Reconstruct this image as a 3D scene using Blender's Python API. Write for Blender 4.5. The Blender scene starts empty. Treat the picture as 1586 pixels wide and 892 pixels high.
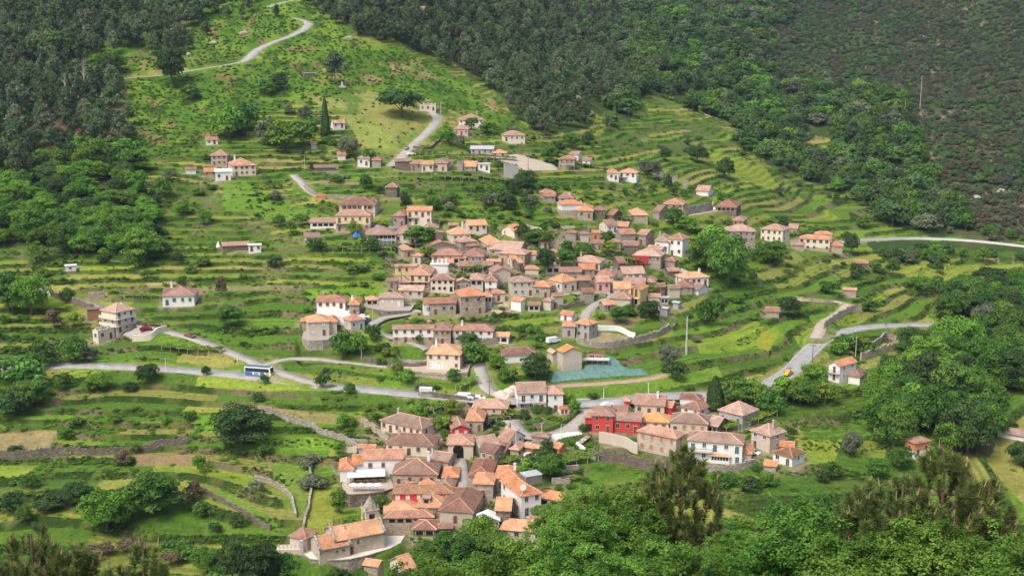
import bpy, math, random
import numpy as np
from mathutils import Vector, Matrix

# ------------------------------------------------------------------ scene, camera, world, sun
SC = bpy.context.scene
COL = SC.collection
W0, H0, FPX = 1586.0, 892.0, 1800.0
PITCH = math.radians(11.3)
CP, SP = math.cos(PITCH), math.sin(PITCH)
cam = bpy.data.cameras.new('camera')
cam.sensor_width = 36.0
cam.lens = 36.0 * FPX / W0
cam.clip_start = 0.5
cam.clip_end = 6000
camo = bpy.data.objects.new('camera', cam)
COL.objects.link(camo)
camo.rotation_euler = (math.radians(90) - PITCH, 0, 0)
SC.camera = camo
SUN_EL, SUN_AZ = math.radians(56), math.radians(222)      # azimuth clockwise from +Y (the view direction)
world = bpy.data.worlds.new('World'); SC.world = world
world.use_nodes = True
nt = world.node_tree
bg = nt.nodes['Background']
sky = nt.nodes.new('ShaderNodeTexSky'); sky.sky_type = 'NISHITA'
sky.sun_disc = False; sky.sun_elevation = SUN_EL; sky.sun_rotation = SUN_AZ
sky.air_density = 1.0; sky.dust_density = 5.0; sky.ozone_density = 1.0
nt.links.new(sky.outputs[0], bg.inputs[0]); bg.inputs[1].default_value = 0.145
sl = bpy.data.lights.new('sun', 'SUN'); sl.energy = 1.6; sl.angle = math.radians(24); sl.color = (1.0, 0.96, 0.90)
so = bpy.data.objects.new('sun', sl); COL.objects.link(so)
sd = Vector((math.sin(SUN_AZ) * math.cos(SUN_EL), math.cos(SUN_AZ) * math.cos(SUN_EL), math.sin(SUN_EL)))
so.rotation_euler = sd.to_track_quat('Z', 'Y').to_euler()
so.location = (0, 0, 300)
SC.view_settings.view_transform = 'Standard'
SC.view_settings.look = 'None'
SC.view_settings.exposure = 0.56
SC.view_settings.gamma = 1.0
SC.render.engine = 'CYCLES'
SC.cycles.use_denoising = True
SC.cycles.max_bounces = 4
SC.cycles.diffuse_bounces = 2
SC.cycles.glossy_bounces = 1
SC.cycles.transmission_bounces = 1
SC.cycles.volume_bounces = 0
SC.cycles.transparent_max_bounces = 4
SC.cycles.sample_clamp_indirect = 4.0

# ------------------------------------------------------------------ noise
def _h(ix, iy, seed):
    h = (ix.astype(np.int64) * 374761393 + iy.astype(np.int64) * 668265263 + seed * 974634777) & 0xFFFFFFFF
    h = ((h ^ (h >> 13)) * 1274126177) & 0xFFFFFFFF
    h = (h ^ (h >> 16)) & 0xFFFFFFFF
    return h.astype(np.float64) / 4294967295.0
def vnoise(x, y, seed=0):
    x = np.asarray(x, float); y = np.asarray(y, float)
    ix = np.floor(x); iy = np.floor(y); fx = x - ix; fy = y - iy
    fx = fx * fx * (3 - 2 * fx); fy = fy * fy * (3 - 2 * fy)
    a = _h(ix, iy, seed); b = _h(ix + 1, iy, seed); c = _h(ix, iy + 1, seed); d = _h(ix + 1, iy + 1, seed)
    return (a * (1 - fx) + b * fx) * (1 - fy) + (c * (1 - fx) + d * fx) * fy
def fbm(x, y, seed=0, o=3):
    s = 0; a = 0.5; t = 0
    for k in range(o):
        s = s + a * vnoise(x * 2 ** k, y * 2 ** k, seed + 17 * k); t += a; a *= 0.5
    return s / t
def sstep(a, b, x):
    t = np.clip((x - a) / (b - a), 0, 1)
    return t * t * (3 - 2 * t)

# ------------------------------------------------------------------ the lie of the land: depth of the ground along lines of sight
GX = np.array([-500, 0, 300, 600, 800, 950, 1100, 1250, 1400, 1586, 2100], float)
GY = np.array([-500, -200, 0, 100, 200, 300, 400, 500, 600, 700, 800, 892, 930, 1000, 1200, 1500, 2200, 4000], float)
GT = np.array([
 [1500, 1000, 720, 650, 570, 505, 455, 410, 370, 337, 304, 272, 244, 150, 56, 23, 9, 3.2],
 [1500, 1020, 760, 680, 590, 520, 462, 412, 370, 337, 304, 272, 244, 150, 56, 23, 9, 3.2],
 [1600, 1080, 800, 690, 600, 520, 462, 412, 370, 337, 304, 272, 244, 150, 56, 23, 9, 3.2],
 [1700, 1130, 830, 720, 615, 525, 460, 410, 368, 335, 303, 272, 244, 150, 56, 23, 9, 3.2],
 [1900, 1300, 1000, 840, 650, 535, 465, 412, 368, 333, 300, 270, 244, 150, 56, 23, 9, 3.2],
 [2100, 1500, 1150, 930, 710, 560, 475, 415, 369, 333, 300, 270, 244, 150, 56, 23, 9, 3.2],
 [2200, 1600, 1250, 1030, 800, 610, 500, 425, 372, 333, 298, 268, 244, 150, 56, 23, 9, 3.2],
 [2200, 1650, 1300, 1120, 870, 690, 530, 440, 375, 332, 296, 266, 244, 150, 56, 23, 9, 3.2],
 [2100, 1600, 1300, 1080, 860, 700, 560, 460, 385, 335, 296, 265, 244, 150, 56, 23, 9, 3.2],
 [1900, 1450, 1150, 960, 800, 680, 580, 480, 400, 345, 300, 267, 244, 150, 56, 23, 9, 3.2],
 [1700, 1300, 1000, 850, 730, 640, 560, 480, 410, 350, 303, 268, 244, 150, 56, 23, 9, 3.2]], float)
LT = np.log(GT)
def _tan(g, v):       # finite-difference tangents along the last axis
    d = np.diff(v, axis=-1) / np.diff(g)
    m = np.empty_like(v)
    m[..., 0] = d[..., 0]; m[..., -1] = d[..., -1]
    h = np.diff(g)
    m[..., 1:-1] = (d[..., :-1] * h[1:] + d[..., 1:] * h[:-1]) / (h[1:] + h[:-1])
    return m
TY = _tan(GY, LT)
def depth(px, py):
    px = np.atleast_1d(np.asarray(px, float)); py = np.atleast_1d(np.asarray(py, float))
    px = np.clip(px, GX[0], GX[-1]); py = np.clip(py, GY[0], GY[-1])
    j = np.clip(np.searchsorted(GY, py) - 1, 0, len(GY) - 2)
    h = GY[j + 1] - GY[j]; t = (py - GY[j]) / h
    a = 2 * t**3 - 3 * t**2 + 1; b = t**3 - 2 * t**2 + t; c = -2 * t**3 + 3 * t**2; d = t**3 - t**2
    rows = LT[:, j] * a + TY[:, j] * b * h + LT[:, j + 1] * c + TY[:, j + 1] * d * h     # (nx, n)
    MX = _tan(GX, rows.T).T
    i = np.clip(np.searchsorted(GX, px) - 1, 0, len(GX) - 2)
    k = np.arange(len(px))
    h = GX[i + 1] - GX[i]; t = (px - GX[i]) / h
    a = 2 * t**3 - 3 * t**2 + 1; b = t**3 - 2 * t**2 + t; c = -2 * t**3 + 3 * t**2; d = t**3 - t**2
    v = rows[i, k] * a + MX[i, k] * b * h + rows[i + 1, k] * c + MX[i + 1, k] * d * h
    return np.exp(v)
def ray(px, py):
    cx = (px - W0 / 2) / FPX; cy = (H0 / 2 - py) / FPX
    return cx, CP + cy * SP, cy * CP - SP
def P(px, py):
    t = float(depth(px, py)[0]); r = ray(px, py)
    return Vector((r[0] * t, r[1] * t, r[2] * t))
def on_plane(px, py, z):
    r = ray(px, py); t = z / r[2]
    return Vector((r[0] * t, r[1] * t, z))
def scale_at(px, py): return FPX / float(depth(px, py)[0])
def project(p):
    f = p.y * CP - p.z * SP; u = p.y * SP + p.z * CP
    return W0 / 2 + FPX * p.x / f, H0 / 2 - FPX * u / f

# ------------------------------------------------------------------ materials
def mat(name):
    m = bpy.data.materials.new(name); m.use_nodes = True
    n = m.node_tree; b = n.nodes['Principled BSDF']
    b.inputs['Roughness'].default_value = 0.85
    b.inputs['Specular IOR Level'].default_value = 0.2
    return m, n, b
def N(n, t, **kw):
    x = n.nodes.new(t)
    for k, v in kw.items(): setattr(x, k, v)
    return x
def mixc(n, fac, a, b, bt='MIX'):
    x = n.nodes.new('ShaderNodeMix'); x.data_type = 'RGBA'; x.blend_type = bt
    for s, v in ((0, fac), (6, a), (7, b)):
        if hasattr(v, 'is_output') or isinstance(v, bpy.types.NodeSocket): n.links.new(v, x.inputs[s])
        elif s == 0: x.inputs[0].default_value = v
        else: x.inputs[s].default_value = (v[0], v[1], v[2], 1)
    return x.outputs[2]
def ramp(n, src, a, b, lo=0.0, hi=1.0):
    x = n.nodes.new('ShaderNodeMapRange'); x.clamp = True
    x.inputs[1].default_value = a; x.inputs[2].default_value = b; x.inputs[3].default_value = lo; x.inputs[4].default_value = hi
    n.links.new(src, x.inputs[0]); return x.outputs[0]
def noise(n, vec, scale, detail=2.0, rough=0.6):
    x = n.nodes.new('ShaderNodeTexNoise'); x.inputs['Scale'].default_value = scale
    x.inputs['Detail'].default_value = detail; x.inputs['Roughness'].default_value = rough
    if vec is not None: n.links.new(vec, x.inputs['Vector'])
    return x.outputs[0]
def coords(n, kind='Object', sc=None):
    c = n.nodes.new('ShaderNodeTexCoord').outputs[kind]
    if sc:
        m = n.nodes.new('ShaderNodeMapping'); m.inputs['Scale'].default_value = sc
        n.links.new(c, m.inputs[0]); c = m.outputs[0]
    return c
def bump(n, b, h, s=0.5, d=0.1):
    x = n.nodes.new('ShaderNodeBump'); x.inputs['Strength'].default_value = s; x.inputs['Distance'].default_value = d
    n.links.new(h, x.inputs['Height']); n.links.new(x.outputs[0], b.inputs['Normal'])
def mul(c, k): return tuple(min(1, v * k) for v in c)

def m_plain(name, c, rough=0.7, metal=0.0, var=0.12, emit=None):
    m, n, b = mat(name)
    f = noise(n, coords(n), 1.5, 3)
    b.inputs['Roughness'].default_value = rough; b.inputs['Metallic'].default_value = metal
    n.links.new(mixc(n, ramp(n, f, 0.3, 0.7), mul(c, 1 - var), mul(c, 1 + var)), b.inputs['Base Color'])
    return m
def m_stone(name, c, contrast=0.35, mortar=0.5):
    m, n, b = mat(name)
    co = coords(n, 'Object', (1.0, 1.0, 1.9))
    v = N(n, 'ShaderNodeTexVoronoi'); v.inputs['Scale'].default_value = 1.5; n.links.new(co, v.inputs['Vector'])
    sep = N(n, 'ShaderNodeSeparateColor'); n.links.new(v.outputs['Color'], sep.inputs[0])
    c1 = mixc(n, sep.outputs[0], mul(c, 1 - contrast), mul(c, 1 + contrast))
    e = N(n, 'ShaderNodeTexVoronoi', feature='DISTANCE_TO_EDGE'); e.inputs['Scale'].default_value = 1.5; n.links.new(co, e.inputs['Vector'])
    ed = ramp(n, e.outputs[0], 0.0, 0.08)
    c2 = mixc(n, ed, mul(c, mortar), c1)
    big = noise(n, coords(n), 0.22, 4, 0.65)
    c3 = mixc(n, ramp(n, big, 0.42, 0.72, 0, 0.75), c2, mul((c[0] * .9, c[1] * .82, c[2] * .72), 0.6))
    tint = noise(n, coords(n), 0.6, 2)
    c4 = mixc(n, ramp(n, tint, 0.55, 0.8, 0, 0.5), c3, (c[0] * 1.1, c[1] * 0.92, c[2] * 0.72))
    n.links.new(c4, b.inputs['Base Color'])
    bump(n, b, ed, 0.6, 0.06)
    return m
def m_plaster(name, c, dirt=0.35):
    m, n, b = mat(name)
    big = noise(n, coords(n, 'Object', (1, 1, 0.45)), 0.5, 5, 0.7)
    c1 = mixc(n, ramp(n, big, 0.45, 0.8, 0, dirt), c, (c[0] * .6, c[1] * .56, c[2] * .5))
    oi = N(n, 'ShaderNodeObjectInfo')
    c2 = mixc(n, ramp(n, oi.outputs['Random'], 0, 1, 0, 0.25), c1, mul(c, 0.85))
    n.links.new(c2, b.inputs['Base Color'])
    bump(n, b, big, 0.2, 0.05)
    return m
def m_roof(name, c, c2, moss=0.2, lichen=0.2):
    m, n, b = mat(name)
    uv = coords(n, 'UV')
    br = N(n, 'ShaderNodeTexBrick'); br.inputs['Scale'].default_value = 1.0
    br.offset = 0.0
    br.inputs['Brick Width'].default_value = 0.30; br.inputs['Row Height'].default_value = 0.45
    br.inputs['Mortar Size'].default_value = 0.035; br.inputs['Mortar Smooth'].default_value = 0.5
    br.inputs['Color1'].default_value = (*mul(c, 0.72), 1); br.inputs['Color2'].default_value = (*mul(c2, 1.25), 1)
    br.inputs['Mortar'].default_value = (*mul(c, 0.45), 1)
    n.links.new(uv, br.inputs['Vector'])
    oi = N(n, 'ShaderNodeObjectInfo')
    add = N(n, 'ShaderNodeVectorMath', operation='MULTIPLY_ADD')
    n.links.new(oi.outputs['Random'], add.inputs[0]); add.inputs[1].default_value = (40, 23, 11); n.links.new(coords(n), add.inputs[2])
    st = N(n, 'ShaderNodeMapping'); st.inputs['Scale'].default_value = (1.6, 0.35, 1); n.links.new(uv, st.inputs[0])
    streak = noise(n, st.outputs[0], 1.3, 3, 0.7)
    big = noise(n, add.outputs[0], 0.35, 4, 0.7)
    c1 = mixc(n, ramp(n, big, 0.35, 0.65), mul(c, 0.68), mul(c2, 1.12))
    c1 = mixc(n, 0.45, c1, br.outputs['Color'])
    c1 = mixc(n, ramp(n, streak, 0.5, 0.8, 0, 0.45), c1, (c2[0] * 1.15, c2[1] * 1.3, c2[2] * 1.35))
    fine = noise(n, add.outputs[0], 1.2, 4, 0.75)
    c1 = mixc(n, ramp(n, fine, 0.52, 0.72, 0, moss), c1, (0.10, 0.085, 0.06))
    c1 = mixc(n, ramp(n, noise(n, add.outputs[0], 2.3, 3), 0.58, 0.75, 0, lichen), c1, (0.45, 0.36, 0.27))
    h = N(n, 'ShaderNodeHueSaturation'); n.links.new(c1, h.inputs['Color'])
    n.links.new(ramp(n, oi.outputs['Random'], 0, 1, 0.60, 1.12), h.inputs['Value'])
    mm = N(n, 'ShaderNodeMath', operation='MULTIPLY'); n.links.new(oi.outputs['Random'], mm.inputs[0]); mm.inputs[1].default_value = 9.17
    fr = N(n, 'ShaderNodeMath', operation='FRACT'); n.links.new(mm.outputs[0], fr.inputs[0]); n.links.new(ramp(n, fr.outputs[0], 0, 1, 0.74, 1.18), h.inputs['Saturation'])
    n.links.new(ramp(n, fr.outputs[0], 0, 1, 0.516, 0.501), h.inputs['Hue'])
    n.links.new(h.outputs[0], b.inputs['Base Color'])
    w = N(n, 'ShaderNodeTexWave'); w.inputs['Scale'].default_value = 1.05; n.links.new(uv, w.inputs['Vector'])
    bump(n, b, w.outputs['Fac'], 0.5, 0.08)
    return m
def m_leaf(name, dark, light, extra=None, trans=0.25, objvar=0.25):
    m, n, b = mat(name)
    at = N(n, 'ShaderNodeAttribute', attribute_name='tone'); oi = N(n, 'ShaderNodeObjectInfo')
    c = mixc(n, at.outputs['Fac'], dark, light)
    if extra:
        c = mixc(n, ramp(n, oi.outputs['Random'], 0.55, 1.0, 0, 0.8), c, extra)
    h = N(n, 'ShaderNodeHueSaturation'); n.links.new(c, h.inputs['Color'])
    mm = N(n, 'ShaderNodeMath', operation='MULTIPLY'); n.links.new(oi.outputs['Random'], mm.inputs[0]); mm.inputs[1].default_value = 7.31
    fr = N(n, 'ShaderNodeMath', operation='FRACT'); n.links.new(mm.outputs[0], fr.inputs[0])
    n.links.new(ramp(n, fr.outputs[0], 0, 1, 1 - objvar, 1 + objvar), h.inputs['Value'])
    n.links.new(ramp(n, oi.outputs['Random'], 0, 1, 0.49, 0.515), h.inputs['Hue'])
    n.links.new(h.outputs[0], b.inputs['Base Color'])
    b.inputs['Roughness'].default_value = 0.6
    tr = N(n, 'ShaderNodeBsdfTranslucent'); n.links.new(h.outputs[0], tr.inputs[0])
    mx = N(n, 'ShaderNodeMixShader'); mx.inputs[0].default_value = trans
    n.links.new(b.outputs[0], mx.inputs[1]); n.links.new(tr.outputs[0], mx.inputs[2])
    n.links.new(mx.outputs[0], n.nodes['Material Output'].inputs[0])
    return m
M = {}
M['st'] = m_stone('warm_granite', (0.50, 0.42, 0.33))
M['gr'] = m_stone('grey_granite', (0.41, 0.365, 0.31))
M['dk'] = m_stone('weathered_granite', (0.22, 0.185, 0.145), 0.45)
M['lt'] = m_stone('pale_dressed_granite', (0.60, 0.52, 0.41), 0.14, 0.75)
M['wh'] = m_plaster('white_plaster', (0.80, 0.79, 0.75), 0.3)
M['cr'] = m_plaster('cream_plaster', (0.74, 0.66, 0.52), 0.35)
M['ye'] = m_plaster('yellow_plaster', (0.74, 0.58, 0.28), 0.3)
M['py'] = m_plaster('pale_yellow_plaster', (0.78, 0.64, 0.38), 0.3)
M['pk'] = m_plaster('pink_plaster', (0.70, 0.40, 0.38), 0.4)
M['rd'] = m_plaster('red_paint', (0.66, 0.07, 0.06), 0.2)
M['or'] = m_plaster('orange_render', (0.62, 0.24, 0.11), 0.35)
M['gy'] = m_plaster('grey_render', (0.40, 0.39, 0.37), 0.4)
M['be'] = m_plaster('beige_render', (0.60, 0.52, 0.42), 0.4)
M['wd'] = m_plain('timber', (0.30, 0.17, 0.09), 0.7)
M['Ro'] = m_roof('orange_tiles', (0.58, 0.25, 0.145), (0.66, 0.345, 0.225), 0.25, 0.25)
for k_ in ('Ro',):
    for nd in M[k_].node_tree.nodes:
        if nd.bl_idname == 'ShaderNodeHueSaturation':
            for sk, lo, hi in (('Value', .88, 1.12), ('Saturation', 1.0, 1.18)):
                mr = nd.inputs[sk].links[0].from_node; mr.inputs[3].default_value = lo; mr.inputs[4].default_value = hi
M['Rr'] = m_roof('terracotta_tiles', (0.42, 0.215, 0.15), (0.54, 0.315, 0.235), 0.5, 0.35)
M['Rb'] = m_roof('brown_tiles', (0.32, 0.165, 0.12), (0.42, 0.235, 0.18), 0.6, 0.35)
M['Rd'] = m_roof('mossy_tiles', (0.27, 0.14, 0.09), (0.40, 0.22, 0.13), 0.9, 0.5)
M['Rn'] = m_roof('amber_tiles', (0.72, 0.33, 0.12), (0.78, 0.40, 0.18), 0.1, 0.15)
M['Rg'] = m_plain('grey_sheet_roof', (0.42, 0.43, 0.44), 0.5)
M['Rw'] = m_plain('white_sheet_roof', (0.75, 0.75, 0.73), 0.5)
M['ridge'] = m_plain('ridge_tile', (0.62, 0.36, 0.26), 0.85, 0, 0.3)
M['ridge_d'] = m_plain('old_ridge_tile', (0.42, 0.23, 0.17), 0.85, 0, 0.3)
M['soffit'] = m_plain('soffit', (0.16, 0.12, 0.09))
M['glass'] = m_plain('window_glass', (0.035, 0.045, 0.055), 0.12)
M['fwh'] = m_plain('white_joinery', (0.78, 0.77, 0.73), 0.5)
M['fst'] = m_plain('stone_surround', (0.46, 0.40, 0.32), 0.8)
M['fbr'] = m_plain('brown_joinery', (0.20, 0.085, 0.05), 0.5)
M['for'] = m_plain('orange_shutter', (0.60, 0.21, 0.09), 0.5)
M['fbl'] = m_plain('blue_joinery', (0.06, 0.16, 0.38), 0.5)
M['fgn'] = m_plain('green_joinery', (0.03, 0.11, 0.11), 0.4)
M['frd'] = m_plain('red_joinery', (0.42, 0.05, 0.04), 0.5)
M['dark'] = m_plain('dark_opening', (0.02, 0.018, 0.015), 0.9)
M['metal'] = m_plain('grey_metal', (0.34, 0.34, 0.34), 0.4, 0.6)
M['iron'] = m_plain('dark_iron', (0.05, 0.05, 0.05), 0.5, 0.4)
M['conc'] = m_plain('concrete', (0.48, 0.46, 0.42), 0.85, 0, 0.2)
M['bark'] = m_plain('bark', (0.16, 0.125, 0.095), 0.9, 0, 0.4)
M['barkp'] = m_plain('pine_bark', (0.17, 0.115, 0.08), 0.9, 0, 0.4)
M['deadwood'] = m_plain('dead_wood', (0.42, 0.36, 0.31), 0.9, 0, 0.3)
M['L_d'] = m_leaf('dark_leaves', (0.036, 0.080, 0.020), (0.084, 0.153, 0.036))
M['L_m'] = m_leaf('green_leaves', (0.058, 0.138, 0.020), (0.138, 0.265, 0.038))
M['L_l'] = m_leaf('light_leaves', (0.090, 0.199, 0.020), (0.198, 0.367, 0.042))
M['L_y'] = m_leaf('yellow_green_leaves', (0.14, 0.22, 0.025), (0.30, 0.40, 0.05))
M['L_o'] = m_leaf('olive_leaves', (0.11, 0.14, 0.075), (0.24, 0.27, 0.16))
M['L_v'] = m_leaf('vine_leaves', (0.13, 0.23, 0.022), (0.26, 0.38, 0.04), None, 0.35)
M['L_g'] = m_leaf('gorse_flowers', (0.35, 0.28, 0.02), (0.62, 0.45, 0.03))
M['L_oak'] = m_leaf('oak_leaves', (0.040, 0.110, 0.014), (0.185, 0.335, 0.050), None, 0.3, 0.2)
M['L_p'] = m_leaf('pine_needles', (0.070, 0.125, 0.052), (0.175, 0.255, 0.095), (0.20, 0.21, 0.11), 0.3, 0.42)
M['L_f'] = m_leaf('forest_leaves', (0.046, 0.102, 0.035), (0.114, 0.204, 0.06), (0.168, 0.275, 0.055))
M['olive_scrub'] = m_leaf('olive_scrub', (0.08, 0.08, 0.04), (0.17, 0.16, 0.08), (0.19, 0.14, 0.09))
M['L_r'] = m_leaf('rust_shrub', (0.10, 0.07, 0.04), (0.22, 0.17, 0.09))
M['needle'] = m_leaf('foreground_needles', (0.085, 0.135, 0.036), (0.25, 0.30, 0.085), None, 0.25, 0.1)
M['candle'] = m_plain('pine_candle', (0.40, 0.29, 0.13), 0.8, 0, 0.25)
M['scrub'] = m_leaf('mountain_scrub', (0.058, 0.087, 0.045), (0.126, 0.158, 0.080), (0.180, 0.133, 0.085), 0.15, 0.35)
M['fern'] = m_leaf('bracken_fern', (0.078, 0.178, 0.02), (0.174, 0.326, 0.04), (0.312, 0.296, 0.09), 0.3, 0.25)
M['grassy'] = m_leaf('tall_grass', (0.095, 0.20, 0.022), (0.20, 0.33, 0.05), (0.28, 0.31, 0.08), 0.3, 0.2)

# ------------------------------------------------------------------ mesh helpers
def mesh_from(name, verts, faces, mats, mi=None, uvs=None, smooth=False):
    me = bpy.data.meshes.new(name)
    me.from_pydata([tuple(v) for v in verts], [], faces)
    for m in mats: me.materials.append(m if not isinstance(m, str) else M[m])
    if mi: me.polygons.foreach_set('material_index', mi)
    if uvs:
        l = me.uv_layers.new(name='UVMap'); l.data.foreach_set('uv', [c for uv in uvs for c in uv])
    if smooth: me.polygons.foreach_set('use_smooth', [True] * len(me.polygons))
    me.update(); return me
class MB:
    def __init__(s): s.v = []; s.f = []; s.mi = []
    def face(s, pts, m=0):
        k = len(s.v); s.v += [tuple(p) for p in pts]; s.f.append(tuple(range(k, k + len(pts)))); s.mi.append(m)
    def box(s, x0, y0, z0, x1, y1, z1, m=0, R=None):
        k = len(s.v)
        c = [(x0, y0, z0), (x1, y0, z0), (x1, y1, z0), (x0, y1, z0), (x0, y0, z1), (x1, y0, z1), (x1, y1, z1), (x0, y1, z1)]
        if R is not None: c = [tuple(R @ Vector(p)) for p in c]
        s.v += c
        for f in ((0, 3, 2, 1), (4, 5, 6, 7), (0, 1, 5, 4), (1, 2, 6, 5), (2, 3, 7, 6), (3, 0, 4, 7)):
            s.f.append(tuple(k + i for i in f)); s.mi.append(m)
    def prism(s, a, b, r0, r1=None, n=6, m=0):
        r1 = r0 if r1 is None else r1
        a = Vector(a); b = Vector(b); d = (b - a)
        if d.length < 1e-6: return
        q = d.normalized().to_track_quat('Z', 'Y'); k = len(s.v)
        for c, r in ((a, r0), (b, r1)):
            for i in range(n):
                t = 2 * math.pi * i / n
                s.v.append(tuple(c + q @ Vector((r * math.cos(t), r * math.sin(t), 0))))
        for i in range(n):
            j = (i + 1) % n; s.f.append((k + i, k + j, k + n + j, k + n + i)); s.mi.append(m)
        s.f.append(tuple(k + i for i in reversed(range(n)))); s.mi.append(m)
        s.f.append(tuple(k + n + i for i in range(n))); s.mi.append(m)
    def mesh(s, name, mats, smooth=False): return mesh_from(name, s.v, s.f, mats, s.mi, None, smooth)
def link(name, me, parent=None, loc=None, rz=0, scale=None):
    o = bpy.data.objects.new(name, me); COL.objects.link(o)
    if parent: o.parent = parent
    if loc is not None: o.location = loc
    if rz: o.rotation_euler = (0, 0, rz)
    if scale is not None: o.scale = scale
    return o
def tag(o, label=None, cat=None, group=None, kind=None):
    if label: o['label'] = label
    if cat: o['category'] = cat
    if group: o['group'] = group
    if kind: o['kind'] = kind
    return o
def thing(name, label, cat, loc, rz=0, group=None):
    return tag(link(name, None, None, loc, rz), label, cat, group)
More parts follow.
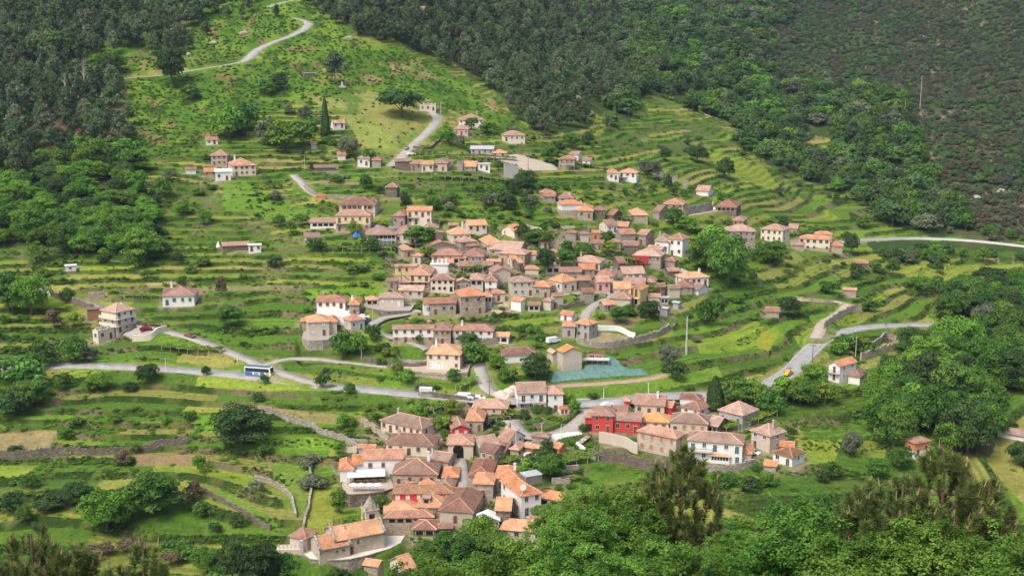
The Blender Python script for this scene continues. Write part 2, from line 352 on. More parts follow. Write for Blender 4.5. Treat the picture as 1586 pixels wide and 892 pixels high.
TABLE = """
513 534 187 191 199 10 g wh r b -|cottage by the cypress|tiny white cottage with a reddish roof beside the tall dark cypress
650 675 160 163 172 0 b cr w g -|flat garage at the lane end|low flat-roofed garage with red door at the top end of the village lane
711 748 177 186 193 0 h wh r w chim|top white house|white house with terracotta hipped roof, highest of the houses below the pine slope
703 728 193 200 210 -8 h pk r w -|pink cottage below the top white house|small pink-walled cottage just below the highest white house
777 813 203 210 219 8 h cr r w -|cream house right of the long shed|cream house with faded hipped roof standing alone above the grey metal-roofed shed
319 337 213 217 224 0 g wh b b -|hut above the farmhouse trio|tiny red-roofed hut on the grass above the farmhouse group at left
471 488 111 114 120 0 b dk g n -|open shed on the bracken slope|small dark open shed with a red side alone on the bracken slope
328 357 232 241 256 -12 h st r s -|upper stone farmhouse at left|tall pinkish stone farmhouse, highest of the left farmhouse group
354 396 246 257 273 8 h cr r b chim|long farmhouse at left|wide cream farmhouse with hipped roof and a row of dark windows in the left group
317 335 261 266 273 0 g st o s -|orange-roofed outhouse at left|low stone outhouse with orange roof left of the whitewashed barn
334 357 262 266 280 0 g wh w s -|whitewashed barn at left|whitewashed stone barn with a pale flat roof in the left farmhouse group
288 303 260 263 268 0 g wh b n -|open shelter on the left terrace|tiny open shelter with a red roof left of the farmhouse group
171 194 340 345 353 -6 g st r s -|barn among the left oaks|low stone barn half hidden among the oaks on the left terraces
344 385 376 381 389 5 g dk r n -|open barn by the white tepee|long low open-fronted barn with tiled roof behind the little white tepee
385 404 378 380 390 0 b wh w s -|white box by the open barn|small white cube store attached to the end of the long open barn
102 117 410 412 420 0 b wh w s -|white hut alone on the left terrace|tiny white flat-roofed hut alone on the left terraces
160 209 469 484 516 38 p cr r w 3st bal chim|cream villa at left|three-storey cream villa with brown-red pyramid roof and wrap-around balconies by the left lane
+145 177 512 513 529 38 b cr w s -
254 308 442 457 472 -8 h wh b g chim|white house above the left lane|white bungalow with brown-red hipped roof and green-blue doors above the left lane
+254 272 447 457 472 -8 g wh b s -
137 161 476 478 491 -4 b wd b n -|timber store left of the villa|low brown timber store beside the three-storey cream villa
138 161 454 456 463 0 b st w n -|pale ruin wall left of the lane|small pale roofless stone ruin beside the left lane
554 577 235 245 257 -6 h wh b s -|white house left of the lane fork|white house with brown hipped roof left of the upper lane
+576 593 241 248 258 -6 h st b n -
612 636 246 250 262 0 g dk r n -|brown stone barn by the upper lane|windowless brown stone barn, first of the row by the upper lane
636 654 249 254 264 0 g gr r s -|second barn of the upper row|narrow grey stone barn, second of the row by the upper lane
653 671 250 255 265 0 g cr o s -|cream barn of the upper row|cream-fronted barn with bright roof, third of the row by the upper lane
670 699 246 253 265 -8 h be b s -|right-hand house of the upper row|beige stone house with chimney at the right end of the upper row
718 740 250 258 265 -6 g st o b -|orange-roofed house of the middle group|stone house with orange roof between a flat stone ruin and a pale flat block
+708 718 251 252 264 -6 b gr w n -
740 759 253 254 264 0 b wh w b -|pale flat block|pale flat-roofed block with a red door right of the orange-roofed stone house
780 803 255 257 275 6 b gy w n -|unfinished concrete block|unfinished grey concrete block with open bays above the vine terraces
729 766 226 231 240 -6 g gy g s -|long metal-roofed shed|long shed with grey metal roof below the highest houses
762 785 232 237 245 -4 h be o s -|orange-roofed annex right of the metal shed|small beige building with orange roof at the right end of the metal-roofed shed
598 619 282 290 305 -14 p dk r n -|dark stone tower|squat dark stone tower with a pyramid roof alone on the green terraces
523 535 235 240 246 0 g cr b n -|tiny hut under the round trees|tiny hut with a brown roof among the round trees by the upper meadow
482 490 221 223 229 0 g gy r n -|tiny shed on the meadow edge|very small tiled shed on the edge of the upper meadow
487 520 257 261 265 0 g dk b n -|low shed left of the lane|long low dark shed with a reddish roof at the upper left lane bend
526 587 305 317 334 -8 h be b b dark|grey house with the strip of dark windows|beige house with a strip of dark windows under a brown roof behind the yellow house
+572 588 305 312 330 -8 h be b n -
521 578 325 334 358 -8 h py r b bal base:st:0.45 chim|yellow house on the upper left|pale yellow two-storey house with tiled roof and corner balcony on the upper left
568 613 351 364 379 0 h wh b b bal ver|veranda house|long white house with columned veranda beneath a brown hipped roof
+612 650 350 362 377 -6 h cr b s chim
631 671 320 326 348 -8 g cr o b bal2|cream house with the red doors|tall cream house with orange roof and red-brown balcony doors
609 636 325 334 350 -14 h gr b s -|grey house with the blue door|grey stone house with a blue door and brown roof left of the tall cream house
659 679 346 353 360 0 h st r b -|small hipped hut above the bushes|small stone hut with hipped roof and two dark doors above a clump of bushes
481 522 338 344 351 -4 g wh r n dark|long low white store|long low white store with dark openings left of the yellow house
472 494 361 367 374 0 g wh b s -|white hut with the crimson roof|small white hut under a crimson roof among bushes at left
692 729 350 363 375 18 h cr o w chim|orange-roofed cream house on the upper vines|cream house with a bright orange hipped roof beside the upper vine rows
719 754 341 349 359 14 g cr o s -|long gabled cream house|long gabled cream house with bright roof, above the orange-roofed cream house
777 810 348 359 368 35 g cr o b -|gabled house by the dark tree|cream gabled house with shaded balcony beside a dark bushy tree
695 709 346 349 355 0 g dk r n -|dark lean-to by the white tank|small dark lean-to shed with rusty tiles next to the long gabled house
742 781 366 379 385 14 h cr o s -|wide low house on the vines|low wide cream house with orange hipped roof above the vine trellis
705 738 367 375 387 20 h gr r s -|old grey house with pale plaster|old grey house with faded roof and pale plaster corner
+717 738 373 381 388 20 h gr b s -
658 705 374 384 388 16 f gr r n -|broad low gable|broad low-pitched gabled roof with white edge above the bushes
669 717 385 395 407 -4 h st b b -|long stone house with the glazed annex|long stone house with brown roof and red-brown shutters in the village core
+700 722 395 399 408 -4 s wh o n dark
+718 754 386 397 408 -6 h st b w -
758 817 374 388 397 -16 g st r s -|very long tiled barn|very long stone barn with sloping terracotta roof at the heart of the village
772 822 384 394 410 -18 h st r b -|big rough stone house|big rough stone house with broad faded roof in the village core
786 801 396 401 412 22 g cr o s -|narrow annex with orange roof|narrow annex with an orange roof leaning on the big rough stone house
795 810 401 407 419 30 g dk o s -|dark gabled annex|dark stone gabled annex with bright roof right of the narrow annex
682 702 403 408 413 0 g dk o n -|low outbuilding left of the yard|low outbuilding with orange tiles, leftmost of the row behind the white ruin
712 733 407 414 418 0 g dk b n -|low outbuilding mid row|low brown-roofed outbuilding in the middle of the row above the small vines
748 763 407 413 417 0 g dk b n -|low outbuilding right of the vines|low brown-roofed outbuilding right of the middle outbuilding
754 775 403 406 411 0 g gr o n -|thin orange-roofed wall shed|thin shed with a narrow orange roof under the very long barn
612 645 410 413 425 4 g ye r b -|yellow cottage with the narrow door|bright yellow cottage with a dark narrow door at the left edge of the core
634 675 413 426 446 -8 h py r b base:st:0.4 bal2|tall pale yellow house|tall pale yellow house with brown doors over a grey lower storey
667 695 408 410 422 -6 b wh w n chim|white ruin with chimneys|roofless white walls with square chimney stubs behind the tall yellow house
618 659 442 450 461 -10 g be r s -|long beige barn|long beige barn with pinkish roof below the tall pale yellow house
618 634 431 437 447 0 h gr r n dark|small arched house|small stone house with a dark arch under its roof left of the tall yellow house
667 705 423 433 452 -3 h cr r d4 chim|long cream house with four dark windows|long cream house with four dark upper windows and a terracotta roof
704 729 430 437 450 6 f gr o w -|grey house with the white gable edge|grey stone gabled house with white roof edge and orange tiles
751 772 422 435 454 -4 h wh r b base:st:0.4 -|white-topped house|white upper storey over grey stone with two small dark windows
+728 751 425 433 450 -4 h be r n dark
757 791 410 421 436 18 f be b n -|beige house with the double gable|windowless beige stone house with a broad low gable
+777 791 409 418 430 18 g be b n -
787 826 427 437 459 10 h be b W -|big grey-beige house with the white balcony door|big grey-beige house with white-framed tall door and brown hipped roof
825 857 435 444 461 -10 h st o s -|stone house with two small upper windows|stone house with orange hipped roof and two small upper windows
704 752 446 459 487 14 h st o s2 -|big stone house over the grass bank|big square stone house with bright orange hipped roof above the grass bank
+750 762 452 459 476 0 h gy o n dark
655 706 462 470 488 4 g st b s base:wh:0 -|low white and stone house|low long house with white left end and stone front left of the big stone house
791 813 461 466 482 -35 s wh o n -|white windowless shed|white windowless shed with slanted orange roof beside the excavated rubble
818 836 467 472 481 0 s be b n dark|porch shed|small shed with dark porch and red-brown roof right of the white windowless shed
851 893 424 437 453 40 h cr o s -|cream house with the vivid orange roof|large cream house with vivid orange hipped roof and side porch
845 868 395 402 412 6 h cr r b -|cream cottage behind the dark tree|small cream cottage with two dark windows behind the dark round tree
840 862 388 393 398 0 g gr r n -|reddish roof behind the cottage|low reddish-roofed store directly behind the small cream cottage
887 936 396 407 418 -12 h cr r w chim|long hall with white chimneys|long pale hall with a wide terracotta roof and white chimneys
895 921 409 417 426 8 g gr o s -|ruin with bright tiles|half ruined stone house with patches of bright orange tiles
865 900 414 421 430 6 g gr b n -|crumbling grey barn|crumbling grey barn with brown sagging roof
845 868 411 413 423 0 b gr w n dark|grey arcade|grey roofless wall with dark openings below the small cream cottage
892 914 427 434 446 8 g dk b n -|dark overgrown barn|dark overgrown stone barn with brown roof left of the pink house
918 945 428 437 450 16 g pk r s -|pink house|pink-walled house with small windows and faded tiles
923 956 418 428 445 -8 h be b w chim|house behind the pink one|beige house with white chimney and red roof directly behind the pink house
957 998 413 424 434 14 g gr r S -|grey house with three white shutters|grey stone house with three white shuttered windows in a row
998 1018 423 438 443 -8 h gr b s -|brown hipped annex|brown hipped annex at the right end of the grey house with white shutters
948 969 398 407 416 24 g dk b n -|twin-gabled ruin|small dark twin-gabled stone ruin beside the curved garden
980 1029 386 397 416 -10 h gr r b redleft|stone house with the red veranda|tall stone house with a red wooden veranda over a vine trellis
1035 1066 361 371 397 -24 h wh r s -|tall white villa|tall white villa with many windows, largest white house on the upper right
+1014 1040 364 374 390 -6 h wh r s chim
1002 1031 381 387 396 -22 g wh r s -|white store below the villa|white-walled store with faded roof just left of the tall white villa
1046 1097 421 431 444 28 h wh o s chim|white bungalow with the wide orange roof|white bungalow under a very wide orange hipped roof at the right edge of the core
1050 1072 436 444 452 0 h gr b s -|grey lean house below the bungalow|grey stone cottage with lean-to below the white bungalow
1070 1096 439 449 457 -30 g wh r n -|white gabled shed below the bungalow|white gabled shed with faded tiles at the right foot of the white bungalow
973 1003 438 449 472 -20 f ye o n loggia|vivid yellow house|vivid yellow gabled house with a deep open loggia
951 975 436 447 460 0 g be o n -|orange-roofed half of the yellow house|beige house with bright orange roof joined to the left of the vivid yellow house
949 984 450 463 478 -8 h be r n chim|beige house with the pink hipped roof|square beige stone house with pinkish hipped roof below the vivid yellow house
966 1000 431 440 446 -4 g be b n -|long brown roof behind the yellow house|long brown-red roof directly behind the vivid yellow house
1004 1023 455 460 468 -6 g be r n -|low store with tiles stacked on it|low beige store with a row of terracotta tiles right of the yellow house
1023 1035 459 461 469 0 b gy g n dark|grey metal hut|small grey metal hut behind the white round tank
1022 1038 475 478 490 -26 g gy g n -|grey corrugated shed|grey corrugated metal shed below the white round tank
1042 1055 467 469 479 -24 g gy g n -|pale green tin shed|pale greenish tin shed at the garden's right end
868 893 482 488 498 -28 g wh o r -|white hut with the red side|small white hut with a red wooden side above the grey modern house
892 925 494 503 525 -32 p gy o s -|grey modern house|modern grey two-storey house with a bright orange low roof
+871 892 498 505 521 -4 h gy o w -
863 901 533 546 576 24 f be n n base:lt:0.4|twin warehouse|brown-beige twin-gabled warehouse with amber roof above the green sheeting
+848 864 535 547 560 24 f be n n -
908 936 545 547 561 0 b wd w b dark|timber cabin on the deck|timber cabin with glazed front on a raised white deck
776 833 538 550 562 8 h wh b n -|white house with the blue chimney|white house with brown hipped roof and a small blue chimney pipe
661 721 532 549 573 -10 h cr o b chim garage|cream villa with the wide orange roof|cream villa with wide bright orange hipped roof and pale garage doors above the road
609 673 503 509 531 -3 g wh d b base:st:0.4|long white row|long low white row house with rusty mossy roof and small windows
673 701 501 511 533 -4 h st b b3 -|stone middle of the long row|stone-fronted middle house of the long row with six brown windows
701 766 502 512 532 -6 h wh b b chim base:gr:0.4|white right part of the long row|white right-hand part of the long row with a stone ground floor
763 789 514 521 531 -8 s wh o n dark|red-roofed porch of the long row|low annex with a bright red roof closing the right end of the long row
491 537 456 466 478 -4 h wh b b chim|white house over the white terrace|white house with brown hipped roof standing over a white terrace
541 560 460 471 488 -6 h gr o s chim|grey tower house|narrow grey stone house with orange roof and chimney right of the white terrace house
567 586 459 464 472 0 h be o n dark|open porch building|small open-fronted porch building with orange roof and pillars
587 627 453 461 474 -4 h be r S -|stone house with the white doors|low stone house with white doors and brown shutter on the terrace wall
533 565 487 497 512 26 h be r u bal|house with the blue balcony|stone house with a blue balcony door and red-brown roof
475 510 488 499 521 4 h be o C -|beige house on the high wall|beige house with closed cream shutters and bright orange roof atop a high retaining wall
+508 522 489 498 513 0 h be o n -
467 476 494 498 504 0 g st o n -|orange lean-to on the high wall|tiny orange-roofed lean-to at the left of the beige house on the high wall
836 859 292 298 304 0 h st r s -|upper brick-red cottage|small cottage with red-brown hipped roof, highest above the big white house
842 860 299 304 311 0 g gr b s -|cottage just below the brick-red one|low stone cottage touching the brick-red cottage from below
865 888 298 307 313 0 p be r s chim|pyramid-roofed annex|square annex with pyramid roof and chimney behind the big white block
863 902 310 317 333 18 h wh o n base:st:0.42 -|big white block|windowless white upper storey on stone pillars with orange roof
+894 918 317 326 338 0 h st o s chim
920 937 320 325 334 0 h dk b s -|dark stone hut right of the white block|dark square stone hut right of the big white block
941 964 325 333 341 -38 g dk r n -|dark gabled barn|dark gabled stone barn, second to the right of the big white block
974 1003 324 333 342 6 h st o n -|barn with bright tiles|low barn with bright orange roof behind a vine trellis
1011 1036 319 328 338 -34 g gr r n -|slanting grey barn|grey barn with gable turned right left of the ruins
1027 1063 308 317 332 -8 h st r s -|stone house left of the ruined walls|large stone house with faded red roof left of the ruined walls
1078 1104 288 296 304 -14 g wh r n -|white barn over the ruins|long white barn with pinkish roof above the ruined walls
1108 1147 309 321 335 -8 h dk b n dark|dark barn with the open front|big dark barn with brown roof and open timber front
958 989 261 268 282 -8 h wh o s bal|white house with the black balcony|bright white house with orange roof and black balcony railing on the upper right
+940 958 262 268 279 6 h wh o s chim
1017 1027 264 268 274 -30 g wh b n -|white gable peeping from trees|small white gable end peeping from behind an olive tree
865 893 241 247 262 -8 h gr r b -|two-storey house at the car park|two-storey stone house with white band by the upper gravel yard
882 902 235 240 248 -20 g wh r n -|white house behind the yard|white gabled house behind the two-storey house at the gravel yard
902 919 245 249 255 -20 g wh r r -|white hut with the red windows|small white hut with red windows above the trellis
1037 1049 273 274 280 0 b gr w n -|pale stone pen|tiny roofless pale stone pen on the right terraces
1057 1066 279 280 287 0 b gr w n -|grey stone pen|tiny grey roofless stone pen at the right of the pale pen
928 956 341 350 360 24 g cr r u -|white house with the blue door|white-fronted house with a blue door and faded roof
+955 976 344 351 361 -10 g gr r n -
953 984 355 363 373 18 g gr r n -|grey gabled pair|grey gabled house with red tiles and a pale door
987 1013 356 364 379 -28 g gr r s -|stone barn by the trellis|stone gabled barn with bright red roof right of the trellis
917 928 357 360 371 0 g or o b -|small orange-pink house|small narrow orange-pink house next to a bare tree
851 873 371 373 381 0 b st w n -|low ruin in the garden|low pale roofless ruin in the garden
1122 1168 348 358 375 4 h gr r s -|long stone house on the right spur|long grey stone house with evenly spaced windows on the right spur
1135 1156 336 342 350 -8 h gr r s -|upper stone cottage on the right spur|small stone cottage directly above the long stone house on the right spur
1178 1222 347 357 376 -18 h cr r s -|cream house on the right spur|large cream house with solar panel and faded roof on the right spur
1221 1238 347 354 361 -8 g st r n -|gable behind the cream spur house|small gabled barn just behind the cream house on the right spur
1238 1286 365 371 390 -4 h cr o a base:st:0.3|house with the arched windows|cream house with arched dark windows and orange roof at the right end
+1285 1304 374 380 389 0 h st o n -
1262 1287 359 363 367 0 h be o n -|roof behind the arched windows|small orange roof peeping behind the house with arched windows
1225 1245 375 379 384 0 g st b n -|brown shed left of the arched windows|low brown-roofed shed left of the house with arched windows
1325 1343 403 407 413 0 g dk r n -|field barn on the right|small field barn with pinkish roof on the right terraces
1306 1325 446 449 454 0 g st o n -|low field shed on the right|long low field shed with pale orange roof on the right terraces
1186 1206 477 483 488 0 g st r n -|barn left of the hairpin|low barn with pinkish roof left of the hairpin lane
1283 1324 551 567 591 -34 f wh o D bal|white chalet by the road bend|white chalet with orange gable roof and brown balcony door below the road bend
+1314 1342 572 583 596 -16 h wh b n -
1401 1437 676 686 707 44 h or b s base:wh:0.35|orange house in the wood|orange two-storey house with brown roof at the edge of the dark wood
1547 1590 665 675 683 -10 h wh b n -|house at the right edge|white-walled house with brown roof at the right picture edge
1053 1086 610 618 628 -8 h wh b n -|house behind the double hip|white house with brown roof and chimney behind the double-hipped house
1055 1111 619 635 645 -30 h wh b b chim|double-hipped white house|white house with broad brown hipped roof left of the grey corner house
1113 1172 621 643 664 -32 h gy r g -|grey corner house|large grey corner house with terracotta hipped roof and dark green windows
1096 1128 645 660 672 -28 g dk r n dark|lean-to in the lower village|dark shed with a pale patched tile roof between the two hipped houses
1038 1098 641 656 674 -4 h be r o -|beige house with orange shutters|long beige stone house with small orange shutters
1065 1151 672 688 719 -3 h wh r v bal|white villa with the sunroom|large white villa with balconies, dark blue doors and a projecting sunroom
+1100 1131 697 707 719 -3 h wh o n glassy
+1146 1165 691 702 714 -3 h be o n -
1163 1214 652 675 700 -38 h be r w chim|tall stone house at the lower right|tall stone house with terracotta hipped roof and white windows at the lower right
1197 1245 692 708 723 -32 h wh d V -|low house with the glazed porch|low white house with mossy brown roof and glazed porch
1208 1228 684 691 698 0 g or o n -|bright orange roof behind the porch house|small bright orange-roofed store behind the low house with glazed porch
1184 1204 715 723 730 -8 g st o n -|little orange-roofed shed at the garden|little orange-roofed shed in the garden below the low porch house
917 951 631 644 670 -2 h rd b s -|red house|long bright red house, main wing with two upper windows
+906 919 638 646 667 -2 g rd r n garage
+951 993 640 652 671 -2 g rd b s -
+950 971 629 640 652 -2 g rd b s -
993 1037 641 654 664 -2 h cr n b -|cream house with the amber roof|cream house with amber orange roof right of the red house
983 1031 612 628 644 -3 g be r s chim|white house behind the red one|tall pale house with a brown-red roof and stone chimney behind the red house
1030 1047 622 631 641 -20 g rd r n -|red annex|small red annex with a pinkish roof right of the tall pale house
986 1061 663 679 709 -26 h lt r o -|large pale stone house with the orange shutters|large pale stone house with orange shutters standing over the dark wall
967 974 617 621 628 0 p rd o n -|little red granary|very small red granary with orange roof behind the red house
797 846 592 609 637 6 g wh r w base:st:0.45 bal|big white house at the plaza|big white house with a long brown-red roof, balcony and stone ground floor by the road
+846 872 600 610 638 6 h wh r w -
732 789 618 632 645 -6 h be r r -|long barn with the red door|long beige barn with terracotta roof and red door below the road
722 754 629 651 668 -6 h st o s -|stone house with the new orange roof|square stone house with a new orange hipped roof left of the vine pergola
695 727 646 664 676 8 f rd r S -|crimson gabled house|crimson house with timber gable and two white windows
694 735 673 688 709 -3 h be r n garage2|house with the arched garage|stone house with a white car inside its arched garage
771 812 665 684 695 -38 g wh r s chim|gabled house on the plaza|gabled house with slanting red roof on the edge of the plaza
728 774 675 692 706 26 g wh r n -|house with the blank white end|long roofed house with a blank white end wall above the vines
743 783 687 701 718 -30 g st b w -|stone house with the white bargeboard|stone house with white bargeboard and white windows
769 799 685 700 708 -34 g gr b n -|narrow roofs by the trellis|narrow brown-roofed stone shed above the yellow-green trellis
790 813 686 696 707 -20 h st r n -|square roof below the plaza|small square terracotta roof just below the plaza
843 876 685 694 706 -30 g or o n woody|orange-red timber house|orange-red timber house with glass end beside the terraced vines
812 846 691 698 704 -28 g wd o n -|long low orange roof|long low bright orange roof hidden behind two round trees
726 770 717 737 752 -8 h st b n -|brown-roofed house by the village street|brown-roofed stone house right of the village street
734 768 735 749 771 -6 h st o b1 -|house with the single brown shutter|stone house with an orange roof and a single brown shutter
767 809 724 741 757 -5 h st o b chim|orange-roofed house behind the white one|stone house with orange roof and chimney behind the big white house with the roof box
775 838 735 768 800 26 h wh o g roofbox chim|big white house with the roof box|big white house with vivid orange roof, dish and grey roof box
+832 875 758 775 786 -24 s be o n dark
589 681 642 664 680 -38 h cr r b chim|large house with the pillared porch|very large hipped house with pillared porch behind a clipped hedge
598 682 671 690 707 -14 h cr b b chim|curved stone house|long stone house with wavy brown-red roof and arched windows
564 625 695 710 730 -2 g wh r b3 -|white restaurant house|white restaurant building with four brown shutters above the awning
+547 565 704 718 731 -2 g wh o n -
+527 549 712 726 742 -2 h wh o n -
556 583 688 693 703 -12 g gy o n -|grey store behind the restaurant|grey low store with orange roof behind the restaurant
609 684 709 734 753 -6 h st r b chim|wide stone house beside the restaurant|wide stone house with terracotta roof and iron chimney pipe beside the restaurant
610 702 750 763 778 -2 h rd d S chim|mossy-roofed house with the red wall|long house with mossy tiles, red left wall and white shutters
622 652 736 750 756 10 h st r n -|narrow hipped roof|narrow pinkish hipped roof squeezed above the mossy-roofed house
650 677 739 751 758 -6 h st o n -|small bright roof above the mossy one|small bright roof above the mossy-roofed house
674 710 739 757 768 -8 h st r n -|roof at the street corner|faded red hipped house at the corner of the village street
668 708 700 714 728 -24 g st r n -|gabled stone barn by the village street|gabled rough stone barn beside the top of the village street
686 712 726 738 748 -4 h gr o n -|small orange hip by the street|small orange hipped roof touching the left side of the village street
647 695 766 785 797 -6 h st o s dormer|house with the stone dormer|stone house with orange roof and a stone dormer
+596 648 777 795 805 0 h st o n -
596 672 789 800 809 -2 h st r n dark|long roof over the green hedge|long low orange roof above the clipped vine hedge
681 752 763 793 812 -12 h lt b o1 -|pale ashlar house with the broad brown roof|large pale ashlar house with broad brown hipped roof and brown shutters
640 679 805 819 829 -6 h dk r n dark|open barn at the wood edge|open barn with brown-red roof at the edge of the near wood
680 699 811 817 826 0 g dk b n -|flat brown roof beside the open barn|small plain brown roof beside the open barn
768 795 771 790 813 -6 g dk o n -|dark burnt-looking stone house|narrow dark stone house with slanting side walls
819 861 788 806 816 -28 h be r n chim|low house under the oak|low house with reddish roof and chimney partly under the near oak
775 847 806 824 840 -10 h be o s -|last house before the wood|wide low house with orange and brown roof, lowest before the near wood
740 773 790 806 822 0 f wh w n -|white gable|pale gable end right of the pale ashlar house
450 491 816 834 854 -34 p be b n door:x|mortuary chapel beside the church|small square building with a dark red pyramid roof left of the church
564 594 867 877 886 -26 g st o n -|small orange roof below the church|small stone house with bright orange roof below the church wall
604 643 858 884 892 30 g cr o n -|roof at the bottom edge|pale house with patched orange roof at the bottom edge of the picture
"""
# ------------------------------------------------------------------ house layout from the table
TANP = 0.42
HOUSES = []
def parse():
    for line in TABLE.strip().split('\n'):
        if line.startswith('+'):
            t = line[1:].split('|')[0].split(); HOUSES[-1]['w'].append(t)
        else:
            a, short, label = line.split('|'); HOUSES.append({'w': [a.split()], 'short': short, 'label': label})
parse()
def solve(t, first=None):
    x0, x1, yt, ye, yb, th = [float(v) for v in t[:6]]
    roof, wall, rc, win = t[6:10]; opts = t[10:]
    th = math.radians(th); s0 = scale_at((x0 + x1) / 2, yb)
    A = math.radians(11.3) + math.atan(((ye + yt) / 2 - H0 / 2) / FPX)
    A = max(A, math.radians(2)); sA, cA = math.sin(A), math.cos(A)
    X = max((x1 - x0) / s0, 1.5); R = max((ye - yt) / s0, 0.3)
    c, s = math.cos(th), abs(math.sin(th))
    best = None
    for k in range(60):
        q = 0.4 + k * 0.03
        w = X / (c + q * s); d = q * w
        if d < 2.5 or (d > 16): pen = 3
        else: pen = 0
        E = w * s + d * c
        if roof in 'hgp': rr = 0.5 * E * sA + 0.5 * (min(w, d) if roof != 'g' else d) * TANP * cA
        elif roof == 'f': rr = 0.5 * w * TANP * cA + (d * c + 0.5 * w * s) * sA
        elif roof == 's': rr = d * 0.3 * cA + E * sA
        else: rr = E * sA
        e = abs(rr - R) + pen
        if best is None or e < best[0]: best = (e, w, d, E)
    _, w, d, E = best
    if roof in 'hgp': rise = (R - 0.5 * E * sA) / cA; base = 0.5 * (d if roof == 'g' else min(w, d))
    elif roof == 'f': rise = (R - (d * c + 0.5 * w * s) * sA) / cA; base = 0.5 * w
    elif roof == 's': rise = (R - E * sA) / cA; base = d
    else: rise = 0; base = 1
    rise = min(max(rise, 0.24 * base), 0.62 * base) if roof != 'b' else 0
    Hh = max((yb - ye) / s0 / cA, 1.6)
    # nearest bottom corner
    if th >= 0: pxc = x0 + d * s * s0; side = -1
    else: pxc = x1 - d * s * s0; side = 1
    p = P(pxc, yb)
    rz = th - math.atan2(p.x, p.y)
    ux = Vector((math.cos(rz), math.sin(rz), 0)); uy = Vector((-math.sin(rz), math.cos(rz), 0))
    o = p + ux * (w / 2 if side < 0 else -w / 2)       # middle of the front's foot
    return dict(w=w, d=d, H=Hh, rise=rise, o=o, rz=rz, ux=ux, uy=uy, side=side, roof=roof, wall=wall, rc=rc, win=win, opts=opts,
                box=(x0, min(yt, ye), x1, yb), th=th, s=s0)
rf = random.Random(21)
_bx = [(float(t[0]), float(t[2]), float(t[1]), float(t[4])) for h in HOUSES for t in h['w']]
_mid = [((float(h['w'][0][0]) + float(h['w'][0][1])) / 2, float(h['w'][0][4]), h['short']) for h in HOUSES]
_lb = set()
for _ in range(4000):
    if len(_lb) >= 24: break
    x, y = (rf.uniform(600, 1060), rf.uniform(368, 482)) if rf.random() < .62 else (rf.uniform(585, 900), rf.uniform(625, 815))
    if 735 < x < 900 and 600 < y < 690: continue
    if 495 < y and y < 620: continue
    if abs(x - 714) < 16 and 690 < y < 775: continue
    s_ = scale_at(x, y); w_ = rf.uniform(3.4, 6.5) * s_; hh = rf.uniform(2.0, 3.4) * s_; rh = w_ * rf.uniform(.2, .3); b_ = (x - w_ / 2, y - hh - rh, x + w_ / 2, y)
    ov = 0
    for q in _bx:
        ov += max(0, min(b_[2], q[2]) - max(b_[0], q[0])) * max(0, min(b_[3], q[3]) - max(b_[1], q[1]))
    if ov > .22 * (b_[2] - b_[0]) * (b_[3] - b_[1]): continue
    near_ = [q for q in _bx if abs((q[0] + q[2]) / 2 - x) < 45 and abs(q[3] - y) < 22]
    if len(near_) < 3: continue
    wl_, wn = rf.choice((('gr', 'grey'), ('st', 'brown'), ('dk', 'dark'), ('be', 'beige'))); rc2 = rf.choice('rrbbod')
    for m_ in sorted(_mid, key=lambda m_: (m_[0] - x) ** 2 + (m_[1] - y) ** 2)[:3]:
        dx, dy = x - m_[0], y - m_[1]; rel = ('left of' if dx < 0 else 'right of') if abs(dx) > abs(dy) else ('behind' if dy < 0 else 'in front of')
        l_ = f'low {wn} outbuilding {rel} the {m_[2]}'
        if l_ not in _lb and len(l_.split()) <= 16: break
    else: continue
    _lb.add(l_); _bx.append(b_)
    HOUSES.append({'w': [[str(v) for v in (b_[0], b_[2], b_[1], b_[1] + rh, b_[3], rf.uniform(-28, 28))] + [rf.choice('ghg'), wl_, rc2, rf.choice('nns')]], 'short': f'low {wn} outbuilding', 'label': l_})
for h in HOUSES:
    h['W'] = [solve(t) for t in h['w']]
    b = [w['box'] for w in h['W']]
    h['box'] = (min(q[0] for q in b), min(q[1] for q in b), max(q[2] for q in b), max(q[3] for q in b))

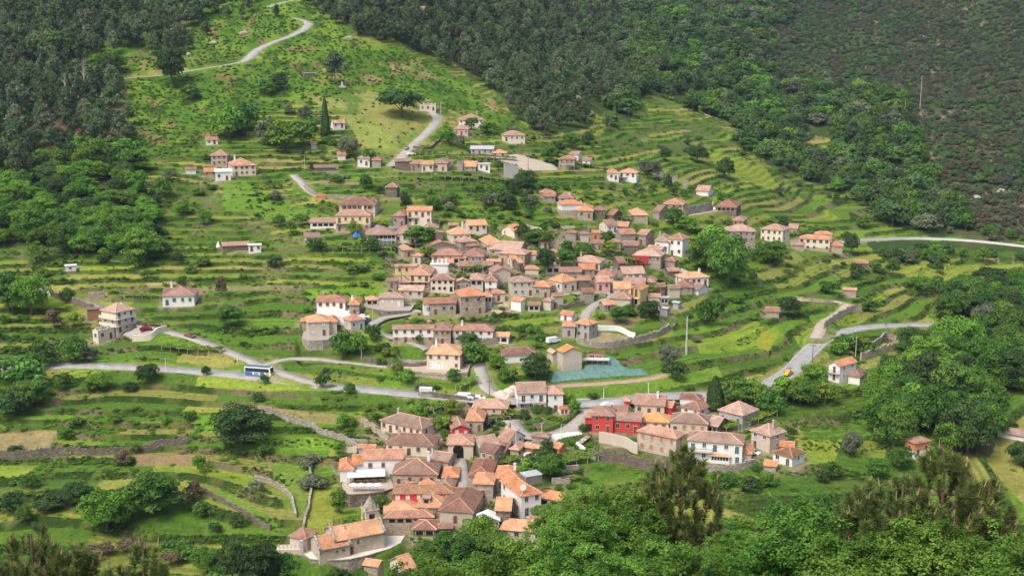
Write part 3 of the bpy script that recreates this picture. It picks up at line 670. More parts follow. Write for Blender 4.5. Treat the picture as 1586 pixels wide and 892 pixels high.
# ------------------------------------------------------------------ roofs, walls, openings
def ridge_cap(vs, fs, mi, uvs, a, b, r=0.17):
    a = Vector(a); b = Vector(b); d = (b - a)
    if d.length < 0.4: return
    d.normalize(); sd = d.cross(Vector((0, 0, 1)))
    if sd.length < 1e-3: return
    sd.normalize(); up = sd.cross(d)
    k = len(vs)
    for p in (a, b):
        vs += [tuple(p + sd * r + up * 0.0), tuple(p + up * (r * 0.9)), tuple(p - sd * r)]
    for f in ((k, k + 1, k + 4, k + 3), (k + 1, k + 2, k + 5, k + 4), (k, k + 2, k + 1), (k + 3, k + 4, k + 5)):
        fs.append(f); mi.append(1); uvs += [(0, 0)] * len(f)
def roof_mesh(w, d, H, rise, kind, rc):
    o = 0.38; th = 0.16
    X0, X1, Y0, Y1 = -w / 2 - o, w / 2 + o, -o, d + o
    vs, fs, mi, uvs, caps = [], [], [], [], []
    run = (d if kind == 'g' else (w if kind == 'f' else min(w, d))) / 2
    sl = rise / max(run, .1); ez = H - sl * o * 0.6 + 0.05; zt = H + rise + 0.05 + sl * 0.1
    if kind == 's': sl = rise / d; ez = H; zt = H + rise
    if kind == 'b': ez = zt = H
    def quad(pts, ax):
        k = len(vs); vs.extend(pts); fs.append(tuple(range(k, k + len(pts)))); mi.append(0)
        ax = Vector(ax)
        n = (Vector(pts[1]) - Vector(pts[0])).cross(Vector(pts[2]) - Vector(pts[0])).normalized()
        sv = n.cross(ax)
        for p in pts: uvs.append((Vector(p).dot(ax), Vector(p).dot(sv)))
    def under(pts, m=2):
        k = len(vs); vs.extend(pts); fs.append(tuple(range(k, k + len(pts)))); mi.append(m); uvs.extend([(0, 0)] * len(pts))
    a, b, c, e = (X0, Y0, ez), (X1, Y0, ez), (X1, Y1, ez), (X0, Y1, ez)
    if kind in ('h', 'p'):
        W, D = X1 - X0, Y1 - Y0; my = (Y0 + Y1) / 2; mx = (X0 + X1) / 2
        if kind == 'p' or abs(W - D) < 0.8:
            t = (mx, my, zt)
            for p, q, ax in ((a, b, (1, 0, 0)), (b, c, (0, 1, 0)), (c, e, (1, 0, 0)), (e, a, (0, 1, 0))): quad([p, q, t], ax)
            caps += [(a, t), (b, t), (c, t), (e, t)]
        elif W > D:
            i = D * 0.48; r0 = (X0 + i, my, zt); r1 = (X1 - i, my, zt)
            quad([a, b, r1, r0], (1, 0, 0)); quad([b, c, r1], (0, 1, 0)); quad([c, e, r0, r1], (1, 0, 0)); quad([e, a, r0], (0, 1, 0))
            caps += [(a, r0), (e, r0), (b, r1), (c, r1), (r0, r1)]
        else:
            i = W * 0.48; r0 = (mx, Y0 + i, zt); r1 = (mx, Y1 - i, zt)
            quad([a, b, r0], (1, 0, 0)); quad([b, c, r1, r0], (0, 1, 0)); quad([c, e, r1], (1, 0, 0)); quad([e, a, r0, r1], (0, 1, 0))
            caps += [(a, r0), (b, r0), (c, r1), (e, r1), (r0, r1)]
        rim = [a, b, c, e]
    elif kind == 'g':
        my = (Y0 + Y1) / 2; r0 = (X0, my, zt); r1 = (X1, my, zt)
        quad([a, b, r1, r0], (1, 0, 0)); quad([c, e, r0, r1], (1, 0, 0)); caps.append((r0, r1)); rim = [a, b, r1, c, e, r0]
    elif kind == 'f':
        mx = 0; r0 = (mx, Y0, zt); r1 = (mx, Y1, zt)
        quad([b, c, r1, r0], (0, 1, 0)); quad([e, a, r0, r1], (0, 1, 0)); caps.append((r0, r1)); rim = [a, r0, b, c, r1, e]
    elif kind == 's':
        c2, e2 = (X1, Y1, zt + sl * o), (X0, Y1, zt + sl * o)
        quad([a, b, c2, e2], (1, 0, 0)); rim = [a, b, c2, e2]
    else:
        a, b, c, e = [(p[0] * 0.985, p[1], H + .12) for p in (a, b, c, e)]
        quad([a, b, c, e], (1, 0, 0)); rim = [a, b, c, e]
    n = len(rim); low = [(p[0], p[1], p[2] - th) for p in rim]
    for i in range(n):
        j = (i + 1) % n; under([low[i], low[j], rim[j], rim[i]], 3 if rc not in 'gw' else 0)
    under(list(reversed(low)) if n == 4 else [low[i] for i in reversed(range(n))])
    if rc not in 'gw' and kind != 'b':
        for p, q in caps: ridge_cap(vs, fs, mi, uvs, p, q)
    rm = M['R' + rc]
    return mesh_from('roof', vs, fs, [rm, M['ridge_d'] if rc in 'bd' else M['ridge'], M['soffit'], M['ridge_d'] if rc != 'o' else M['ridge']], mi, uvs)
def wall_mesh(w, d, H, rise, kind, m, F=3.5):
    b = MB(); x = w / 2; z0 = -F
    def side(pts): b.face(pts)
    fr = [(-x, 0, z0), (x, 0, z0), (x, 0, H), (-x, 0, H)]
    bk = [(x, d, z0), (-x, d, z0), (-x, d, H), (x, d, H)]
    rt = [(x, 0, z0), (x, d, z0), (x, d, H), (x, 0, H)]
    lf = [(-x, d, z0), (-x, 0, z0), (-x, 0, H), (-x, d, H)]
    if kind == 'g': rt = rt[:3] + [(x, d / 2, H + rise - .05)] + rt[3:]; lf = lf[:3] + [(-x, d / 2, H + rise - .05)] + lf[3:]
    if kind == 'f': fr = fr[:3] + [(0, 0, H + rise - .05)] + fr[3:]; bk = bk[:3] + [(0, d, H + rise - .05)] + bk[3:]
    if kind == 's':
        rt = [(x, 0, z0), (x, d, z0), (x, d, H + rise), (x, 0, H)]; lf = [(-x, d, z0), (-x, 0, z0), (-x, 0, H), (-x, d, H + rise)]
        bk = [(x, d, z0), (-x, d, z0), (-x, d, H + rise), (x, d, H + rise)]
    for f in (fr, rt, bk, lf): side(f)
    return b.mesh('wall', [m])
_wc = {}
def opening(style, door=False):
    """unit opening 1 x 1 m seen from the front (-y): frame, pane, sill"""
    k = (style, door)
    if k in _wc: return _wc[k]
    fr, pane = {'s': ('fst', 'glass'), 'w': ('fwh', 'glass'), 'b': ('fst', 'fbr'), 'd': ('fst', 'dark'), 'S': ('fst', 'fwh'), 'C': ('fst', 'fwh'),
                'o': ('fst', 'for'), 'r': ('fwh', 'frd'), 'g': ('fst', 'fgn'), 'u': ('fwh', 'fbl'), 'v': ('fwh', 'fgn'), 'a': ('fst', 'glass'), 'D': ('fwh', 'fbr'),
                'V': ('fwh', 'glass'), 'W': ('fwh', 'glass')}.get(style, ('fst', 'dark'))
    b = MB(); t = 0.11
    b.box(-.5 - t, -.09, -t if not door else 0, -.5, 0.02, 1 + t); b.box(.5, -.09, -t if not door else 0, .5 + t, 0.02, 1 + t)
    b.box(-.5, -.09, 1, .5, 0.02, 1 + t)
    if not door: b.box(-.5, -.16, -t, .5, 0.02, 0)
    b.box(-.5, -.025, 0, .5, 0.015, 1, 1)
    if pane == 'glass' or pane == 'fgn': b.box(-.035, -.05, 0, .035, 0.0, 1, 0)
    else:
        b.box(-.03, -.035, 0.02, .03, -.02, .98, 2)
    me = b.mesh('door' if door else 'window', [M[fr], M[pane], M['dark']]); _wc[k] = me; return me
def chimney_mesh(h, m):
    b = MB(); b.box(-.35, -.35, -1.2, .35, .35, h); b.box(-.45, -.45, h, .45, .45, h + .12, 1); b.box(-.22, -.22, h + .12, .22, .22, h + .35, 0)
    return b.mesh('chimney', [m, M['conc']])
def build_wing(root, g, rng, first):
    w, d, H, rise, kind = g['w'], g['d'], g['H'], g['rise'], g['roof']
    inv = Matrix.Rotation(-root['_rz'], 4, 'Z') @ Matrix.Translation(-Vector(root['_o']))
    lp = inv @ g['o']; lr = g['rz'] - root['_rz']
    T = Matrix.Translation(lp) @ Matrix.Rotation(lr, 4, 'Z')
    def put(name, me, x=0, y=0, z=0, rz=0, sc=None, parent=None):
        q = T @ Vector((x, y, z)); o = link(name, me, root, q, lr + rz, sc); return o
    opts = g['opts']; wm = M[g['wall']]
    wallm = wm
    wo = put('wall', wall_mesh(w, d, H, rise, kind, wallm))
    if kind != 'b' or g['rc'] != 'w' or g['wall'] == 'wh':
        ro = put('roof', roof_mesh(w, d, H, rise, kind, g['rc']) if g['rc'] != 'n' or kind != 'x' else None)
    else:
        # roofless ruin: a rubble top course instead of a roof
        b = MB(); x = w / 2
        for i in range(max(3, int(w / 0.9))):
            q = -x + (i + .5) * w / max(3, int(w / 0.9)); hh = rng.uniform(.1, .7)
            b.box(q - .4, -.05, H, q + .4, .5, H + hh); b.box(q - .4, d - .5, H, q + .4, d, H + rng.uniform(.1, .7))
        for s in (-1, 1):
            b.box(s * x - .25 if s > 0 else -x, .5, H, s * x if s > 0 else -x + .25, d - .5, H + .35)
        b.box(-x + .3, .5, H - .3, x - .3, d - .5, H - .02, 1)
        put('rubble_top', b.mesh('rubble_top', [wm, M['dark']])); ro = None
    base = [o for o in opts if o.startswith('base')]
    frac = 0
    if base:
        _, bm, fr = base[0].split(':'); frac = float(fr)
        if frac > 0:
            b = MB(); e = 0.035; b.box(-w / 2 - e, -e, -3, w / 2 + e, d + e, H * frac)
            put('lower_storey', b.mesh('lower_storey', [M[bm]]))
        else:
            b = MB(); b.box(-w / 2 - .03, -.03, -3, -w / 2 + w * .16, d + .03, H - .1)
            put('whitewashed_end', b.mesh('whitewashed_end', [M['wh']]))
    if 'redleft' in opts:
        b = MB(); b.box(-w / 2 - .05, -.3, H * .45, w / 2 * .1, -.01, H - .1); b.box(-w / 2 - .05, -1.6, H * .4, w / 2 * .1, -.01, H * .45)
        put('red_veranda', b.mesh('red_veranda', [M['frd']]))
    if 'dark' in opts:
        n = max(2, int(w / 2.4)); bw = w * .86 / n
        hh = min(1.3 if H > 4 else 1.9, H * .6); zz = max(0.15, H - hh - .6)
        for i in range(n):
            put('window', opening('d', zz < .5), -w * .43 + bw * (i + .5), -.005, zz, 0, (bw * .72, 1, hh))
    if 'ver' in opts:
        b = MB(); n = int(w / 1.6)
        b.box(-w / 2, -1.7, H * .42, w / 2, -.01, H * .48)
        for i in range(n + 1):
            q = -w / 2 + .1 + i * (w - .2) / n; b.box(q - .09, -1.65, 0, q + .09, -1.48, H * .42); b.box(q - .08, -1.65, H * .48, q + .08, -1.5, H - .1)
        b.box(-w / 2, -1.65, H * .62, w / 2, -1.58, H * .66)
        for i in range(n * 4): q = -w / 2 + i * w / (n * 4); b.box(q, -1.64, H * .48, q + .05, -1.59, H * .62)
        put('veranda', b.mesh('veranda', [M['fwh']]))
        b = MB(); b.box(-w / 2 - .3, -2.0, H - .12, w / 2 + .3, -.05, H + .02); put('veranda_eave', b.mesh('veranda_eave', [M['R' + g['rc']]]))
        put('glazing', (lambda q: (q.box(-w / 2 + .4, -.06, H * .52, w / 2 - .4, -.01, H * .88), q.mesh('glazing', [M['glass']]))[1])(MB()))
    if 'loggia' in opts:
        b = MB(); b.box(-w * .3, -.08, H * .5, w * .36, -.01, H * 1.02); put('loggia', b.mesh('loggia', [M['fbr']]))
        b = MB(); b.box(-w * .3, -.08, 0.1, w * .36, -.012, H * .38); put('porch_opening', b.mesh('porch_opening', [M['dark']]))
        b = MB()
        for q in (-w * .3, 0.02 * w, w * .36): b.box(q - .15, -.5, 0, q + .15, -.02, H * 1.02)
        b.box(-w * .4, -.9, H * .4, w * .45, -.02, H * .47); put('loggia_frame', b.mesh('loggia_frame', [M['py']]))
    if 'garage' in opts:
        b = MB(); b.box(-w * .42, -.06, .05, w * .42 if w < 7 else 0, -.01, min(2.4, H * .5)); put('garage_door', b.mesh('garage_door', [M['iron'] if w < 7 else M['fwh']]))
    if 'garage2' in opts:
        b = MB(); b.box(-w * .3, -.05, 0, -w * .3 + 3, -.01, 2.4); b.prism((-w * .3 + 1.5, -.05, 2.4), (-w * .3 + 1.5, -.01, 2.4), 1.5, n=16)
        put('garage_arch', b.mesh('garage_arch', [M['dark']]))
    if 'glassy' in opts:
        b = MB(); b.box(-w / 2 + .3, -.05, 1.0, w / 2 - .3, -.01, H - .2); 
        for i in range(7): q = -w / 2 + .3 + i * (w - .6) / 6; b.box(q - .06, -.09, 1.0, q + .06, -.05, H - .2, 1)
        put('sunroom_glazing', b.mesh('sunroom_glazing', [M['glass'], M['fwh']]))
    if 'roofbox' in opts:
        b = MB(); b.box(0, 0, 0, 4.6, 3.6, 2.4); b.box(-.2, -.2, 2.4, 4.8, 3.8, 2.55, 1); put('roof_box', b.mesh('roof_box', [M['metal'], M['Rg']]), w * .12, d * .35, H + rise * .35)
        b = MB(); b.prism((0, 0, 0), (0, 0, 1.2), .05); b.prism((0, -.12, 1.4), (0, -.28, 1.45), .25, .85, 16); put('satellite_dish', b.mesh('satellite_dish', [M['fwh']]), -w * .38, 0.6, H + .6)
    if 'dormer' in opts:
        b = MB(); b.box(-1, 0, -1, 1, 2.6, 1.5); b.box(-.55, -.03, .2, .55, .01, 1.15, 1); b.box(-1.2, -.2, 1.5, 1.2, 2.6, 1.65, 2)
        put('dormer', b.mesh('dormer', [M['st'], M['dark'], M['Rr']]), -w * .2, d * .12, H + rise * .2)
    if 'woody' in opts:
        b = MB(); b.box(w * .0, -.05, .6, w * .36, -.01, H - .3); put('glazed_end', b.mesh('glazed_end', [M['glass']]), 0, 0, 0)
    if 'chim' in opts and kind != 'b':
        cx = rng.choice((-.28, .25)) * w
        c = link('chimney', chimney_mesh(rise + .7 if kind != 'p' else 1.0, rng.choice((M['wh'], M['st'], M['wh']))), None)
        c.parent = ro; c.location = (cx, d * rng.uniform(.35, .6), H + rise * .3)
    elif 'chim' in opts:
        b = MB()
        for q in (-.4, -.1, .15, .38): b.box(q * w - .3, 1, H, q * w + .3, 1.6, H + rng.uniform(1.2, 2.4))
        put('chimney_stubs', b.mesh('chimney_stubs', [M['wh']]))
    win = g['win'][0]
    if win == 'n': return
    # regular openings on the front and on the end that faces the viewer
    st = max(1, int(round(H / 3.0))) if '3st' not in opts else 3
    fh = H / st
    n = max(1, int(round((w - .6) / 2.7)))
    if len(g['win']) > 1 and g['win'][1].isdigit(): n = int(g['win'][1]); st = min(st, 2)
    ww = 0.95 if w > 4.5 else 0.75
    has_door = False
    for f in range(st):
        low = f == 0
        if st == 1 and H < 2.4: wh = min(.75, H * .3)
        else: wh = min(1.25, fh * .42)
        for i in range(n):
            x = -w / 2 + (i + .5) * w / n + rng.uniform(-.25, .25)
            z = f * fh + fh * .38
            if win in 'a' and f == st - 1:
                put('window', opening('s'), x, -.005, z, 0, (1.3, 1, wh)); continue
            r = rng.random()
            if low and not has_door and (r < .35 or i == n - 1) and H > 2.2:
                has_door = True
                put('door', opening('b' if win in 'sowCW' else win, True), x, -.005 - (.035 if frac else 0), 0.02, 0, (1.0, 1, min(2.05, fh * .8))); continue
            if low and st > 1 and r < .3: continue
            if not low and ('bal' in opts or 'bal2' in opts) and i % 2 == 0:
                put('door', opening('b' if 'bal2' in opts or win == 'b' else win, True), x, -.005, f * fh + .05, 0, (1.05, 1, min(2.1, fh * .8))); continue
            yy = -.005 - (.035 if frac * H > z else 0)
            put('window', opening(win), x, yy, z, 0, (ww * rng.uniform(.85, 1.15), 1, wh))
    if abs(g['th']) > math.radians(5):
        sx = g['side'] * w / 2; n2 = max(1, int(d / 3.4))
        for f in range(st):
            for i in range(n2):
                if rng.random() < .25: continue
                y = (i + .5) * d / n2; z = f * fh + fh * .4
                put('window', opening(win), sx + g['side'] * (.005 + (.035 if frac * H > z else 0)), y, z, math.radians(90) * g['side'], (ww * .9, 1, min(1.15, fh * .4)))
    if 'bal' in opts or 'bal2' in opts:
        for f in range(1, st):
            z = f * fh; L = w * (.98 if '3st' in opts or w < 8 else .45); xa = -w / 2 + .1 if 'ver' not in opts else 0
            b = MB(); b.box(xa, -1.15, z - .15, xa + L, -.04, z)
            b.box(xa, -1.13, z + .9, xa + L, -1.07, z + .97, 1)
            k = int(L / .35)
            for i in range(k + 1): q = xa + i * (L - .05) / k; b.box(q, -1.12, z, q + .04, -1.08, z + .9, 1)
            for q in (xa, xa + L - .05): b.box(q, -1.07, z + .9, q + .05, -.04, z + .97, 1); b.box(q, -.6, z, q + .04, -.55, z + .9, 1)
            put('balcony', b.mesh('balcony', [M['conc'], M['iron'] if g['wall'] == 'wh' else (M['fwh'] if '3st' in opts else M['fbr'])]))
            if '3st' in opts:
                b = MB(); sx = g['side']; x0, x1 = sorted((sx * w / 2, sx * (w / 2 + 1.15)))
                b.box(x0, -1.15, z - .15, x1, d, z); b.box(x0 if sx < 0 else x1 - .1, -1.1, z, x0 + .1 if sx < 0 else x1, d, z + .9)
                put('side_balcony', b.mesh('side_balcony', [M['cr']]))
def build_house(h, idx):
    rng = random.Random(idx * 7 + 3)
    g0 = h['W'][0]
    short = h['label']
    nm, cat = 'village_house', 'house'
    l = h['label']
    for key, n_, c_ in (('barn', 'stone_barn', 'barn'), ('hut', 'garden_hut', 'hut'), ('shed', 'shed', 'shed'), ('ruin', 'ruin', 'ruin'), ('store', 'store_building', 'store'),
                        ('warehouse', 'warehouse', 'warehouse'), ('villa', 'villa', 'villa'), ('outbuilding', 'outbuilding', 'outbuilding'), ('annex', 'annex', 'annex')):
        if key in l.split(' with ')[0].split(' by ')[0].split(' of the ')[0].split(' behind ')[0].split(' left ')[0].split(' right ')[0].split(' below ')[0]: nm, cat = n_, c_; break
    rz = g0['rz']
    r = thing(nm, h['label'], cat, g0['o'], rz, 'stone and plaster houses of the hillside village')
    r['_rz'] = rz; r['_o'] = tuple(g0['o'])
    for i, g in enumerate(h['W']): build_wing(r, g, rng, i == 0)
    del r['_rz']; del r['_o']
    h['root'] = r
# ------------------------------------------------------------------ zones (outlines of the real patches of land, given by the sight lines to their corners)
def inside(poly, x, y):
    x = np.asarray(x, float); y = np.asarray(y, float); r = np.zeros(x.shape, bool)
    n = len(poly)
    for i in range(n):
        x1, y1 = poly[i]; x2, y2 = poly[(i + 1) % n]
        if y1 == y2: continue
        r ^= ((y1 > y) != (y2 > y)) & (x < (x2 - x1) * (y - y1) / (y2 - y1) + x1)
    return r
Z_PINEL = [(-520, -500), (400, -500), (335, 20), (270, 60), (290, 92), (230, 78), (140, 92), (100, 118), (128, 134), (185, 130), (205, 205), (190, 238), (60, 252), (30, 290), (-520, 330)]
Z_OAKL = [(-520, 325), (20, 275), (60, 245), (100, 252), (140, 235), (215, 245), (205, 285), (225, 320), (250, 352), (225, 408), (150, 402), (90, 378), (0, 385), (-520, 425)]
Z_BRACK = [(400, -500), (480, -500), (485, 10), (560, 65), (640, 90), (720, 130), (800, 190), (830, 225), (780, 215), (740, 190), (660, 150), (560, 140), (480, 160), (380, 150), (350, 205), (300, 235), (200, 245), (195, 130), (400, 95), (470, 45), (300, 105), (110, 120), (140, 92), (290, 92), (270, 60), (335, 20)]
Z_PINEM = [(480, -500), (1010, -500), (960, 60), (985, 130), (960, 165), (905, 195), (840, 205), (800, 180), (740, 130), (690, 95), (620, 72), (560, 55), (495, 15)]
Z_OAKR = [(1000, -500), (1300, -500), (1230, 0), (1200, 60), (1185, 110), (1290, 135), (1400, 160), (1420, 230), (1445, 300), (1500, 352), (1545, 372), (1450, 368), (1385, 352), (1342, 330), (1330, 305), (1240, 272), (1165, 235), (1155, 205), (1080, 168), (1010, 148), (985, 165), (975, 195), (930, 205), (960, 140), (955, 60)]
Z_HEATH = [(1300, -500), (2150, -500), (2150, 365), (1545, 372), (1500, 352), (1445, 300), (1420, 230), (1400, 160), (1290, 140), (1185, 110), (1200, 60), (1230, 0)]
Z_OAKBR = [(1400, 545), (1440, 510), (1455, 470), (1490, 450), (1586, 440), (2150, 430), (2150, 600), (1586, 610), (1530, 600), (1540, 700), (1500, 712), (1450, 690), (1440, 672), (1390, 678), (1352, 665), (1360, 620), (1395, 590)]
Z_STRIP = [(1345, 378), (1400, 372), (1480, 376), (1586, 374), (2100, 372), (2100, 415), (1586, 410), (1500, 400), (1420, 408), (1370, 405)]
Z_VILL = [(560, 290), (700, 290), (860, 285), (1110, 285), (1180, 330), (1300, 360), (1300, 395), (1110, 460), (1060, 500), (930, 540), (1000, 600), (1180, 620), (1250, 700), (1220, 740), (880, 790), (880, 860), (640, 892), (440, 860), (440, 820), (560, 770), (520, 700), (560, 620), (460, 555), (465, 480), (560, 420)]
Z_MEADOW = [(480, 150), (560, 142), (660, 155), (655, 205), (620, 245), (560, 225), (530, 190), (500, 165)]
Z_CORE = [(600, 400), (690, 355), (830, 350), (1000, 355), (1070, 400), (1105, 450), (1040, 480), (950, 480), (860, 462), (790, 490), (690, 495), (600, 480)]
Z_CORE2 = [(580, 640), (700, 612), (905, 640), (1060, 612), (1180, 640), (1245, 700), (1160, 722), (900, 705), (880, 780), (850, 850), (770, 850), (590, 815), (525, 760), (525, 705)]
HOLE_R = [[(1345, 118), (1425, 122), (1448, 132), (1400, 150), (1345, 152)], [(1248, 222), (1292, 222), (1300, 240), (1252, 242)], [(1078, 132), (1105, 134), (1108, 128), (1170, 165), (1175, 175), (1110, 168)]]
LOWER = [([(425, 862), (470, 866), (500, 872), (600, 855), (632, 836), (690, 880), (640, 900), (420, 905)], 3.6), ([(462, 526), (525, 526), (532, 550), (528, 562), (462, 562)], 2.4), ([(526, 766), (612, 762), (612, 790), (528, 790)], 1.6), ([(562, 482), (640, 486), (640, 500), (565, 506)], 1.2)]
CUT = [([(467, 857), (480, 866), (495, 868), (515, 868), (540, 867), (572, 860), (604, 850), (628, 838), (626, 826), (610, 818), (560, 815), (490, 830), (452, 846)], (520, 864)),
 ([(468, 524), (478, 528), (500, 527), (522, 524), (530, 514), (505, 506), (470, 508)], (495, 523)), ([(490, 484), (510, 490), (540, 492), (548, 480), (535, 474), (495, 474)], (515, 484)),
 ([(528, 750), (531, 764), (542, 767), (570, 765), (594, 762), (612, 756), (606, 743), (597, 738), (534, 738)], (560, 756)), ([(563, 476), (600, 482), (636, 481), (644, 470), (600, 466), (565, 468)], (605, 477)),
 ([(606, 568), (640, 577), (690, 581), (724, 579), (728, 568), (700, 560), (620, 560)], (665, 573))]
PLOTS = [  # polygon, colour, what it is
 ([(-30, 668), (90, 667), (72, 697), (-30, 700)], (0.31, 0.22, 0.14)),
 ([(214, 702), (330, 701), (316, 719), (209, 719)], (0.27, 0.17, 0.12)),
 ([(486, 710), (530, 710), (526, 721), (487, 721)], (0.16, 0.10, 0.07)),
 ([(225, 436), (300, 434), (300, 441), (225, 442)], (0.33, 0.26, 0.15)),
 ([(305, 443), (468, 440), (466, 448), (300, 449)], (0.27, 0.21, 0.13)),
 ([(475, 279), (560, 281), (558, 286), (475, 284)], (0.30, 0.22, 0.14)),
 ([(400, 626), (500, 638), (590, 652), (560, 660), (470, 652), (415, 640)], (0.27, 0.21, 0.10)),
 ([(725, 493), (790, 494), (765, 506), (720, 504)], (0.06, 0.05, 0.045)),
 ([(762, 456), (790, 456), (792, 482), (760, 486)], (0.52, 0.40, 0.27)),
 ([(928, 512), (985, 522), (1022, 526), (960, 535), (914, 526)], (0.36, 0.27, 0.19)),
 ([(928, 490), (985, 492), (985, 507), (935, 506)], (0.24, 0.17, 0.11)),
 ([(1365, 548), (1415, 537), (1420, 547), (1372, 582), (1335, 585), (1333, 560)], (0.24, 0.24, 0.08)),
 ([(85, 132), (150, 126), (160, 170), (200, 215), (210, 245), (120, 260), (90, 200), (70, 160)], (0.19, 0.12, 0.085)),
 ([(400, 668), (470, 672), (550, 690), (540, 697), (395, 692)], (0.16, 0.29, 0.035)),
 ([(305, 640), (345, 640), (332, 668), (300, 668)], (0.15, 0.30, 0.035)),
 ([(418, 716), (480, 716), (474, 800), (440, 780), (425, 740)], (0.16, 0.25, 0.045)),
 ([(318, 752), (350, 756), (430, 808), (420, 820), (340, 775)], (0.14, 0.27, 0.035)),
 ([(528, 772), (566, 772), (562, 812), (530, 812)], (0.17, 0.30, 0.035)),
 ([(480, 755), (516, 755), (516, 820), (474, 822)], (0.25, 0.28, 0.05)),
 ([(1235, 680), (1305, 680), (1292, 712), (1240, 722)], (0.24, 0.30, 0.045)),
 ([(1328, 682), (1375, 684), (1372, 705), (1325, 702)], (0.22, 0.27, 0.05)),
 ([(470, 445), (615, 442), (612, 466), (476, 463)], (0.16, 0.28, 0.03)),
 ([(1378, 410), (1586, 408), (1586, 440), (1480, 440), (1380, 420)], (0.24, 0.29, 0.05)),
 ([(1085, 545), (1150, 540), (1215, 520), (1200, 500), (1120, 520), (1080, 530)], (0.20, 0.30, 0.035)),
 ([(1180, 505), (1205, 515), (1190, 545), (1168, 535)], (0.30, 0.30, 0.04)),
 ([(1005, 512), (1045, 505), (1038, 522), (1000, 526)], (0.24, 0.27, 0.06)),
 ([(345, 262), (420, 300), (520, 335), (420, 340), (345, 320)], (0.14, 0.25, 0.035)),
 ([(1080, 230), (1180, 250), (1215, 300), (1130, 270)], (0.22, 0.28, 0.045)),
 ([(560, 150), (660, 170), (650, 205), (585, 200)], (0.26, 0.26, 0.08)),
 ([(535, 185), (600, 200), (625, 235), (560, 225)], (0.24, 0.28, 0.07)),
]
ROADS = [
 ('road', 'main_road', [(-250, 560), (-100, 566), (0, 570), (60, 568), (110, 566), (170, 567), (255, 571), (320, 576), (380, 582), (430, 588), (500, 597), (560, 602), (620, 608), (680, 613), (740, 617), (790, 619), (840, 622), (895, 624), (960, 620), (1020, 613), (1080, 611), (1130, 609), (1165, 603), (1198, 591), (1225, 574), (1248, 550), (1275, 526), (1310, 512), (1360, 505), (1410, 503), (1450, 503), (1520, 502)], 6.6, 'asph'),
 ('road', 'valley_road', [(1285, 378), (1322, 373), (1370, 370), (1420, 369), (1480, 371), (1540, 376), (1600, 383)], 8.0, 'asph'),
 ('lane', 'left_lane', [(40, 440), (70, 451), (110, 462), (150, 474), (185, 486), (215, 500), (250, 511), (290, 521), (330, 535), (370, 551), (400, 563), (425, 573), (455, 583), (500, 596)], 4.4, 'conc'),
 ('path', 'garden_path', [(405, 567), (440, 556), (490, 555), (540, 561), (600, 568)], 2.6, 'conc'),
 ('lane', 'village_lane', [(648, 480), (625, 486), (600, 490), (584, 496), (576, 505), (586, 516), (611, 522), (641, 531), (662, 541)], 3.4, 'conc'),
 ('lane', 'garden_lane', [(743, 563), (746, 580), (752, 595), (762, 606), (777, 613), (795, 619)], 4.2, 'conc'),
 ('road', 'forest_road', [(70, 138), (112, 131), (150, 126), (200, 121), (240, 118), (270, 114), (310, 107), (350, 101), (382, 93), (398, 78), (420, 67), (455, 54), (476, 42), (478, 36), (470, 31), (456, 28)], 6.0, 'asph'),
 ('road', 'top_road', [(413, 12), (430, 6), (455, 0), (500, -12)], 6.0, 'asph'),
 ('lane', 'upper_lane', [(650, 171), (668, 174), (677, 182), (673, 193), (656, 211), (637, 228), (621, 245), (604, 258)], 5.4, 'conc'),
 ('lane', 'bend_lane', [(455, 271), (466, 281), (475, 292), (487, 301), (503, 308)], 4.0, 'conc'),
 ('lane', 'hairpin_lane', [(1230, 463), (1260, 465), (1290, 466), (1308, 470), (1312, 475), (1300, 485), (1285, 494), (1272, 504), (1268, 514), (1262, 524)], 4.4, 'tan'),
 ('lane', 'core_lane', [(902, 500), (905, 493), (912, 480), (926, 468), (939, 461), (952, 455)], 3.4, 'conc'),
 ('path', 'core_path', [(855, 456), (880, 455), (910, 452), (945, 454)], 2.4, 'conc'),
 ('track', 'dirt_track', [(846, 600), (880, 596), (920, 594), (960, 591), (1000, 587), (1032, 580)], 3.6, 'dirt'),
 ('street', 'village_street', [(708, 704), (712, 715), (715, 730), (717, 745), (719, 772)], 3.6, 'conc'),
 ('lane', 'plaza_lane', [(900, 630), (902, 645), (892, 658), (870, 668), (840, 674), (812, 672), (798, 662), (793, 650)], 5.0, 'conc'),
 ('path', 'ruin_path', [(1030, 342), (1055, 336), (1080, 331), (1110, 326)], 2.4, 'tan'),
 ('path', 'spur_path', [(1130, 392), (1170, 379), (1200, 374), (1240, 372)], 2.4, 'tan'),
 ('track', 'terrace_track', [(1085, 172), (1100, 180), (1130, 186), (1180, 187), (1140, 178)], 2.5, 'tan'),
]
DRAPES = [
 ('gravel_yard', [(766, 239), (800, 239), (830, 247), (864, 256), (862, 263), (836, 263), (812, 263), (795, 255), (770, 246)], 'tan', 'structure', None),
 ('parking_area', [(890, 613), (1000, 612), (985, 625), (955, 637), (905, 637), (896, 627)], 'conc', 'structure', None),
 ('plaza', [(800, 655), (812, 666), (835, 669), (860, 663), (882, 652), (897, 640), (908, 640), (906, 668), (893, 676), (870, 681), (840, 686), (818, 694), (806, 690), (799, 672)], 'conc', 'structure', None),
 ('plaza_paving', [(820, 683), (850, 674), (893, 671), (903, 674), (862, 684), (836, 693), (812, 706), (802, 698)], 'pale', 'structure', None),
 ('villa_forecourt', [(186, 518), (212, 505), (250, 508), (262, 515), (240, 521), (200, 522)], 'conc', 'structure', None),
]
GREENSHEET = [(853, 590), (857, 577), (900, 572), (908, 566), (935, 561), (940, 552), (950, 553), (958, 561), (975, 571), (995, 571), (1004, 578), (960, 580), (920, 583), (880, 586)]
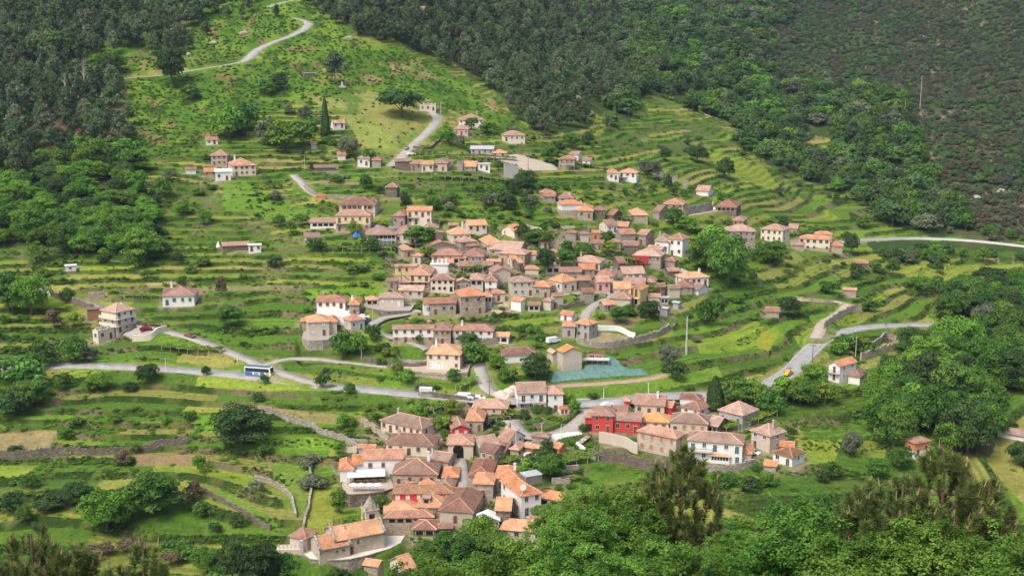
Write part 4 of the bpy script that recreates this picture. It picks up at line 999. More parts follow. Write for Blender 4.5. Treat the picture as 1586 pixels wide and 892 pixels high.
# ------------------------------------------------------------------ terrain grid
cx = np.concatenate([np.arange(-500, -20, 16.0), np.arange(-20, 1608, 2.0), np.arange(1608, 2101, 16.0)])
cy = np.concatenate([np.arange(-500, -20, 14.0), np.arange(-20, 905, 1.45), np.geomspace(1, 3095, 60) + 905])
NX, NY = len(cx), len(cy)
GPX, GPY = np.meshgrid(cx, cy)
D0 = depth(GPX.ravel(), GPY.ravel()).reshape(GPX.shape)
rx, ry, rzv = ray(GPX, GPY)
TX, TYY, TZ = rx * D0, (CP + (H0 / 2 - GPY) / FPX * SP) * D0, rzv * D0
wx = GPX + (fbm(GPX / 22, GPY / 16, 5) - .5) * 26; wy = GPY + (fbm(GPX / 22, GPY / 16, 9) - .5) * 18
def zone(p, soft=True):
    return inside(p, wx, wy) if soft else inside(p, GPX, GPY)
hole_ = zone(HOLE_R[0]) | zone(HOLE_R[1]) | zone(HOLE_R[2])
zP = zone(Z_PINEL) | zone(Z_PINEM); zO = zone(Z_OAKL) | zone(Z_OAKR) | zone(Z_OAKBR) | zone(Z_STRIP); zO &= ~hole_; zH = zone(Z_HEATH) & ~zO & ~hole_
zB = zone(Z_BRACK) & ~zP; zV = zone(Z_VILL); zM = zone(Z_MEADOW)
near = GPY > 905
wild = zP | zO | zH | zB | near
STEP = 1.9
amp = np.where(wild, 0.0, 1.0); amp = np.where(zV, 0.55, amp); amp = np.where(zM, 0.15, amp); amp = np.where(GPX > 1600, 0, amp)
amp = np.where(zone([(195, 135), (350, 130), (350, 240), (200, 245)]), 0.5, amp)
flat = np.zeros(GPX.shape, bool)
for nm_, poly, *_ in DRAPES: flat |= inside(poly, GPX, GPY)
flat |= inside(GREENSHEET, GPX, GPY)
for poly, c in PLOTS[:12]: flat |= inside(poly, GPX, GPY)
amp[flat] = 0
# soften the change between stepped and unstepped ground
for _ in range(3): amp = (amp + np.roll(amp, 1, 0) + np.roll(amp, -1, 0) + np.roll(amp, 1, 1) + np.roll(amp, -1, 1)) / 5
ph = TZ / STEP + (fbm(TX / 60, TYY / 60, 3, 2) - .5) * 3.2 + (fbm(TX / 14, TYY / 14, 4, 2) - .5) * 0.28
tid = np.floor(ph); f = ph - tid
g_ = np.where(f < .74, f * 0.18 / .74, 0.18 + 0.82 * sstep(.74, .97, f))
DZ = amp * STEP * 0.98 * (g_ - f)
riser = sstep(.70, .77, f) * np.minimum(1, amp * 1.15)
rough = np.where(zB, .6, np.where(zH, .45, np.where(zP | zO, 1.0, 0.16))); rough[flat] = 0; rough = np.where(riser > .5, rough + .3, rough)
DZ += rough * (fbm(TX / 3.2, TYY / 3.2, 21, 3) - .5) * 1.1 * np.where(near, .3, 1)
soft = (zB | zH | zP).astype(float); soft2 = (zH | ((zO | zP) & (GPY < 360))).astype(float)
for _ in range(24):
    for ax_ in (0, 1):
        soft = (soft * 2 + np.roll(soft, 2, ax_) + np.roll(soft, -2, ax_)) / 4; soft2 = (soft2 * 2 + np.roll(soft2, 3, ax_) + np.roll(soft2, -3, ax_)) / 4
DZ += soft * (fbm(TX / 26, TYY / 26, 31, 3) - .5) * 5 + soft2 * (fbm(TX / 95, TYY / 95, 33, 3) - .5) * np.where(GPX > 1000, 42, 14) * sstep(380, 200, GPY)
Zt = TZ + DZ
def window(px, py, rpx, rpy):
    return (slice(max(0, np.searchsorted(cy, py - rpy)), np.searchsorted(cy, py + rpy)), slice(max(0, np.searchsorted(cx, px - rpx)), np.searchsorted(cx, px + rpx)))
EX = np.zeros((892, 1586), bool)      # where nothing may grow
HB = np.zeros((892, 1586), bool)      # where houses show
def mark(a, x0, y0, x1, y1):
    a[max(0, int(y0)):max(0, int(y1)), max(0, int(x0)):max(0, int(x1))] = True
# roads: level the ground across them
def resample(poly, step=1.5):
    pts = []
    n = len(poly)
    for i in range(n - 1):
        p0 = poly[max(i - 1, 0)]; p1 = poly[i]; p2 = poly[i + 1]; p3 = poly[min(i + 2, n - 1)]
        k = max(2, int(math.hypot(p2[0] - p1[0], p2[1] - p1[1]) / step))
        for j in range(k):
            t = j / k
            q = [0.5 * (2 * p1[a] + (p2[a] - p0[a]) * t + (2 * p0[a] - 5 * p1[a] + 4 * p2[a] - p3[a]) * t * t + (3 * p1[a] - p0[a] - 3 * p2[a] + p3[a]) * t ** 3) for a in (0, 1)]
            pts.append(tuple(q))
    pts.append(poly[-1]); return pts
RP = []
dirt = np.zeros(GPX.shape)
for kind_, nm_, poly, wid, mt in ROADS:
    pp = resample(poly, 2.0 if poly[0][1] > 250 else 1.2)
    pts = np.array([P(*q) for q in pp])
    zs = pts[:, 2].copy()
    for _ in range(30): zs[1:-1] = (zs[:-2] + zs[1:-1] * 2 + zs[2:]) / 4
    pts[:, 2] = zs
    RP.append((kind_, nm_, pp, pts, wid, mt))
    best = np.full(GPX.shape, 1e9); bz = np.zeros(GPX.shape)
    for (qx, qy), p in zip(pp, pts):
        s = scale_at(qx, qy); r = (wid / 2 + 6) * s
        w_ = window(qx, qy, r, r * 0.5 + 4)
        dd = np.hypot(TX[w_] - p[0], TYY[w_] - p[1]); m = dd < best[w_]
        best[w_] = np.where(m, dd, best[w_]); bz[w_] = np.where(m, p[2], bz[w_])
        if 0 <= qy < 892: mark(EX, qx - wid / 2 * s - 3, qy - max(3, wid * s * .22), qx + wid / 2 * s + 3, qy + max(3, wid * s * .3))
    k = 1 - sstep(wid / 2 + .8, wid / 2 + 5, best)
    Zt = Zt * (1 - k) + (bz - 0.12) * k
    riser *= (1 - k); dirt = np.maximum(dirt, (1 - sstep(wid / 2 + .3, wid / 2 + 1.6, best)) * .7)
# house sites: nothing of the hill inside the walls
yard = np.zeros(GPX.shape)
for h in HOUSES:
    for g in h['W']:
        o, ux, uy = g['o'], g['ux'], g['uy']; s = g['s']
        x0, y0, x1, y1 = g['box']
        w_ = window((x0 + x1) / 2, y1 - 10, (x1 - x0) / 2 + 14 * s, 14 * s + 30)
        lx = (TX[w_] - o.x) * ux.x + (TYY[w_] - o.y) * ux.y; ly = (TX[w_] - o.x) * uy.x + (TYY[w_] - o.y) * uy.y
        ddx = np.maximum(np.abs(lx) - g['w'] / 2, 0); ddy = np.maximum(np.maximum(-ly, ly - g['d']), 0); dd = np.hypot(ddx, ddy)
        k = 1 - sstep(1.2, 4.0, dd)
        target = o.z - 0.05
        Zw = Zt[w_]; cut = np.minimum(Zw, target + np.maximum(dd - 1.0, 0) * 1.2)
        frontm = ly < 0
        Zt[w_] = np.where(frontm, Zw * (1 - k) + np.minimum(Zw, target) * k, cut)
        yard[w_] = np.maximum(yard[w_], 1 - sstep(.6, 3.5, dd))
        mark(EX, x0 - 2, y0 + (y1 - y0) * .4, x1 + 2, y1 + 3)
        mark(HB, x0 - 1, y0, x1 + 1, y1)
for poly, dz in LOWER:
    wgt = inside(poly, GPX, GPY).astype(float)
    for _ in range(4):
        for ax_ in (0, 1): wgt = (wgt * 2 + np.roll(wgt, 1, ax_) + np.roll(wgt, -1, ax_)) / 4
    Zt -= wgt * dz
for poly, zr_ in CUT:
    z_ = P(*zr_).z; q_ = [on_plane(x, y, z_) for x, y in poly]; cx_ = sum(p.x for p in q_) / len(q_); cy_ = sum(p.y for p in q_) / len(q_)
    q_ = [(cx_ + (p.x - cx_) * 1.05, cy_ + (p.y - cy_) * 1.05) for p in q_]; mi_ = inside(q_, TX, TYY); Zt = np.where(mi_, np.minimum(Zt, z_ - .35), Zt)
ys, xs = np.mgrid[0:892, 0:1586]
for nm_, poly, *_ in DRAPES: EX |= inside(poly, xs, ys); HB |= inside(poly, xs, ys)
EX |= inside(GREENSHEET, xs, ys); HB |= inside(GREENSHEET, xs, ys)
for bx in ((440, 768, 632, 868), (526, 726, 614, 766), (466, 505, 524, 545), (563, 470, 640, 490), (925, 675, 990, 700), (920, 700, 1062, 722), (852, 500, 1040, 540), (745, 590, 800, 620), (606, 560, 728, 580), (1086, 716, 1160, 728), (70, 448, 165, 490), (1060, 310, 1105, 332)):
    mark(EX, *bx); mark(HB, *bx)
for kind_, nm_, pp, pts, wid, mt in RP:
    for q in pp:
        s_ = scale_at(*q)
        if nm_ != 'top_road': mark(HB, q[0] - 3, q[1] - wid * s_ * .16, q[0] + 3, q[1] + wid * s_ * .16 + 1)
# ---- colours of the ground itself: grass, fern, soil, wall stone
def lerp(a, b, t): return a * (1 - t[..., None]) + np.array(b) * t[..., None]
hid = _h(tid, np.floor(TX / 34 + _h(tid, tid * 0, 7) * 5), 11)
hid2 = _h(tid, np.floor(TX / 34 + _h(tid, tid * 0, 7) * 5), 57)
pal = np.array((1.08, 0.96, 1.08)) * np.array([(0.080, 0.175, 0.022), (0.135, 0.270, 0.030), (0.240, 0.340, 0.045), (0.270, 0.300, 0.065), (0.065, 0.135, 0.022), (0.105, 0.215, 0.028), (0.300, 0.290, 0.085), (0.095, 0.200, 0.026)])
colr = pal[np.clip((hid * 8).astype(int), 0, 7)]
colr = lerp(colr, (0.13, 0.25, 0.03), np.full(hid.shape, .2))
rows = .5 + .5 * np.cos(f * 2 * np.pi * 4.2 + fbm(TX / 9, TYY / 9, 44) * 1.5)
colr = lerp(colr, (0.045, 0.10, 0.018), rows * (hid2 > .42) * (~zV) * .55 * (amp > .4))
colr = lerp(colr, (0.06, 0.105, 0.02), sstep(.55, .8, fbm(TX / 14, TYY / 9, 41)) * .4)
colr = lerp(colr, (0.27, 0.25, 0.09), sstep(.62, .8, fbm(TX / 30, TYY / 12, 43)) * .5)
colr = lerp(colr, (0.085, 0.16, 0.024), zV * .4)
zC = zone(Z_CORE) | zone(Z_CORE2)
cc_ = np.empty(colr.shape); cc_[:] = (0.055, 0.10, 0.022)
cc_ = lerp(cc_, (0.25, 0.205, 0.145), sstep(.44, .58, fbm(TX / 7, TYY / 7, 47)))
cc_ = lerp(cc_, (0.13, 0.22, 0.03), sstep(.6, .7, fbm(TX / 9, TYY / 9, 48)))
colr = colr * (1 - zC * .85)[..., None] + cc_ * (zC * .85)[..., None]
colr = lerp(colr, (0.25, 0.26, 0.085), zM * (.3 + .7 * sstep(.35, .6, fbm(TX / 8, TYY / 8, 49))))
colr = lerp(colr, (0.09, 0.17, 0.03), zM * sstep(.55, .68, fbm(TX / 11, TYY / 11, 50)) * .8)
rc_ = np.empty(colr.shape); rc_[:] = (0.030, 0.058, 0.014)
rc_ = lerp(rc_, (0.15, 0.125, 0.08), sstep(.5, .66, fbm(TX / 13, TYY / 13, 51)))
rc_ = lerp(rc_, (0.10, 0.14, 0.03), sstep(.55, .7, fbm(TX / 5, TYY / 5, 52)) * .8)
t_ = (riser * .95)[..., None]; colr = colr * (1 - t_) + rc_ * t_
bc = np.empty(colr.shape); bc[:] = (0.08, 0.17, 0.022)
bc = lerp(bc, (0.17, 0.27, 0.035), sstep(.45, .7, fbm(TX / 10, TYY / 14, 61)) * .7)
bc = lerp(bc, (0.045, 0.085, 0.018), sstep(.55, .7, fbm(TX / 7, TYY / 7, 62)) * .8)
bc = lerp(bc, (0.30, 0.24, 0.12), sstep(.60, .72, fbm(TX / 12, TYY / 18, 63)) * sstep(420, 520, GPX) * .8)
bc = lerp(bc, (0.24, 0.15, 0.09), sstep(.66, .74, fbm(TX / 9, TYY / 12, 64)) * .7)
colr = np.where(zB[..., None], bc, colr)
fc = np.empty(colr.shape); fc[:] = (0.045, 0.08, 0.024)
fc = lerp(fc, (0.17, 0.115, 0.075), sstep(.5, .68, fbm(TX / 16, TYY / 16, 71)) * np.where(zP & (GPX < 300), .8, .3))
fc = lerp(fc, (0.085, 0.15, 0.025), sstep(.5, .7, fbm(TX / 12, TYY / 12, 72)) * .8)
fc = np.where(inside([(-520, -500), (400, -500), (335, 20), (290, 92), (0, 80), (-520, 90)], wx, wy)[..., None], bc, fc)
colr = np.where((zP | zO)[..., None], fc, colr)
hc = np.empty(colr.shape); hc[:] = (0.050, 0.078, 0.036)
hc = lerp(hc, (0.115, 0.085, 0.06), sstep(.45, .62, fbm(TX / 34, TYY / 44, 81)) * sstep(80, 320, GPY))
hc = lerp(hc, (0.05, 0.095, 0.03), sstep(.55, .68, fbm(TX / 25, TYY / 20, 82)) * .7)
hc = lerp(hc, (0.27, 0.19, 0.13), sstep(.70, .76, fbm(TX / 9, TYY / 9, 83)) * .7)
colr = np.where(zH[..., None], hc, colr)
for poly, c in PLOTS:
    m = inside(poly, GPX + (wx - GPX) * .12, GPY + (wy - GPY) * .1)
    v = 1 + (fbm(TX / 4, TYY / 4, 91) - .5) * .5
    colr = np.where(m[..., None], np.array(c) * v[..., None] * .8 + colr * .2, colr)
# gravelly yards, trodden edges
colr = lerp(colr, (0.30, 0.26, 0.19), np.maximum(yard * (.35 + .65 * sstep(.4, .6, fbm(TX / 5, TYY / 5, 95))) * .75, dirt * sstep(.35, .6, fbm(TX / 4, TYY / 4, 96))))
colr = colr * (0.86 + 0.28 * vnoise(TX / .8, TYY / .8, 99))[..., None]
colr = np.where(near[..., None], np.array((0.05, 0.07, 0.022)), colr)
# ---- the mesh
V = np.stack([TX, TYY, Zt], -1)
me = bpy.data.meshes.new('hillside')
nv = NX * NY
me.vertices.add(nv); me.vertices.foreach_set('co', V.reshape(-1).astype(np.float32))
ii = (np.arange(NY - 1)[:, None] * NX + np.arange(NX - 1)[None, :]).ravel()
quads = np.stack([ii, ii + NX, ii + NX + 1, ii + 1], -1)
nf = len(quads)
me.loops.add(nf * 4); me.loops.foreach_set('vertex_index', quads.ravel().astype(np.int32))
me.polygons.add(nf); me.polygons.foreach_set('loop_start', (np.arange(nf) * 4).astype(np.int32))
me.polygons.foreach_set('use_smooth', np.ones(nf, bool))
ca = me.color_attributes.new('Col', 'FLOAT_COLOR', 'POINT')
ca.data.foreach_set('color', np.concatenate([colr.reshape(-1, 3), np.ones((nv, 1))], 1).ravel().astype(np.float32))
m, n, b = mat('ground_cover')
at = N(n, 'ShaderNodeVertexColor', layer_name='Col')
geo = N(n, 'ShaderNodeNewGeometry')
n1 = noise(n, geo.outputs['Position'], 0.9, 4, 0.7); n2 = noise(n, geo.outputs['Position'], 3.5, 3, 0.7)
c1 = mixc(n, ramp(n, n1, .3, .7), mixc(n, 1.0, at.outputs[0], (0.72, 0.74, 0.7), 'MULTIPLY'), mixc(n, 1.0, at.outputs[0], (1.22, 1.2, 1.15), 'MULTIPLY'))
c2 = mixc(n, ramp(n, n2, .35, .65), mixc(n, 1.0, c1, (0.68, 0.74, 0.66), 'MULTIPLY'), mixc(n, 1.0, c1, (1.26, 1.2, 1.1), 'MULTIPLY'))
n.links.new(c2, b.inputs['Base Color']); b.inputs['Roughness'].default_value = 0.95; b.inputs['Specular IOR Level'].default_value = 0.05
bump(n, b, n1, 0.8, 0.5)
me.materials.append(m); me.update()
tag(link('hillside', me), kind='structure')

def ground(px, py):
    px = np.atleast_1d(np.asarray(px, float)); py = np.atleast_1d(np.asarray(py, float))
    i = np.clip(np.searchsorted(cx, px) - 1, 0, NX - 2); j = np.clip(np.searchsorted(cy, py) - 1, 0, NY - 2)
    u = np.clip((px - cx[i]) / (cx[i + 1] - cx[i]), 0, 1)[:, None]; v = np.clip((py - cy[j]) / (cy[j + 1] - cy[j]), 0, 1)[:, None]
    return (V[j, i] * (1 - u) + V[j, i + 1] * u) * (1 - v) + (V[j + 1, i] * (1 - u) + V[j + 1, i + 1] * u) * v
def gp(px, py): return Vector(ground(px, py)[0])
# ---- roads
def m_road(name, c, var=.15):
    m, n, b = mat(name)
    a = noise(n, coords(n), 0.35, 5, .7); d = noise(n, coords(n), 4, 3, .7)
    c1 = mixc(n, ramp(n, a, .3, .7), mul(c, 1 - var), mul(c, 1 + var)); c1 = mixc(n, ramp(n, d, .3, .7, 0, .5), c1, mul(c, .8))
    n.links.new(c1, b.inputs['Base Color']); b.inputs['Roughness'].default_value = .9; bump(n, b, d, .3, .05); return m
RM = {'asph': m_road('worn_grey_asphalt', (0.35, 0.345, 0.33), .3), 'conc': m_road('worn_concrete_lane', (0.37, 0.345, 0.30), .25), 'tan': m_road('gravel_lane', (0.46, 0.39, 0.30)),
      'dirt': m_road('dirt_track_surface', (0.42, 0.29, 0.20), .2), 'pale': m_road('pale_granite_paving', (0.66, 0.62, 0.55), .08)}
for kind_, nm_, pp, pts, wid, mt in RP:
    vs = []; fs = []; k = len(pts)
    for i in range(k):
        a = pts[max(0, i - 2)]; b_ = pts[min(k - 1, i + 2)]; d = Vector((b_[0] - a[0], b_[1] - a[1], 0)).normalized(); sd = Vector((d.y, -d.x, 0))
        c = Vector(pts[i]); jit = (vnoise(i / 4.0, 0, 5) - .5) * .5
        for q, dz in ((-wid / 2 - jit - .1, -.5), (-wid / 2 - jit, 0), (0, .04), (wid / 2 - jit, 0), (wid / 2 - jit + .1, -.5)): vs.append(c + sd * q + Vector((0, 0, dz + 0.02)))
    for i in range(k - 1):
        for j in range(4): fs.append((i * 5 + j, i * 5 + j + 1, i * 5 + j + 6, i * 5 + j + 5))
    tag(link(nm_, mesh_from(nm_, vs, fs, [RM[mt]], None, None, True)), kind='structure')
    if nm_ in ('main_road', 'valley_road'):
        mb = MB()
        for i in range(0, k - 3, 1):
            a = Vector(pts[i]); b_ = Vector(pts[i + 1]); d = (b_ - a); d.z = 0
            if d.length < .05: continue
            d.normalize(); sd = Vector((d.y, -d.x, 0))
            for q in (-wid / 2 + .45, wid / 2 - .6):
                mb.face([a + sd * q + Vector((0, 0, .075)), a + sd * (q + .13) + Vector((0, 0, .075)), b_ + sd * (q + .13) + Vector((0, 0, .075)), b_ + sd * q + Vector((0, 0, .075))])
        tag(link('road_edge_line', mb.mesh('road_edge_line', [m_plain('road_paint_' + nm_, (.7, .7, .66))])), kind='structure')
def drape(name, poly, mt, off=0.12, step=1.6, holes=False):
    x0 = min(p[0] for p in poly); x1 = max(p[0] for p in poly); y0 = min(p[1] for p in poly); y1 = max(p[1] for p in poly)
    xs = np.arange(x0, x1 + step, step); ys = np.arange(y0, y1 + step * .7, step * .7)
    gx, gy = np.meshgrid(xs, ys); G = ground(gx.ravel(), gy.ravel()); G[:, 2] += off
    nx = len(xs); ins = inside(poly, gx, gy); fs = []
    for j in range(len(ys) - 1):
        for i in range(nx - 1):
            if ins[j:j + 2, i:i + 2].sum() >= 2: fs.append((j * nx + i, (j + 1) * nx + i, (j + 1) * nx + i + 1, j * nx + i + 1))
    used = sorted({v for f_ in fs for v in f_}); mp = {v: k for k, v in enumerate(used)}
    return link(name, mesh_from(name, [G[v] for v in used], [tuple(mp[v] for v in f_) for f_ in fs], [mt], None, None, True))
for nm_, poly, mt, kd, lb in DRAPES: tag(drape(nm_, poly, RM[mt], 0.14 if nm_ != 'plaza_paving' else 0.2), kind='structure')
m, n, b = mat('green_mulch_sheet')
a = noise(n, coords(n, 'Object', (1, .35, 1)), .8, 4, .7)
c1 = mixc(n, ramp(n, a, .3, .7), (0.085, 0.17, 0.15), (0.16, 0.28, 0.24)); v = N(n, 'ShaderNodeTexVoronoi'); v.inputs['Scale'].default_value = .7; n.links.new(coords(n), v.inputs['Vector'])
n.links.new(mixc(n, ramp(n, v.outputs['Distance'], .10, .16), (.03, .05, .02), c1), b.inputs['Base Color']); b.inputs['Roughness'].default_value = .5; bump(n, b, a, .6, .3)
tag(drape('mulch_sheet', GREENSHEET, m, .2), 'blue-green planting sheet spread over the slope under the timber cabin', 'ground sheet')
# ------------------------------------------------------------------ foliage
def fast_mesh(name, verts, nper, mats, tone=None, mi=None):
    """faces of nper corners each, unshared vertices"""
    me = bpy.data.meshes.new(name); nv = len(verts); nf = nv // nper
    me.vertices.add(nv); me.vertices.foreach_set('co', np.asarray(verts, np.float32).ravel())
    me.loops.add(nv); me.loops.foreach_set('vertex_index', np.arange(nv, dtype=np.int32))
    me.polygons.add(nf); me.polygons.foreach_set('loop_start', (np.arange(nf) * nper).astype(np.int32))
    for m in mats: me.materials.append(m)
    if mi is not None: me.polygons.foreach_set('material_index', np.asarray(mi, np.int32))
    if tone is not None:
        a = me.attributes.new('tone', 'FLOAT', 'POINT'); a.data.foreach_set('value', np.repeat(tone, nper).astype(np.float32))
    me.update(calc_edges=True); return me
def leaf_quads(C, Nn, size, rs, aspect=1.4):
    n = len(C); r = rs.normal(size=(n, 3)); t = np.cross(Nn, r); t /= np.linalg.norm(t, axis=1)[:, None] + 1e-9
    b = np.cross(Nn, t); s = size * rs.uniform(.7, 1.35, n)[:, None]
    t = t * s * aspect * .5; b = b * s * .5
    return np.stack([C - t, C - b * 1.0, C + t, C + b * 1.0], 1).reshape(-1, 3)       # lens-like diamonds
def clumps(rs, n, ex=(1, 1, 1), zmin=-.5, shell=.55, p=1.0):
    out = []
    while len(out) < n:
        v = rs.uniform(-1, 1, 3)
        L = np.linalg.norm(v)
        if shell < L <= 1 and v[2] > zmin: out.append(v)
    return np.array(out) * np.array(ex)
def crown(name, m, seed, nclump=26, per=46, leaf=.085, R=.24, ex=(.5, .5, .42), zc=.52, squash=.8, up=.35, noisy=.35):
    rs = np.random.RandomState(seed)
    cc = clumps(rs, nclump, ex, -.55, .45); cc[:, 2] += zc
    Vs, T = [], []
    for c in cc:
        r = R * rs.uniform(.65, 1.25); d = rs.normal(size=(per, 3)); d /= np.linalg.norm(d, axis=1)[:, None]
        d[:, 2] = np.where(d[:, 2] < -.35, -d[:, 2] * .6, d[:, 2]); 
        pos = c + d * r * rs.uniform(.72, 1.08, per)[:, None] * np.array([1, 1, squash])
        nn = d + rs.normal(size=(per, 3)) * .55 + np.array([0, 0, up]); nn /= np.linalg.norm(nn, axis=1)[:, None]
        Vs.append(leaf_quads(pos, nn, leaf, rs)); T.append(np.clip(rs.uniform(.15, .75) + rs.normal(0, .16, per), 0, 1))
    return fast_mesh(name, np.concatenate(Vs), 4, [m], np.concatenate(T))
def trunk_mesh(name, m, h=.5, r=.035, limbs=5, seed=0, spread=.3, top=.8):
    rs = random.Random(seed); b = MB()
    b.prism((0, 0, -.12), (rs.uniform(-.03, .03), rs.uniform(-.03, .03), h), r, r * .6, 6)
    for i in range(limbs):
        a = i * 2.4 + rs.random(); z = h * rs.uniform(.55, 1)
        b.prism((0, 0, z), (math.cos(a) * spread, math.sin(a) * spread, z + (top - h) * rs.uniform(.5, 1)), r * .5, r * .2, 4)
    return b.mesh(name, [m])
# crowns are one metre high and about one metre wide; every tree scales them
CR = {}
for i in range(4): CR['round', i] = (dict(nclump=28, per=46, seed=10 + i), 'trunk')
PROTO = {}
def get_crown(shape, i, leafmat):
    k = (shape, i, leafmat)
    if k in PROTO: return PROTO[k]
    m = M[leafmat]
    if shape == 'round': me = crown('crown', m, 10 + i, 30, 50, .075, .22)
    elif shape == 'fine': me = crown('crown', m, 20 + i, 46, 130, .04, .18)
    elif shape == 'wide': me = crown('crown', m, 30 + i, 34, 46, .075, .2, (.55, .55, .3), .6, .7)
    elif shape == 'cypress':
        rs = np.random.RandomState(5 + i); n = 1500; z = rs.uniform(0.02, 1, n); rr = .5 * np.minimum(1, z * 6 + .2) * (1 - z) ** .55 * rs.uniform(.8, 1.05, n)
        a = rs.uniform(0, 6.283, n); pos = np.stack([np.cos(a) * rr, np.sin(a) * rr, z], 1); nn = np.stack([np.cos(a), np.sin(a), .2 + 0 * a], 1) + rs.normal(size=(n, 3)) * .35
        nn /= np.linalg.norm(nn, axis=1)[:, None]; me = fast_mesh('crown', leaf_quads(pos, nn, .075, rs), 4, [m], np.clip(rs.normal(.5, .2, n), 0, 1))
    elif shape == 'pine':
        # flattish layered clumps on the upper part of the stem
        rs = np.random.RandomState(50 + i); Vs, T = [], []
        for k_ in range(38):
            z = rs.uniform(.38, .98); rad = .5 * (1 - ((z - .38) / .62)) ** .6 * rs.uniform(.2, 1) ; a = rs.uniform(0, 6.283)
            c = np.array([math.cos(a) * rad, math.sin(a) * rad, z]); per = 40; d = rs.normal(size=(per, 3)); d /= np.linalg.norm(d, axis=1)[:, None]
            pos = c + d * np.array([.17, .17, .065]) * rs.uniform(.5, 1.1, per)[:, None]; nn = rs.normal(size=(per, 3)) + np.array([0, 0, .8]); nn /= np.linalg.norm(nn, axis=1)[:, None]
            Vs.append(leaf_quads(pos, nn, .062, rs, 2.2)); T.append(np.clip(rs.uniform(.2, .7) + rs.normal(0, .15, per), 0, 1))
        me = fast_mesh('crown', np.concatenate(Vs), 4, [m], np.concatenate(T))
    elif shape == 'bush': me = crown('crown', m, 60 + i, 14, 46, .095, .25, (.45, .45, .36), .42, .85)
    elif shape == 'bare':
        b = MB(); rs = random.Random(70 + i)
        def br(p, d, L, r, lv):
            q = p + d * L; b.prism(p, q, r, r * .6, 4)
            if lv == 0: return
            for _ in range(4):
                nd = (d + Vector((rs.uniform(-1, 1), rs.uniform(-1, 1), rs.uniform(-.1, .8))) * .7).normalized(); br(p + d * L * rs.uniform(.45, 1), nd, L * rs.uniform(.45, .7), r * .5, lv - 1)
        br(Vector((0, 0, .25)), Vector((0, 0, 1)), .38, .018, 4); me = b.mesh('bare_branches', [m])
    PROTO[k] = me; return me
TR = {'broad': [trunk_mesh('trunk', M['bark'], .38, .035, 5, s) for s in range(3)], 'pine': [trunk_mesh('trunk', M['barkp'], .9, .02, 9, s + 9, .22, .98) for s in range(3)],
      'dead': [trunk_mesh('trunk', M['deadwood'], .75, .022, 4, 30, .14, .9)]}
USED = set(h['label'] for h in HOUSES)
LAND = [((h['box'][0] + h['box'][2]) / 2, (h['box'][1] + h['box'][3]) / 2, h['short']) for h in HOUSES if not h['short'].startswith('low ') or 'outbuilding' not in h['short'].split()[-1]]
LAND += [(270, 711, 'brown ploughed plot'), (40, 682, 'tan plot at the left edge'), (380, 790, 'bright strip field'), (150, 640, 'stepped fields at lower left'), (80, 820, 'near pine tops'), (1300, 640, 'lower right meadow'), (1500, 420, 'yellowish right meadow'), (210, 119, 'forest road'), (1060, 545, 'tall concrete pylon'), (1250, 560, 'road bend'), (1430, 372, 'valley road'), (400, 571, 'coach'), (535, 838, 'church'), (1310, 480, 'hairpin'), (700, 607, 'stretch of main road with parked cars')]
def where(x, y):
    c = sorted(LAND, key=lambda l: (l[0] - x) ** 2 + ((l[1] - y) * 1.6) ** 2)
    for l in c[:7]:
        dx, dy = x - l[0], y - l[1]
        if abs(dx) > 170 or abs(dy) > 110: continue
        if abs(dx) > abs(dy) * 1.3: rel = 'left of' if dx < 0 else 'right of'
        else: rel = 'behind' if dy < 0 else 'in front of'
        if math.hypot(dx, dy) > 75: rel = 'well ' + rel if rel[0] in 'lr' else 'far ' + rel
        yield f'{rel} the {l[2]}'
def tree_label(adj, noun, x, y):
    ws = list(where(x, y))
    for w_ in ws:
        for a in (adj, adj.split()[-1]):
            s = f'{a} {noun} {w_}'
            if s not in USED and len(s.split()) <= 16: USED.add(s); return s
    return None
ADJ = {'L_d': 'dark green', 'L_m': 'mid green', 'L_l': 'fresh green', 'L_y': 'yellow-green', 'L_o': 'silvery olive', 'L_f': 'deep green', 'L_p': 'grey-green', 'L_r': 'rust brown', 'L_g': 'yellow flowering'}
NTREE = 0
def tree(x, y, hpx, wpx, lm, shape='round', label=None, group=None, noun=None, sc=None):
    global NTREE
    NTREE += 1; p = gp(x, y); s = scale_at(x, y); H = hpx / s; Wd = wpx / s
    rng = random.Random(NTREE)
    size = 'small' if hpx < 22 else ('tall' if hpx > 48 else 'bushy')
    nm = {'pine': 'pine_tree', 'cypress': 'cypress_tree', 'bush': 'shrub', 'bare': 'bare_tree'}.get(shape, 'olive_tree' if lm == 'L_o' else 'broadleaf_tree')
    noun = noun or {'pine': 'pine', 'cypress': 'cypress', 'bush': 'shrub', 'bare': 'leafless tree'}.get(shape, 'tree')
    if label is None:
        label = tree_label(f'{size} {ADJ.get(lm, "green")}', noun, x, y)
    share = None
    if label is None:
        share = True; label = f'{ADJ.get(lm, "green")} {noun} among its like on the {"left" if x < 500 else ("right" if x > 1100 else "middle")} {"lower" if y > 590 else "upper"} slopes'
    r = thing(nm, label, 'shrub' if shape == 'bush' else 'tree', p, rng.uniform(0, 6.28), group or {'pine': 'pines on the slopes', 'bush': 'shrubs on the terraces'}.get(shape, 'trees among the terraces and houses'))
    cr_ = link('crown', get_crown(shape, rng.randrange(3 if shape != 'cypress' else 1), lm if shape != 'bare' else 'deadwood'), r, (0, 0, 0), 0, (Wd * 1.0, Wd * rng.uniform(.9, 1.1), H))
    if shape != 'bush' and shape != 'cypress':
        t = TR['pine' if shape == 'pine' else ('dead' if shape == 'bare' else 'broad')]
        link('trunk', t[rng.randrange(len(t))], r, (0, 0, 0), 0, (max(Wd, H * .6), max(Wd, H * .6), H))
    if 0 <= y < 892: pass
    return r
